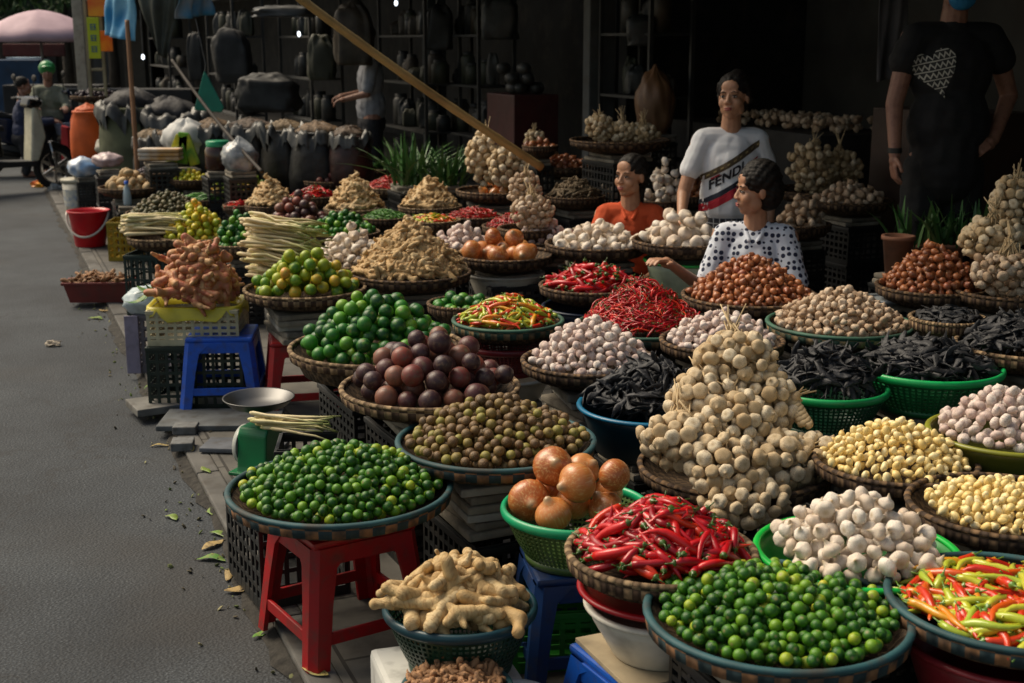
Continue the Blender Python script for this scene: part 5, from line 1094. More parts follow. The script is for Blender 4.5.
# ---- man in a grey shirt in the dark shop behind, seen from the side
Y = 12.6; p = atY(371, 100, Y); sh = zat_(64, Y); cz = sh + .235
M = Mhead((0, .04, cz), 0, R(-15), 0)
R0, L0 = hp([.17, 0, sh]), hp([-.17, 0, sh]); relb = hp([.21, .05, sh - .27]); rw = hp([.17, .25, sh - .3]); lelb = hp([-.21, .05, sh - .27]); lw = hp([-.15, .25, sh - .32])
body = head_shapes(M) + [cap((0, .015, cz - .05), (0, -.01, sh + .02), .05, .06), cap((-.12, 0, sh), (.12, 0, sh), .06, .06), ell((0, 0, sh - .15), (.16, .11, .2)), ell((0, .0, sh - .4), (.15, .12, .18)), cap(R0, relb, .045, .036), cap(relb, rw, .036, .025), cap(L0, lelb, .045, .036), cap(lelb, lw, .036, .025)]
for s in (-1, 1): body += [cap((s * .09, 0, sh - .5), (s * .1, .01, .6), .09, .06), cap((s * .1, .01, .6), (s * .1, -.02, .28), .06, .042), cap((s * .1, -.04, .24), (s * .11, .14, .235), .04, .034)]
body += hand_shapes(rw, (0, 1, -.2), (0, .2, 1), curl=.8) + hand_shapes(lw, (0, 1, -.2), (0, .2, 1), curl=.8, side=-1)
tee = [cap((-.13, 0, sh), (.13, 0, sh), .07, .07), ell((0, 0, sh - .15), (.185, .13, .21)), ell((0, 0, sh - .4), (.18, .145, .22)), cap(R0, R0 + (relb - R0) * .8, .062, .062), cap(L0, L0 + (lelb - L0) * .8, .062, .062)]
tr_ = [ell((0, 0, sh - .55), (.17, .14, .13))] + [cap((s * .09, 0, sh - .55), (s * .11, .0, .34), .1, .08) for s in (-1, 1)]
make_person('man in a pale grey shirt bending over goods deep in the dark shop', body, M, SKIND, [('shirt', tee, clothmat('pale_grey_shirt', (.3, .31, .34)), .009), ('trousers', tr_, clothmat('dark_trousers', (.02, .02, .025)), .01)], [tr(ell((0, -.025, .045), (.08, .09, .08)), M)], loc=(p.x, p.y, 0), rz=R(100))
# ================================================================ things on the pavement and in the shops
def prism(pts, wd, bev=.0, y0=0.0):
    """side outline (x, z) given a thickness in y, edges rounded"""
    bm = bmesh.new(); a = [bm.verts.new((x, y0 - wd / 2, z)) for x, z in pts]; f = bm.faces.new(a); r = bmesh.ops.extrude_face_region(bm, geom=[f]); bmesh.ops.translate(bm, vec=(0, wd, 0), verts=[g for g in r['geom'] if isinstance(g, bmesh.types.BMVert)])
    bmesh.ops.recalc_face_normals(bm, faces=bm.faces[:])
    if bev: bmesh.ops.bevel(bm, geom=bm.edges[:], offset=bev, segments=2, affect='EDGES', profile=.6, clamp_overlap=True)
    return frombm(bm)
# ---- red bucket
c = at(91, 246, 0)
t = empty('bucket', c, 0, 'bright red plastic bucket with a white handle standing at the pavement edge', 'bucket')
rd = plain('bucket_red', '#c40f1c', .3, dirt=.15, noise=.05)
lobj('body', [(.001, .004), (.118, .004), (.122, .012), (.158, .27), (.17, .285), (.174, .298), (.164, .3), (.152, .27), (.112, .02), (.001, .02)], rd, t, 40)
P = [(.172 * math.cos(a), -.02 - .172 * abs(math.sin(a)) * .8, .285 - .19 * math.sin(a) ** 1.0) for a in np.linspace(0, math.pi, 18)]
bobj('handle', tube(P, .009, 8), plain('handle_white', (.6, .56, .5), .4), t, smooth=True)
# ---- white paint pail
c = at(81, 214, 0)
t = empty('pail', c, 0, 'white paint pail with pale lid and worn printed label behind the red bucket', 'pail')
wp = plain('pail_white', '#b9b5a8', .4, dirt=.5)
lobj('body', [(.001, .0), (.135, 0), (.14, .01), (.158, .33), (.15, .33), (.13, .012), (.001, .012)], wp, t, 40)
lobj('lid', [(.001, .352), (.15, .352), (.168, .348), (.17, .325), (.162, .322), (.162, .31), (.155, .31), (.15, .345), (.001, .345)], plain('pail_lid', '#c9c3ae', .4, dirt=.3), t, 40)
lb = [];
for i in range(9): 
    for z in (.09, .25): r_ = .140 + .018 * (z - .01) / .32 + .0015; a = R(-150) + R(100) * i / 8; lb.append((r_ * math.cos(a), r_ * math.sin(a), z))
bobj('paper_label', mk(np.array(lb), [(2 * i, 2 * i + 2, 2 * i + 3, 2 * i + 1) for i in range(8)]), plain('label_blue', '#8d98a8', .6, col2='#c7c3b2', nscale=25), t)
# ---- terracotta coloured trough
c = at(101, 300, 0)
t = empty('planter_trough', c, R(4), 'brownish red plastic trough full of turmeric roots on the pavement edge', 'trough')
tc_m = plain('trough_red', '#7a2f28', .55, dirt=.4)
def trough(sx, sy, sz, th=.008, k=.84):
    V = []; 
    for f, z, o in ((k, 0, 0), (1, sz, 0), (1, sz, -th), (k, th, -th)):
        for sx_, sy_ in ((-1, -1), (1, -1), (1, 1), (-1, 1)): V.append((sx_ * (sx / 2 * f + o), sy_ * (sy / 2 * f + o), z))
    Q = [(a * 4 + i, a * 4 + (i + 1) % 4, a * 4 + 4 + (i + 1) % 4, a * 4 + 4 + i) for a in range(3) for i in range(4)] + [(3, 2, 1, 0), (12, 13, 14, 15)]; return mk(np.array(V), Q)
bobj('body', trough(.42, .2, .13), tc_m, t)
bobj('rim', [box(.446, .014, .018, (0, s * .1, .125), .004) for s in (-1, 1)] + [box(.014, .19, .018, (s * .214, 0, .1255), .004) for s in (-1, 1)], tc_m, t)
items = []; g = np.random.default_rng(5)
for i in range(46):
    x, y = g.uniform(-.17, .17), g.uniform(-.07, .07); items.append((np.array([c.x + x, c.y + y, .125 + g.random() * .06 * (1 - abs(x) * 4)]), eul(g.normal() * .5, g.normal() * .4, g.random() * 6.3), .05 * g.uniform(.8, 1.2), g.random(), g.integers(4), .02))
HEAPS.append(dict(kind='turm', variety='turmeric_root', where='in the brownish red trough', items=items, label=WORDS['turm']))
# ---- yellow crate and box behind
c = at(128, 258, 0); crate(c.x, c.y, 0, .22, .3, .3, R(5), '#a58a12', 'mustard yellow plastic crate beside the red bucket')
# ---- grey lattice crate with white bag of greens
c = at(146, 372, 0); crate(c.x + .05, c.y + .1, 0, .2, .22, .3, R(4), '#6d6a75', 'tall grey lattice crate under the white bag of greens')
o = bobj('crate_panel', box(.07, .012, .3, (0, 0, .15), .003), plain('panel_lilac', '#8f88a0', .5, dirt=.5), loc=(c.x - .05, c.y - .03, 0)); tag(o, 'narrow lilac board leaning against the tall grey lattice crate', 'board')
g = np.random.default_rng(3); film = plain('bag_film', (.55, .64, .66), .25, noise=.12, nscale=12, bump=.6)
def bag(name, c, rx, ry, rz_, seed, mat, label, top=.25, cat='bag', sq=1.0):
    m = sph(32, 20); v = m['V'].copy(); v = np.sign(v) * np.abs(v) ** sq; m['V'] = v; r = np.random.default_rng(seed); a = np.arctan2(v[:, 1], v[:, 0]); w_ = sum(np.sin(k * a + r.random() * 6 + 3 * v[:, 2] * r.normal()) * .035 for k in (5, 9, 13)) + sum(np.sin(v @ (r.normal(size=3) * q) + r.random() * 6) * .045 for q in (2, 4, 7, 10)); up = np.clip(v[:, 2], 0, 1)
    f = 1 + w_ - .35 * up ** 3; V = v * np.stack([f, f, np.ones(len(v))], 1); V[:, 2] += np.clip((v[:, 2] - .93) / .07, 0, 1) * top * .45; V[:, 2] *= 1 + w_ * .8; V[:, 2] = np.maximum(V[:, 2], -.82); m['V'] = V * [rx, ry, rz_]
    return tag(bobj(name, m, mat, loc=c, smooth=True), label, cat)
bag('plastic_bag', Vector((c.x + .03, c.y + .06, .36)), .14, .12, .075, 4, film, 'pale translucent plastic bag of greens on the tall grey lattice crate', .1)
# ---- leaves
LM = [produce('leaf_green', [(0, (.04, .13, .02)), (.5, (.09, .22, .03)), (1, (.3, .32, .05))], .5, (.2, .2, .05), 3), produce('leaf_dry', [(0, (.3, .2, .08)), (1, (.45, .38, .12))], .7, (.12, .08, .03), 3)]
def leaf_tmpl(seed, wd=.28, curl=.25):
    r = np.random.default_rng(seed); V = []; Q = []; n = 9; b = r.normal() * .2
    for i in range(n):
        x = -1 + 2 * i / (n - 1); h_ = wd * math.sin(math.pi * (i + .15) / (n - .7)) ** .8 + .01; cy = b * x * x; zz = curl * x * x + .05 * math.sin(4 * x + seed)
        V += [(x, cy - h_, zz + h_ * .35), (x, cy, zz), (x, cy + h_, zz + h_ * .35 * r.uniform(.5, 1.2))]
    for i in range(n - 1):
        for j in range(2): Q.append((i * 3 + j, i * 3 + 3 + j, i * 3 + 4 + j, i * 3 + 1 + j))
    V = np.array(V); nn = len(V); V2 = np.concatenate([V, V + [0, 0, -.012]]); Q2 = Q + [tuple(q + nn for q in reversed(qq)) for qq in Q]
    for j in range(n - 1):
        for k in (0, 2): q = (j * 3 + k, j * 3 + 3 + k, nn + j * 3 + 3 + k, nn + j * 3 + k); Q2.append(q if k == 2 else q[::-1])
    return mk(V2, Q2)
leaves = [(29, 447 + 118, 1, .05)]
LL = [(172, 432, 0, .05, 'green leaf crumpled beside the grey paving blocks'), (150, 388, 0, .06, 'green leaf at the foot of the tall grey crate'), (166, 388, 0, .05, 'second green leaf right beside the foot of the dark green crate'), (97, 318, 0, .05, 'small green leaf before the brownish red trough'), (104, 311, 1, .05, 'dry brown leaf before the brownish red trough'),
      (213, 511, 0, .05, 'light green leaf on the kerb left of the front tray'), (221, 534, 0, .045, 'narrow green leaf left of the black crate'), (213, 545, 1, .05, 'yellowed leaf on the kerb by the black crate'), (213, 558, 0, .05, 'pale green leaf in the gutter by the black crate'), (229, 575, 1, .05, 'dry tan leaf at the corner of the black crate'), (241, 590, 1, .05, 'curled straw coloured leaf below the black crate corner'),
      (262, 634, 0, .035, 'dull green leaf fragment at the kerb near the red stool foot'), (315, 672, 1, .045, 'yellow leaf lying right in front of the red stool leg'), (173, 517, 0, .035, 'lone green leaf out on the asphalt'), (190, 448, 1, .04, 'dry leaf beside the paving blocks'), (160, 445, 1, .04, 'small dry leaf in the gutter beside the paving'), (205, 470, 0, .04, 'green leaf under the weighing scale edge'), (140, 402, 1, .035, 'tiny dry leaf in the gutter beside the dark green crate')]
for i, (px, py, k, s, lab) in enumerate(LL):
    c = at(px, py, .005); lt_ = leaf_tmpl(i, .25 + .2 * random.random(), .06 * random.random()); lt_['rnd'] = np.full(len(lt_['V']), random.random() if px != 315 else .95)
    v_ = c.x * N.x + c.y * N.y
    if v_ < KERB: c = at(px, py, -.03 + .006)
    tag(bobj('fallen_leaf', xf(lt_, rotz(random.random() * 6.3) * s), LM[k], loc=c, smooth=True), lab, 'leaf')
# greens in the bag: a few leaves
for i in range(9):
    lt_ = leaf_tmpl(100 + i, .3, .3); lt_['rnd'] = np.full(len(lt_['V']), .1 + random.random() * .4); c = at(140 + random.uniform(0, 22), 296 + random.uniform(-8, 6), .43)
    tag(bobj('green_leaf', xf(lt_, eul(random.uniform(-.7, .7), random.uniform(-.7, .7), random.random() * 6) * .06), LM[0], loc=c, smooth=True), 'fresh green leaf sticking out of the pale plastic bag', 'leaf', 'fresh leaves in the pale plastic bag')
# crumpled litter
def crumple(name, c, r, seed, mat, label, sq=.45):
    m = sph(14, 10); g = np.random.default_rng(seed); m['V'] = m['V'] * (1 + g.normal(size=len(m['V'])) * .22)[:, None] * [r, r * .7, r * sq]; return tag(bobj(name, m, mat, loc=c + Vector((0, 0, r * sq * .5))), label, 'litter')
crumple('paper_scrap', at(53, 346, -.03), .045, 1, plain('paper_tan', (.42, .36, .28), .8), 'crumpled tan paper scrap alone on the asphalt')
crumple('wrapper', at(42, 187, -.03), .12, 2, plain('wrapper_orange', '#d8571c', .4, col2='#d9b13a', nscale=9), 'crumpled orange and yellow wrapper beside the scooter'); crumple('wrapper', at(57, 192, -.03), .11, 3, plain('wrapper_grey', '#8f9698', .5), 'crumpled grey plastic litter beside the white paint pail')
crumple('garlic_peel', at(383, 676, .0), .012, 5, plain('peel', (.6, .55, .4), .8), 'tiny pale peel on the paving by the red stool')
# ---- paving blocks and loose slabs
stone = plain('loose_stone', (.17, .175, .175), .85, noise=.2, nscale=14, bump=.5, dirt=.5)
for i, (px, py, sx, sy, a, lab) in enumerate([(186, 428, .1, .09, 3, 'grey paving block lying behind the other one near the kerb'), (183, 444, .09, .1, 8, 'grey paving block lying nearest the kerb in front of its pair')]):
    o = bobj('paving_block', box(sx, sy, .035, (0, 0, .0175), .005), stone, loc=at(px, py + 4, 0)); o.rotation_euler = (0, 0, R(a)); tag(o, lab, 'block')
for i, (px, py, sx, sy, a, h_, lab) in enumerate([(222, 422, .52, .28, 2, .025, 'thin grey stone slab under the front legs of the blue stool'), (160, 408, .26, .22, 30, .035, 'worn pale stone slab at the foot of the dark green crate'), (245, 448, .34, .16, -6, .02, 'bluish stone slab in front of the blue stool')]):
    m = box(sx, sy, h_, (0, 0, h_ / 2), .006); o = bobj('stone_slab', m, plain('slab_stone%d' % i, [(.12, .13, .135), (.17, .165, .15), (.11, .12, .14)][i], .8, noise=.2, nscale=8, bump=.4, dirt=.6), loc=at(px, py, .001 + i * .0015)); o.rotation_euler = (0, 0, R(a)); tag(o, lab, 'slab')
# ---- blue stool on the slab, empty
c = at(226, 398, .026); stool(c.x, c.y, .32, .30, '#1257c9', R(5), 'empty bright blue plastic stool standing before the green crates', .026)
# ---- weighing scale
c = at(262, 470, 0)
t = empty('weighing_scale', c, R(-112), 'green dial weighing scale with a round steel pan beside the front tray', 'scale')
gm = plain('scale_green', '#077a45', .35, dirt=.2)
bobj('housing', prism([(-.085, .0), (.085, .0), (.075, .03), (.062, .16), (.045, .185), (-.045, .185), (-.062, .16), (-.078, .03)], .13, .008), gm, t)
bobj('dial_face', xf(lathe([(.001, 0), (.066, 0), (.07, .004), (.074, .012), (.078, .012), (.078, -.004)], 36), eul(R(90), 0, 0), (0, -.07, .10)), plain('dial_face', (.5, .52, .48), .3), t, smooth=True)
bobj('dial_needle', box(.004, .002, .055, (0, -.085, .12)), plain('needle', (.4, .02, .02), .4), t)
bobj('foot_plate', [box(.2, .18, .012, (0, 0, .006), .003)], gm, t)
lobj('column', [(.016, .18), (.013, .235), (.03, .245), (.001, .25)], gm, t, 16)
pn = lobj('pan', [(.001, .25), (.07, .252), (.11, .268), (.136, .296), (.14, .297), (.139, .301), (.133, .299), (.107, .272), (.069, .256), (.001, .254)], plain('steel', (.13, .13, .13), .42, metal=1.0, noise=.1, nscale=4), t, 56)
pn.location = (.0, .0, .0)
# ---- pale slab of foam / hidden stools not shown

# ---- far left goods on the pavement
def box_thing(name, px, py, z0, w_, d_, h_, mat, label, cat='box', rz=0, bev=.01):
    c = at(px, py, z0); o = bobj(name, box(w_, d_, h_, (0, 0, h_ / 2), bev), mat, loc=c); o.rotation_euler = (0, 0, rz); return tag(o, label, cat)
def sack(c, r, h, seed, mat, label, open_=True, sx=1.0):
    t = empty('sack', c, 0, label, 'sack'); g = np.random.default_rng(seed); n = 36; pr = [(.001, .0), (.86, .0), (.98, .08), (1.04, .3), (1.0, .6), (.93, .85), (.8, .97), (.86, 1.0), (.8, 1.02), (.72, .95), (.7, .9)]
    m = lathe([(a * r, b * h) for a, b in pr], n); V = m['V']; a = np.arctan2(V[:, 1], V[:, 0]); f = 1 + (.022 * np.sin(V[:, 2] / h * 24 + 3 * np.sin(3 * a + seed)) if not open_ else 0) + .05 * np.sin(3 * a + g.random() * 6 + V[:, 2] / h * 3) + .02 * np.sin(8 * a + V[:, 2] / h * 7) + .02 * np.sin(17 * a + V[:, 2] * 20); V[:, 0] *= f * sx; V[:, 1] *= f
    me = tomesh('cloth', m, mat); ob('cloth', me, t)
    k_ = 60; V2 = []; g2 = np.random.default_rng(seed + 9)
    for i in range(k_):
        b = 2 * math.pi * i / k_; w1 = .05 * math.sin(b * 9 + g2.random()) + .04 * g2.normal()
        for q, (rr_, zz_) in enumerate(((.8, .93), (.9, 1.03 + w1), (1.0 + w1, .97 + w1), (1.06 + w1, .8 + w1 * 1.5))): V2.append((rr_ * r * math.cos(b), rr_ * r * math.sin(b), zz_ * h))
    Q2 = [(i * 4 + j, (i + 1) % k_ * 4 + j, (i + 1) % k_ * 4 + j + 1, i * 4 + j + 1) for i in range(k_) for j in range(3)]
    if open_: bobj('folded_lip', mk(np.array(V2), Q2), plain('lip_film', (.06, .06, .055), .4, noise=.3, nscale=14, bump=.6), t, smooth=True)
    return t
c = atY(91, 167, 13.5); swb_ = c; sack(Vector((c.x, c.y, .42)), .178, .53, 1, plain('sack_orange', '#c9560f', .6, noise=.12, nscale=7, bump=.6), 'tall bright orange sack tied at its top beside the scooter', open_=False)
sk_ = CH and [o for o in bpy.data.objects if o.name.startswith('sack') and o.parent is None][-1]; gt = bag('gathered_top', Vector((0, 0, .54)), .12, .12, .06, 6, plain('sack_orange', '#c9560f'), None, .6, None); gt.parent = sk_
o = bobj('wooden_box', box(.42, .36, .418, (0, 0, .209), .01), plain('box_dark', (.06, .05, .04), .8, dirt=.4), loc=(swb_.x, swb_.y, 0)); tag(o, 'low dark wooden box under the orange sack', 'box')
for i in range(3):
    c = atY(113, 150, 13.2); basin(Vector((c.x + .01 * i, c.y, .34 + .09 * i)), .15, .1, '#9c9676', 'pale stacked basket left of the glass bags, ' + ['lowest', 'middle', 'topmost'][i] + ' of three', name='stacked_basket')
bag('plastic_bag', Vector((c.x, c.y, .62)), .16, .14, .12, 12, plain('bag_cream', (.42, .4, .33), .5, bump=.5), 'cream plastic bag on top of the three stacked baskets')
for k, (px, py, r, z, lab) in enumerate([(96, 96, .26, 1.26, 'dark tray topping the stack by the ladder frame'), (103, 110, .28, 1.12, 'dark tray lower down by the ladder frame')]):
    Y = 15.2; p = atY(px, py, Y); tray(p, r * 1.1, 'brown', 'round woven ' + lab); add_heap('raisin', 'on the round ' + lab, p, r, .09, .06, pw=1.5)
p = atY(100, 112, 15.2); under(p, p.z - .085, 'stack of dark trays by the ladder frame', .42)
for k, (px, py, w_, z1, col, lab) in enumerate([(133, 108, .32, .9, '#5b5f45', 'wide olive grey sack with dark goods left of the leaning pole'), (170, 116, .34, .8, '#45493a', 'wide dull green sack with dark goods right of the leaning pole')]):
    p = atY(px, py, 12.8); sack(Vector((p.x, p.y, .35)), w_, p.z - .35, 20 + k, plain('sack_' + col, col, .8, noise=.2, bump=.5), lab); bag('dark_goods', Vector((p.x, p.y, p.z + .03)), w_ * .8, w_ * .7, .16, 30 + k, plain('goods_dark', (.03, .028, .03), .7, noise=.3, nscale=20, bump=.9), 'heap of dark dried goods in the ' + lab.split(' with')[0], .1, 'dried goods')
    box_thing('wooden_box', px, py + 70 - k * 8, 0, .01, .01, .01, wp, 'x') if False else None
    o = bobj('wooden_box', box(.62, .5, .348, (0, 0, .174), .01), plain('box_dark', (.06, .05, .04)), loc=(p.x, p.y, 0)); tag(o, 'low dark box under the ' + lab.split(' with')[0], 'box')
# row of round buckets and sacks of dry goods along the shop edge
rowm = plain('film_dark', (.13, .135, .14), .25, noise=.3, nscale=10, bump=.7)
for k, (px, py, Y, r, h_, col, lab) in enumerate([(213, 152, 11.3, .22, .5, '#2c2d30', 'grey sack of dry goods in clear film, first from the glass jar'), (252, 152, 10.6, .22, .5, '#231f1c', 'brown sack of roots in clear film, second from the glass jar'), (285, 154, 10.4, .2, .46, '#1f1d18', 'dark open sack of nuts, third from the glass jar'), (318, 156, 10.2, .22, .48, '#252628', 'black tub with a rolled rim, fourth from the glass jar'), (350, 160, 10.0, .16, .4, '#3a1f1c', 'narrow dark red sack with a tied neck behind the passion fruit'),
                                          (152, 162, 11.8, .17, .46, '#24272a', 'tall clear bag of dark goods right of the leaning pole'), (172, 160, 11.7, .15, .44, '#2b2d30', 'second tall clear bag of dark goods beside the white sack')]):
    p = atY(px, py - 24, Y); top = p.z; sack(Vector((p.x, p.y, top - h_)), r, h_, 40 + k, plain('cloth_' + col, col, .45, noise=.3, nscale=12, bump=.8), lab)
    bag('dry_goods', Vector((p.x, p.y, top)), r * .78, r * .75, .08, 60 + k, plain('goods_%d' % (k % 3), [(.17, .1, .045), (.1, .06, .035), (.2, .13, .06)][k % 3], .7, noise=.35, nscale=40, bump=1.0), 'dry goods filling the ' + lab.split(',')[0], .05, 'dried goods')
    crate(p.x, p.y, 0 if p.x * N.x + p.y * N.y < 4.15 else .2, .4, .34, top - h_ - (0 if p.x * N.x + p.y * N.y < 4.15 else .2), SA, '#1c1e1f', 'black crate under the ' + lab.split(' in clear film')[0].split(' behind')[0])
ws = plain('white_sack', (.55, .55, .53), .6, bump=.5, dirt=.2)
p = atY(187, 140, 11.2); bag('white_sack', p, .2, .17, .17, 70, ws, 'white woven sack behind the yellow and green packets', .1, 'sack'); under(p, p.z - .13, 'white woven sack', .3)
for k, (px, py, col, a) in enumerate([(176, 150, '#d7c21c', .4), (183, 148, '#7fae1c', .1), (190, 150, '#c9c21a', -.3)]):
    p = atY(px, py, 10.9); o = bobj('snack_packet', xf(box(.09, .03, .26, (0, 0, 0), .012), eul(0, a, 0)), plain('packet_%d' % k, col, .3, col2='#3a8a2a', nscale=9), loc=p); tag(o, ['yellow packet leaning left of the green one', 'green packet standing in the middle of three', 'yellow packet leaning towards the glass jar'][k], 'packet')
p = atY(184, 168, 10.9); box_thing('carton', 184, 176, 0, .35, .25, p.z - .02, plain('cardboard', (.42, .34, .22)), 'brown carton under the three packets') if False else under(Vector((p.x, p.y, 0)), p.z, 'three upright packets', .3)
# glass jar with a green lid
p = atY(219, 170, 9.9); t = empty('glass_jar', p, 0, 'dark filled glass jar with a bright green lid behind the citrus', 'jar')
lobj('glass', [(.001, 0), (.09, 0), (.1, .015), (.1, .15), (.085, .18), (.08, .185), (.08, .17), (.09, .145), (.09, .02), (.001, .012)], plain('jar_brown', (.05, .02, .012), .08, noise=.2), t, 32); lobj('lid', [(.088, .178), (.09, .215), (.08, .222), (.001, .222)], plain('lid_green', '#0f8a5a', .3), t, 32)
under(p, p.z, 'glass jar with the green lid', .28)
p = atY(190, 160, 10.4); o = bobj('folded_cloth', [box(.34, .16, .03, (0, 0, k * .033), .012) for k in range(3)], plain('cloth_white', (.6, .56, .5), .8, col2='#b98a4a'), loc=atY(161, 158, 10.8)); tag(o, 'pile of pale folded packs behind the black dried fruit', 'packs'); under(atY(161, 160, 10.8), atY(161, 160, 10.8).z - .02, 'pile of pale folded packs', .3)
bag('plastic_bag', atY(240, 158, 9.6), .13, .12, .13, 80, plain('bag_clear', (.4, .42, .43), .15, noise=.3, nscale=14, bump=.9), 'crinkled clear plastic bag right of the glass jar', .5); under(atY(240, 172, 9.6), atY(240, 170, 9.6).z, 'crinkled clear bag', .26)
# small extras: water bottle, pink tray
p = atY(127, 193, 10.5); t = empty('water_bottle', Vector((p.x, p.y, p.z - .1)), 0, 'small clear bottle with a bright blue cap by the olives', 'bottle'); lobj('body', [(.001, 0), (.032, 0), (.034, .02), (.034, .12), (.014, .16), (.014, .18)], plain('bottle_clear', (.4, .5, .55), .1), t, 20); lobj('cap', [(.017, .172), (.017, .198), (.001, .2)], plain('cap_blue', '#1b5fd0', .4), t, 20)
under(Vector((p.x, p.y, 0)), p.z - .1, 'small clear bottle', .22)
# ---- leafy bundles
GM = produce('blade_leaf', [(0, (.018, .07, .02)), (.6, (.04, .13, .03)), (1, (.09, .22, .06))], .4, (.12, .2, .06), 2)
def blades(name, c, n, L, spread, label, seed, wd=.035, mat=None):
    g = np.random.default_rng(seed); ms = []
    for i in range(n):
        a = g.random() * 6.28; tilt = abs(g.normal()) * spread; l = L * g.uniform(.6, 1.1); V = []; k = 7
        for j in range(k):
            t_ = j / (k - 1); out = tilt * l * t_ + .35 * tilt * l * t_ * t_; z = l * t_ * (1 - .35 * tilt * t_); x, y = math.cos(a) * (out + .02), math.sin(a) * (out + .02); wd_ = wd * (math.sin(math.pi * min(1, t_ * .85 + .12)) ** .7) * (1 - t_ * .5)
            V += [(x - math.sin(a) * wd_, y + math.cos(a) * wd_, z + wd_ * .5), (x, y, z), (x + math.sin(a) * wd_, y - math.cos(a) * wd_, z + wd_ * .5)]
        Q = [(j * 3 + q, j * 3 + 3 + q, j * 3 + 4 + q, j * 3 + 1 + q) for j in range(k - 1) for q in range(2)]
        m = mk(np.array(V) + [g.normal() * .05, g.normal() * .05, 0], Q); m['rnd'] = np.full(len(V), g.random()); ms.append(m)
    return tag(bobj(name, join(ms), mat or GM, loc=c, smooth=True), label, 'leaf bunch')
for i, (px, py, Y, n, L, lab) in enumerate([(412, 186, 9.3, 90, .38, 'bright green pandan leaf bunch, taller left one behind the tan ginger'), (446, 186, 9.2, 90, .30, 'bright green pandan leaf bunch, right one before the back garlic')]):
    p = atY(px, py, Y); blades('pandan_bunch', p, n, L, .55, lab, 7 + i, .014); under(p, p.z + .01, ['left', 'right'][i] + ' green pandan leaf bunch', .34)
p = atY(385, 170, 10.9); blades('herb_bunch', p, 160, .09, 1.4, 'low dark green herb bunch behind the red chillies', 3, .02); tray(p + Vector((0, 0, .02)), .26, 'brown', 'round woven bamboo tray under the low herb bunch'); under(p, p.z - .065, 'tray of herbs', .34)
for i, (px, py, Y, n, L, lab) in enumerate([(918, 245, 6.0, 30, .22, 'shaded leafy plant on the left of the three beside the man in black'), (950, 245, 6.0, 34, .23, 'shaded leafy plant in the middle of the three before the man in black'), (984, 242, 6.1, 30, .23, 'shaded leafy plant on the right of the three beside the tied garlic')]):
    p = atY(px, py, Y); blades('leafy_plant', p, n, L, .5, lab, 17 + i, .013)
    pot = empty('plant_pot', Vector((p.x, p.y, p.z - .13)), 0, ['brown pot under the left leafy plant', 'brown pot under the middle leafy plant', 'brown pot under the right leafy plant'][i], 'pot'); lobj('body', [(.001, 0), (.05, 0), (.07, .12), (.078, .122), (.078, .14), (.068, .14), (.062, .125), (.001, .12)], plain('pot_clay', (.26, .11, .06), .8, dirt=.4), pot, 28); under(Vector((p.x, p.y, 0)), p.z - .13, ['left', 'middle', 'right'][i] + ' plant pot', .2, z0=.2 if p.x * N.x + p.y * N.y > 4.15 else 0)
p = atY(897, 262, 5.75); pot = empty('plant_pot', Vector((p.x, p.y, p.z - .05)), 0, 'plain terracotta pot standing left of the red shallots', 'pot'); lobj('body', [(.001, 0), (.05, 0), (.068, .15), (.075, .152), (.075, .17), (.06, .17), (.05, .02), (.001, .02)], plain('pot_clay', (.26, .11, .06)), pot, 28); under(Vector((p.x, p.y, 0)), p.z - .05, 'terracotta pot', .18)
# plate between garlic and shallots
p = atY(884, 297, 5.35); basin(p, .09, .025, '#a9b0b4', 'small pale metal plate between the tan garlic and the red shallots', name='plate'); under(p, p.z - .025, 'small metal plate', .18, pad=.03)
# ---- long bamboo pole slanting across the picture and others
BAM = produce('bamboo_pole', [(0, (.4, .27, .1)), (1, (.42, .28, .11))], .5, (.22, .14, .05), 3, bump=.3, bscale=30)
def pole(name, a, b, ra, rb, label, mat=BAM, nodes=True, cat='pole'):
    a = np.array(a); b = np.array(b); n = 60; P = [a + (b - a) * i / n for i in range(n + 1)]; P = [p + np.array([0, 0, -.04 * math.sin(math.pi * i / n)]) for i, p in enumerate(P)]
    rr = [ra + (rb - ra) * i / n + (.0022 if nodes and i % 8 == 0 else 0) for i in range(n + 1)]; m = tube(P, rr, 12); return tag(bobj(name, m, mat, smooth=True), label, cat)
a = atY(541, 167, 7.4); b = atY(312, 0, 6.6); b2 = b + (b - a) * .55
pole('bamboo_pole', a, b2, .024, .020, 'long pale bamboo pole slanting down from the top to the back garlic trays')
pole('bamboo_pole', at(139, 200, 0).lerp(atY(137, 170, 11.5), .0) if False else Vector((atY(138, 172, 11.5).x, 11.5, 0.0)), atY(127, 20, 11.7), .022, .02, 'thin reddish bamboo pole standing under the blue tarpaulin', plain('bamboo_red', (.3, .15, .07), .6))
pole('bamboo_pole', atY(262, 172, 9.3), atY(172, 60, 10.4), .014, .012, 'dark bamboo stick leaning behind the crinkled bag', plain('bamboo_dark', (.035, .025, .017), .7))
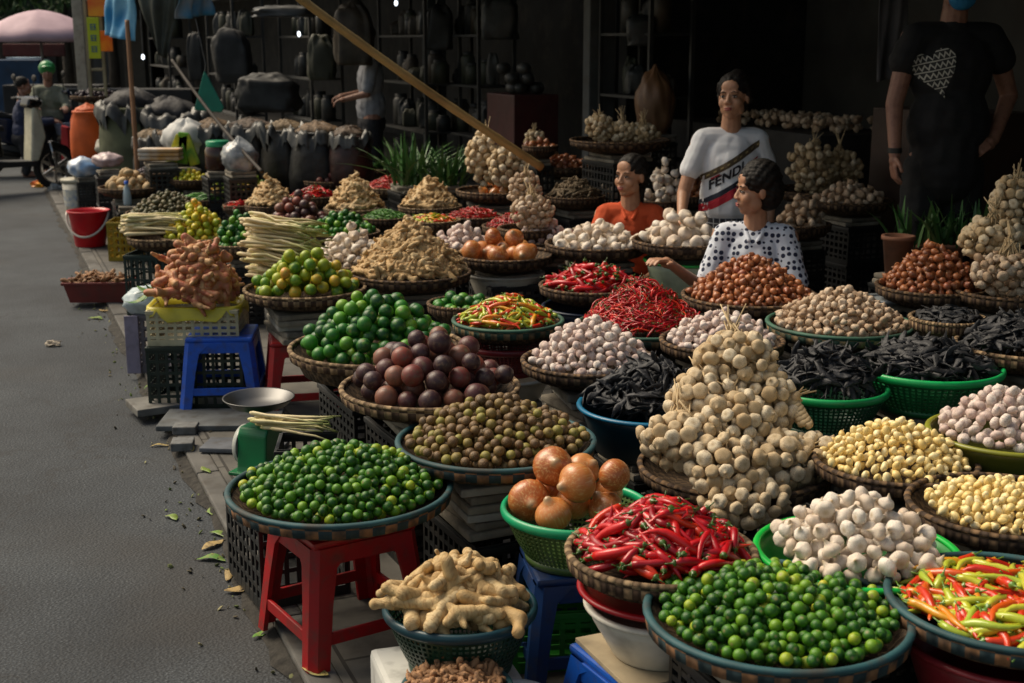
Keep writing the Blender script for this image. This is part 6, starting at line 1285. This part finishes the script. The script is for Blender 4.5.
# ---- tarpaulins and bags hanging at the upper left
def sheet(name, P4, nx, ny, amp, mat, label, seed=0, thick=.004, cat='tarpaulin', fr=7):
    """hanging cloth between four corners (tl, tr, br, bl) with folds"""
    g = np.random.default_rng(seed); tl, tr_, br_, bl = [np.array(p) for p in P4]; V = []; n_ = np.cross(tr_ - tl, bl - tl); n_ /= np.linalg.norm(n_)
    for i in range(nx + 1):
        for j in range(ny + 1):
            u, v = i / nx, j / ny; p = (tl * (1 - u) + tr_ * u) * (1 - v) + (bl * (1 - u) + br_ * u) * v; V.append(p + n_ * amp * (math.sin(u * fr + seed) * (.3 + .7 * v) + .5 * math.sin(u * fr * 2.3 + v * 4 + seed) + .3 * math.sin(v * 9 + u * 3)))
    V = np.array(V); nn = len(V); Q = [(i * (ny + 1) + j, i * (ny + 1) + j + 1, (i + 1) * (ny + 1) + j + 1, (i + 1) * (ny + 1) + j) for i in range(nx) for j in range(ny)]
    o = bobj(name, mk(V, Q), mat, smooth=True); s = o.modifiers.new('t', 'SOLIDIFY'); s.thickness = thick; return tag(o, label, cat)
def quad(pts, Y, dz=0): return [np.array(atY(px, py, Y + (dy if True else 0))) for px, py, dy in pts]
sheet('blue_tarpaulin', quad([(104, -25, .3), (134, -25, 0), (131, 41, 0), (103, 35, .3)], 12.2), 24, 20, .035, plain('tarp_blue', '#0f7ab0', .45, col2='#8fc4d8', nscale=3, bump=.5), 'bright blue and white tarpaulin flap hanging beside the yellow green sign', 1)
sheet('grey_tarpaulin', quad([(128, -25, 0), (180, -25, 0), (166, 60, 0), (157, 52, 0)], 12.0), 24, 20, .05, plain('tarp_grey', '#4b4f46', .7, noise=.2, bump=.4), 'dark grey green tarpaulin gathered to a point over the sacks', 2)
sheet('striped_tarpaulin', quad([(177, -25, 0), (213, -25, .6), (211, 15, .6), (177, 19, 0)], 12.0), 24, 12, .04, plain('tarp_white', '#9aa0a3', .5, col2='#3f89ad', nscale=5), 'white tarpaulin edge with blue streaks beside the grey one', 3)
fn = empty('funnel_bag', atY(206, 96, 10.6), 0, 'teal green plastic bag hanging in a triangle above the sacks', 'bag'); bobj('body', prism([(-.1, -.11), (.12, -.13), (.14, -.09), (.02, .16), (.0, .2), (-.02, .15)], .03, .008), plain('teal_plastic', '#0f7f6a', .4), fn); bobj('hook', tube([(0, 0, .19), (.01, 0, .25), (.0, 0, .3), (-.05, 0, .6)], .004, 6), plain('wire', (.1, .1, .1), .5), fn)
# ---- signs, posts
ps = plain('concrete_post', (.4, .37, .3), .9, dirt=.4)
p = Vector((atY(85, 100, 15.5).x, 15.5, 0)); o = bobj('concrete_post', box(.12, .12, 3.2, (0, 0, 1.6), .01), ps, loc=p); tag(o, 'pale square concrete post left of the yellow green sign', 'post')
fr = empty('ladder_frame', Vector((atY(99, 100, 15.0).x, 15.0, 0)), 0, 'beige metal frame with rungs under the orange signs', 'frame'); fmm = plain('frame_beige', (.28, .25, .15), .6)
for s in (-1, 1): bobj('upright', box(.035, .035, 2.6, (s * .085, 0, 1.3), .004), fmm, fr)
for z in (.9, 1.12, 1.34, 1.75, 2.1): bobj('rung', box(.13, .03, .03, (0, 0, z), .004), fmm, fr)
def sign(px, py, w_px, h_px, Y, mat, label, glyph=None):
    p = atY(px, py, Y); k = ppm(p); t = empty('hanging_sign', p, 0, label, 'sign'); bobj('board', box(w_px / k, .02, h_px / k, (0, 0, 0), .003), mat, t)
    return t, w_px / k, h_px / k
t, ww, hh = sign(94, 38, 12, 40, 14.6, plain('sign_lime', '#b7c412', .5, noise=.06), 'yellow green vertical sign with three blue characters on the ladder frame')
gl = plain('glyph_blue', '#1f5f8f', .6)
for k in range(3):
    z = hh * (.27 - .27 * k); s = ww * .5; S_ = [box(s, .006, s * .12, (0, -.0125, z + s * q)) for q in (-.4, 0, .4)] + [box(s * .12, .004, s * .9, (s * q, -.0125, z)) for q in (-.35, .3)]
    bobj('character', S_, gl, t)
t, ww, hh = sign(99, 7, 22, 18, 14.9, plain('sign_orange', '#e0501a', .5, col2='#f0a020', nscale=4), 'orange and red sign board at the top above the yellow green one')
t, ww, hh = sign(106, 41, 13, 20, 14.8, plain('sign_orange2', '#e33d16', .5, col2='#f08a20', nscale=5), 'small bright orange red sign right of the yellow green one')
# ---- sun umbrella
p = Vector((atY(41, 40, 20).x, 20, 0)); t = empty('sun_umbrella', p, R(10), 'large faded pink sun umbrella at the far end of the street', 'umbrella'); n = 8; zt, zb, Ru = 2.11, 1.76, .88
bobj('pole', tube([(0, 0, 0), (0, 0, 1), (0, 0, 2.05)], .02, 10), plain('pole_grey', (.3, .3, .3), .4), t, smooth=True)
V = []; Q = []; pk = plain('umbrella_pink', (.52, .36, .41), .7, noise=.06)
nr = 6; na = n * 6
for i in range(nr + 1):
    for j in range(na):
        q = i / nr; a = 2 * math.pi * j / na; f = abs(math.sin(a * n / 2)); r = Ru * q * (1 - .03 * f); V.append((r * math.cos(a), r * math.sin(a), zt - (zt - zb) * q ** 1.7 - .02 * f * q))
for j in range(na): a = 2 * math.pi * j / na; f = abs(math.sin(a * n / 2)); r = Ru * (1 - .03 * f); V.append((r * 1.003 * math.cos(a), r * 1.003 * math.sin(a), zb - .02 * f - .1 - .02 * math.sin(a * 24)))
Q = [(i * na + j, (i + 1) * na + j, (i + 1) * na + (j + 1) % na, i * na + (j + 1) % na) for i in range(nr + 1) for j in range(na)]
o = bobj('canopy', mk(np.array(V), Q), pk, t, smooth=True); s = o.modifiers.new('t', 'SOLIDIFY'); s.thickness = .004
for k in range(n): a = 2 * math.pi * k / n; bobj('rib', tube([(0, 0, zt - .05), (Ru * .97 * math.cos(a), Ru * .97 * math.sin(a), zb - .01)], .006, 6), plain('pole_grey', (.3, .3, .3)), t)
# ---- scooters
def torus(Rr, r, nu=36, nv=10): return [(Rr + r * math.cos(2 * math.pi * k / nv), r * math.sin(2 * math.pi * k / nv)) for k in range(nv)]
def scooter(loc, rz, label, shield, bodyc):
    t = empty('scooter', loc, rz, label, 'scooter'); blk = plain('rubber', (.012, .012, .012), .7); bm_ = plain('paint_' + bodyc, bodyc, .2); sm_ = plain('paint_' + shield, shield, .25, dirt=.2); chm = plain('chrome', (.5, .5, .5), .2, metal=1)
    for x, nme in ((-.62, 'rear_wheel'), (.62, 'front_wheel')):
        w_ = bobj(nme, xf(lathe(torus(.215, .042), 36, True), eul(R(90), 0, 0), (x, 0, .26)), blk, t, smooth=True)
        bobj('rim', [xf(lathe([(.17, -.03), (.185, -.03), (.185, .03), (.17, .03)], 30, True), eul(R(90), 0, 0), (x, 0, .26)), xf(lathe([(.001, -.05), (.04, -.05), (.04, .05), (.001, .05)], 16), eul(R(90), 0, 0), (x, 0, .26))] + [xf(box(.03, .02, .35), eul(0, k * math.pi / 3, 0), (x, 0, .26)) for k in range(3)], chm, w_, smooth=False)
    bobj('leg_shield', remesh([prism([(.30, .33), (.40, .36), (.50, .62), (.42, .95), (.36, .98), (.34, .7)], .24, .02), prism([(.38, .60), (.52, .62), (.46, .96), (.38, .96)], .14, .02)], .012, 3), sm_, t, smooth=True)
    bobj('front_fender', prism([(.40, .42), (.45, .53), (.60, .57), (.76, .50), (.86, .38), (.80, .40), (.70, .49), (.55, .49), (.47, .42)], .12, .01), bm_, t)
    bobj('floor_board', prism([(-.15, .30), (.34, .30), (.36, .36), (-.1, .37), (-.2, .33)], .30, .01), blk, t)
    bobj('rear_body', remesh([prism([(-.2, .36), (.0, .42), (-.02, .68), (-.35, .74), (-.85, .80), (-.92, .74), (-.72, .58), (-.4, .42)], .26, .03)], .012, 3), bm_, t, smooth=True)
    bobj('seat', remesh([prism([(.04, .70), (.02, .77), (-.3, .78), (-.4, .82), (-.8, .84), (-.84, .80), (-.4, .74)], .25, .02)], .012, 3), blk, t, smooth=True)
    bobj('steering_column', tube([(.44, 0, .90), (.52, 0, .6), (.6, 0, .30)], .03, 10), blk, t, smooth=True)
    for s in (-1, 1): bobj('fork', tube([(.55, s * .07, .55), (.62, s * .07, .26)], .018, 8), chm, t, smooth=True)
    bobj('handlebar_cover', remesh([prism([(.30, .96), (.38, .93), (.50, .98), (.46, 1.08), (.34, 1.07)], .24, .03), cap((.36, -.3, 1.05), (.36, .3, 1.05), .02, .02)], .01, 2), bm_, t, smooth=True)
    bobj('headlight', ell((.49, 0, 1.0), (.03, .08, .045)), plain('lamp_glass', (.5, .5, .5), .1), t, smooth=True)
    for s in (-1, 1):
        bobj('grip', tube([(.36, s * .26, 1.05), (.34, s * .38, 1.04)], .018, 8), blk, t, smooth=True)
        mr = bobj('mirror', tube([(.36, s * .2, 1.07), (.34, s * .25, 1.2), (.34, s * .28, 1.25)], .006, 6), blk, t, smooth=True); bobj('mirror_glass', ell((.34, s * .29, 1.28), (.015, .06, .04)), blk, mr, smooth=True)
    bobj('exhaust', remesh([cap((-.25, -.15, .27), (-.82, -.17, .40), .035, .06)], .01, 1), plain('exhaust_black', (.05, .05, .05), .35, metal=.7), t, smooth=True)
    bobj('engine', [box(.34, .18, .2, (-.38, 0, .3), .03)], plain('engine_grey', (.12, .12, .12), .5), t); bobj('tail_light', box(.05, .16, .05, (-.9, 0, .7), .01), plain('red_lens', (.4, .01, .01), .2), t)
    bobj('stand', tube([(-.1, .1, .3), (-.14, .22, .01)], .01, 6), blk, t); return t
rdz = -.03
scooter(Vector((-5.75, 14.7, rdz)), R(42), 'black scooter with a cream front shield parked at the left edge', '#c8c6b0', '#0c0d10')
scooter(Vector((-6.15, 16.9, rdz)), R(35), 'dark blue scooter behind the cream shielded one', '#22304a', '#1a2740')
# people by the scooters
def simple_person(label, X, Y, z_head, rz, shirtc, trousc, helmet=None, sit=True, strap=None):
    cz = z_head; sh = cz - .225; hz_ = sh - .42; M = Mhead((0, .04, cz), 0, R(8), 0)
    R0, L0 = hp([.16, 0, sh]), hp([-.16, 0, sh]); relb = hp([.2, .14, sh - .22]); lelb = hp([-.2, .14, sh - .22]); rw = hp([.18, .36, sh - .2]); lw = hp([-.18, .36, sh - .2])
    body = head_shapes(M) + [cap((0, .02, cz - .06), (0, 0, sh + .02), .05, .058), cap((-.11, 0, sh), (.11, 0, sh), .058, .058), ell((0, 0, sh - .15), (.15, .1, .18)), ell((0, -.01, sh - .34), (.145, .11, .16)), ell((0, -.02, hz_), (.16, .13, .12)), cap(R0, relb, .045, .036), cap(relb, rw, .036, .024), cap(L0, lelb, .045, .036), cap(lelb, lw, .036, .024)]
    legs = []
    for s in (-1, 1):
        if sit: segs = [((s * .09, 0, hz_), (s * .14, .38, hz_ - .02), .085, .06), ((s * .14, .38, hz_ - .02), (s * .14, .34, max(hz_ - .42, .06)), .058, .036)]
        else: segs = [((s * .09, 0, hz_), (s * .1, .02, hz_ * .5), .09, .06), ((s * .1, .02, hz_ * .5), (s * .1, -.01, .06), .058, .038)]
        body += [cap(*q) for q in segs]; legs += [cap(q[0], q[1], q[2] + .012, q[3] + .012) for q in segs]; e = segs[-1][1]; body.append(cap((e[0], e[1] - .02, e[2] - .02), (e[0], e[1] + .14, e[2] - .03), .034, .028))
    body += hand_shapes(rw, (0, 1, -.2), (0, .2, 1), curl=.9) + hand_shapes(lw, (0, 1, -.2), (0, .2, 1), curl=.9, side=-1)
    shirt = [cap((-.12, 0, sh), (.12, 0, sh), .068, .068), ell((0, 0, sh - .15), (.18, .125, .19)), ell((0, -.01, sh - .34), (.175, .135, .2)), cap(R0, relb, .062, .056), cap(relb, rw * .9 + relb * .1, .056, .044), cap(L0, lelb, .062, .056), cap(lelb, lw * .9 + lelb * .1, .056, .044)]
    hair = [tr(ell((0, -.018, .05), (.081, .092, .08)), M)]
    b_, out = make_person(label, body, M, SKIND, [('jacket', shirt, shirtc, .009), ('trousers', legs + [ell((0, -.02, hz_), (.175, .145, .12))], trousc, .011)], hair, loc=(X, Y, rdz), rz=rz, vox=.007, extra_face=False)
    if helmet: bobj('helmet', remesh([tr(ell((0, -.015, .055), (.105, .118, .1)), M), tr(ell((0, .07, .06), (.07, .05, .015)), M)], .007, 2), helmet, b_, smooth=True)
    return b_
camo = plain('camo_cloth', '#5c6350', .8, col2='#8e8f80', nscale=7, bump=.3)
pX = atY(47, 70, 17.0); simple_person('person in a mottled grey green jacket and green helmet behind the scooters', pX.x, 17.0, pX.z - .0, R(-160), camo, clothmat('dark_trousers', (.02, .02, .025)), plain('helmet_green', '#2d8f4a', .3), sit=False)
pX = atY(20, 84, 16.6); simple_person('person bending in a dark navy shirt at the left edge beside the scooters', pX.x, 16.6, pX.z, R(-70), clothmat('navy_shirt', (.02, .03, .075)), clothmat('dark_trousers', (.02, .02, .025)), sit=False)
o = box_thing('carton', 60, 205 - 22, 0, .01, .01, .01, wp, 'x') if False else None
p = atY(59, 107, 17.3); t = empty('gift_box', Vector((p.x, p.y, p.z - .14)), R(8), 'white box tied with a red ribbon carried on the pavement stack behind the scooter', 'box'); bobj('carton', box(.28, .2, .22, (0, 0, .11), .006), plain('box_white', (.6, .56, .54), .6), t); bobj('ribbon', [box(.288, .208, .018, (0, 0, .12)), box(.02, .206, .226, (0, 0, .1125))], plain('ribbon_red', (.5, .02, .05), .5), t)
p2 = Vector((p.x, p.y, 0)); under(p2, p.z - .14, 'white box with the red ribbon', .34)
p = atY(66, 122, 16.9); box_m = plain('tub_blue', (.35, .4, .5), .5); basin(p, .16, .16, '#8d9bb5', 'pale blue plastic tub below the white box with the ribbon'); under(p, p.z - .16, 'pale blue plastic tub', .3)
pp = atY(66, 145, 16.5); o = bobj('red_bag', prism([(-.06, 0), (.06, 0), (.05, .42), (-.03, .45)], .12, .02), plain('bag_red', '#b01820', .5), loc=(pp.x, pp.y, pp.z - .2)); tag(o, 'tall narrow red bag between the scooter and the orange sack', 'bag'); under(Vector((pp.x, pp.y, 0)), pp.z - .2, 'narrow red bag', .2)
p = atY(84, 168, 12.6); bag('plastic_bag', p, .16, .12, .1, 91, plain('bag_white', (.6, .62, .64), .3, col2='#5f8fc0', nscale=8, bump=.6), 'white and blue plastic bag lying behind the white paint pail', .1); under(Vector((p.x, p.y, 0)), p.z - .08, 'white and blue plastic bag', .22)
p = atY(108, 160, 11.5); bag('pink_bag', p, .13, .12, .07, 92, plain('bag_pink', (.55, .42, .42), .35, bump=.6), 'pale pink plastic bag behind the potatoes', .1); under(Vector((p.x, p.y, 0)), p.z - .09, 'pale pink bag', .28)
# ---- lamps that show lit, deep in the shops
for i, (px, py, Y, r, lab) in enumerate([(299, 34, 13.6, .016, 'lit white bulb hanging in the middle of the dark shops'), (396, 3, 13.0, .016, 'lit white bulb at the top edge above the shelves'), (143, 57, 17.5, .02, 'small round lit lamp behind the tarpaulins')]):
    p = atY(px, py, Y); t = empty('light_bulb', p, 0, lab, 'lamp'); bobj('bulb', ell((0, 0, 0), (r, r, r * 1.7)), emis('bulb_lit', (.8, .9, 1.0), 3.0), t, smooth=True); bobj('cord', tube([(0, 0, r * 1.6), (0, 0, .6)], .006, 6), plain('wire', (.1, .1, .1)), t)
# ---- shelf racks with bags and jars in the dark shops
rackm = plain('rack_metal', (.02, .022, .022), .6, dirt=.4)
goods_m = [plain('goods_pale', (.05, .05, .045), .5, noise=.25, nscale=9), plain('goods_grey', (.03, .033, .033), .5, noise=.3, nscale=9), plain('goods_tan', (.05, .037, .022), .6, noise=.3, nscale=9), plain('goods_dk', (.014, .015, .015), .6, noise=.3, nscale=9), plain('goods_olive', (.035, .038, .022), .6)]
def rack(px, Y, wd, label, seed, shelves=5):
    g = np.random.default_rng(seed); p = atY(px, 60, Y); t = empty('shelf_rack', Vector((p.x, p.y, .2)), SA, label, 'shelf')
    for sx in (-1, 1):
        for sy in (-.17, .17): bobj('post', box(.03, .03, 2.1, (sx * wd / 2, sy, 1.05)), rackm, t)
    for k in range(shelves):
        z = .15 + k * .45; bobj('shelf', box(wd - .032, .36, .02, (0, 0, z)), rackm, t)
        x = -wd / 2 + .1
        while x < wd / 2 - .1:
            r = g.uniform(.05, .09); h_ = g.uniform(.14, .32); kind = g.integers(3); wx = Vector((p.x, p.y, .2)) + S * x + N * g.uniform(-.05, .05) * 1.0 + Vector((0, 0, z + .0105))
            mt = goods_m[g.integers(5)]
            if kind < 2:
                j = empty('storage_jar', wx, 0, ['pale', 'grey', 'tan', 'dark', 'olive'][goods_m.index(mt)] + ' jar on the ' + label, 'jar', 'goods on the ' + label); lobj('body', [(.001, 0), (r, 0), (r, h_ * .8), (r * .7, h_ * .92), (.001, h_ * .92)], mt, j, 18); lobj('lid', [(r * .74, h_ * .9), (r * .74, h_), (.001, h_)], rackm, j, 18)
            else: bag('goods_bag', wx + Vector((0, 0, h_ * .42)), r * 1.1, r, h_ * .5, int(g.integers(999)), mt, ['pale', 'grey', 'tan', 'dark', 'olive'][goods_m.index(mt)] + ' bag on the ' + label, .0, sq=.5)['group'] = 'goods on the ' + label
            x += r * 2.3
    return t
rack(418, 13.2, 1.5, 'dark shelf rack right of the man in grey', 1); rack(235, 16.2, 1.8, 'far dark shelf rack left of the lit bulb', 2); rack(310, 15.0, 1.5, 'dark shelf rack under the lit bulb', 3); rack(475, 12.4, 1.1, 'dark shelf rack left of the dark red cabinet', 4); rack(645, 9.9, .8, 'dark shelf rack beside the narrow grey pillar', 5, 4); rack(170, 22, 2.4, 'furthest dark shelf rack behind the tarpaulins', 6)
# dark red cabinet with a bag of white balls
p = atY(522, 100, 11.2); o = bobj('cabinet', [box(.62, .4, 1.02, (0, 0, .51), .01)], plain('cabinet_red', (.07, .012, .012), .5, dirt=.3), loc=(p.x, p.y, .2)); o.rotation_euler = (0, 0, SA); tag(o, 'dark red cabinet at the back behind the tall garlic bunches', 'cabinet')
g = np.random.default_rng(8)
for i in range(22):
    q = Vector((p.x, p.y, 1.22 + .05)) + S * g.uniform(-.25, .15) + N * g.uniform(-.15, .1) + Vector((0, 0, .08 * g.integers(0, 3))); tag(bobj('coconut', ell((0, 0, 0), (.055, .055, .05)), goods_m[0], loc=q, smooth=True), 'pale round coconut piled on the dark red cabinet', 'coconut', 'pale coconuts on the dark red cabinet')
# hanging goods
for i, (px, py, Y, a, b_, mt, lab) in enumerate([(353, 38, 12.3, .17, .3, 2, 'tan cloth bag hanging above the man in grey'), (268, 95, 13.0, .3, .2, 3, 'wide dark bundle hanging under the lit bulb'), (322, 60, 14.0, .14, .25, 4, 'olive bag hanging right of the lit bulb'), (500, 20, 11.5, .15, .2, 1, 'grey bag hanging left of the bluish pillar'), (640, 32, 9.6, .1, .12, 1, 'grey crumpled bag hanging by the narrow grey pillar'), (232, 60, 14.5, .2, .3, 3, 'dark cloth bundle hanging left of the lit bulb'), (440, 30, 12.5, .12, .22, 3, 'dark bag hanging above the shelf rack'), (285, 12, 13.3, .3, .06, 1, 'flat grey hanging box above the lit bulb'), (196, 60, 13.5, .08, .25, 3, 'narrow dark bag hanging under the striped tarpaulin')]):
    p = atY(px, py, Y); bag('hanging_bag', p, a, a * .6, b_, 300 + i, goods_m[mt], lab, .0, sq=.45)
p = atY(655, 105, 9.1); bag('brown_sack', p, .13, .1, .24, 501, plain('sack_brown', (.2, .1, .045), .45, bump=.5), 'brown glossy sack standing by the narrow grey pillar', .3, 'sack'); under(Vector((p.x, p.y, 0)), p.z - .2, 'brown glossy sack', .26, z0=.2)
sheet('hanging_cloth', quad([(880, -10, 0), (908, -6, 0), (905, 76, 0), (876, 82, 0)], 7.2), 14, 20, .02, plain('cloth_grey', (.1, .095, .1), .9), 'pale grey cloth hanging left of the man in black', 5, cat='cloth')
o = swbox('wooden_cupboard', 5.9, 6.8, 5.2, 5.7, .2, 1.25, plain('cupboard_brown', (.06, .03, .02), .6, dirt=.4), 'dark reddish brown cupboard behind the man in black', 'cupboard')
tab = swbox('back_table', 7.2, 9.2, 5.1, 5.8, .2, 1.05, plain('table_dark', (.03, .028, .026), .7, dirt=.4), 'long dark table against the wall behind the standing woman', 'table')
g = np.random.default_rng(11); items = []
for i in range(150):
    u = g.uniform(7.25, 8.6); v = g.uniform(5.15, 5.7); q = W(u, v, 1.05 + .028 + .05 * g.integers(0, 2)); items.append((np.array(q), eul(g.normal(), g.normal(), g.random() * 6), .026, g.random(), g.integers(8), .026))
HEAPS.append(dict(kind='gdull', variety='garlic_bulb', where='on the long dark table at the wall', items=items, label=WORDS['gdull']))
# ---- end of the street: dark houses, trees, stalls
end_m = plain('end_wall', (.045, .045, .04), .9, noise=.3, nscale=1, dirt=.5)
for i, (px0, px1, Y, h_, lab) in enumerate([(-60, 30, 42, 6, 'dark house front at the left end of the street'), (28, 96, 46, 7, 'dark house front behind the pink umbrella'), (90, 150, 38, 6, 'dark house front behind the concrete post')]):
    a = atY(px0, 60, Y); b = atY(px1, 60, Y); t = empty('house', Vector(((a.x + b.x) / 2, Y, -.05)), 0, lab, 'house'); wd = b.x - a.x; bobj('wall', box(wd, 1.5, h_, (0, .75, h_ / 2), .02), end_m, t)
    nw = max(2, int(wd / 1.2))
    for k in range(nw):
        x = -wd / 2 + wd * (k + .5) / nw; f = bobj('shutter', box(wd / nw * .7, .08, 2.2, (x, -.03, 1.2), .01), plain('shutter_%d' % (k % 3), [(.03, .035, .04), (.05, .045, .035), (.02, .035, .04)][k % 3], .6), t); w2 = bobj('window', box(wd / nw * .45, .06, 1.0, (x, -.02, 3.6), .01), plain('window_dark', (.02, .022, .025), .2), t)
LF = produce('tree_leaf', [(0, (.012, .035, .008)), (.6, (.03, .08, .015)), (1, (.08, .16, .03))], .6)
for i, (px, Y, zc_, r, lab) in enumerate([(2, 30, 3.0, 1.5, 'leafy tree at the upper left corner'), (66, 34, 4.0, 1.8, 'leafy tree behind the pink umbrella'), (112, 33, 4.2, 1.8, 'leafy tree behind the tarpaulins')]):
    p = atY(px, 60, Y); t = empty('street_tree', Vector((p.x, Y, -.03)), 0, lab, 'tree'); g = np.random.default_rng(90 + i); bobj('trunk', tube([(0, 0, 0), (.05, 0, 1), (0, .05, 2), (.1, 0, zc_)], [.17, .13, .11, .06], 12), plain('bark', (.05, .04, .03), .9, bump=.6), t, smooth=True)
    ms = []; lf = leaf_tmpl(5, .35, .2)
    for k in range(2600):
        q = g.normal(size=3); q /= np.linalg.norm(q); q *= r * g.random() ** .45 * (1 + .25 * math.sin(q[0] * 5 + q[2] * 4 + i)); m = xf(lf, eul(g.random() * 6, g.random() * 6, g.random() * 6) * g.uniform(.06, .12), q * [1.2, 1, .75] + [0, 0, zc_]); m['rnd'] = np.full(len(m['V']), g.random()); ms.append(m)
    bobj('crown', join(ms), LF, t, smooth=True)
# far stall goods between the scooters and the end of the street
for i, (px, py, Y, w_, h_, col, lab) in enumerate([(12, 72, 24, 1.2, .5, '#1c3f5f', 'blue panelled stall box at the left edge'), (26, 72, 25, .5, .6, '#9fb6c8', 'pale blue stall board beside the far blue box'), (58, 98, 22, 1.6, .5, '#17191c', 'dark covered stall under the pink umbrella'), (34, 50, 23.5, 1.1, .22, '#5a1f18', 'dark red banner hanging under the umbrella edge'), (120, 130, 20, 2.4, 1.3, '#121416', 'dark covered stall behind the olive sacks')]):
    p = atY(px, py, Y); z0_ = 0 if 'banner' not in lab else p.z - h_ / 2
    h2 = p.z + h_ / 2 if z0_ == 0 else h_
    o = bobj('market_stall' if i != 3 else 'banner', box(w_, .6 if i != 3 else .04, h2, (0, 0, h2 / 2), .02), plain('stall_' + col, col, .7, dirt=.3, noise=.25, nscale=3), loc=(p.x, p.y, z0_ - (.03 if z0_ == 0 else 0))); tag(o, lab, 'stall' if i != 3 else 'banner')
p = atY(40, 50, 25); bobj_ = None

# ---- crumbs of peel, leaf and grit gathered along the kerb and on the paving
g = np.random.default_rng(77); ms = []
for i in range(420):
    u = 1.2 + 9 * g.random() ** 1.3; v = KERB - abs(g.normal()) * .09 if g.random() < .75 else KERB + .1 + g.random() * .5
    z = -.026 if v < KERB else .001; q = W(u, v, z); s_ = g.uniform(.004, .014)
    m = xf(sph(5, 4), eul(g.random(), g.random(), g.random() * 6) @ np.diag([s_, s_ * g.uniform(.3, .8), s_ * .25]), (q.x, q.y, q.z + s_ * .15)); m['rnd'] = np.full(len(m['V']), g.random()); ms.append(m)
tag(bobj('gutter_litter', join(ms), produce('litter_bits', [(0, (.03, .025, .02)), (.4, (.12, .1, .05)), (.7, (.1, .16, .03)), (1, (.4, .34, .2))], .85)), 'scattered crumbs of peel, leaf and grit along the kerb', 'litter', kind='stuff')
flush_heaps()
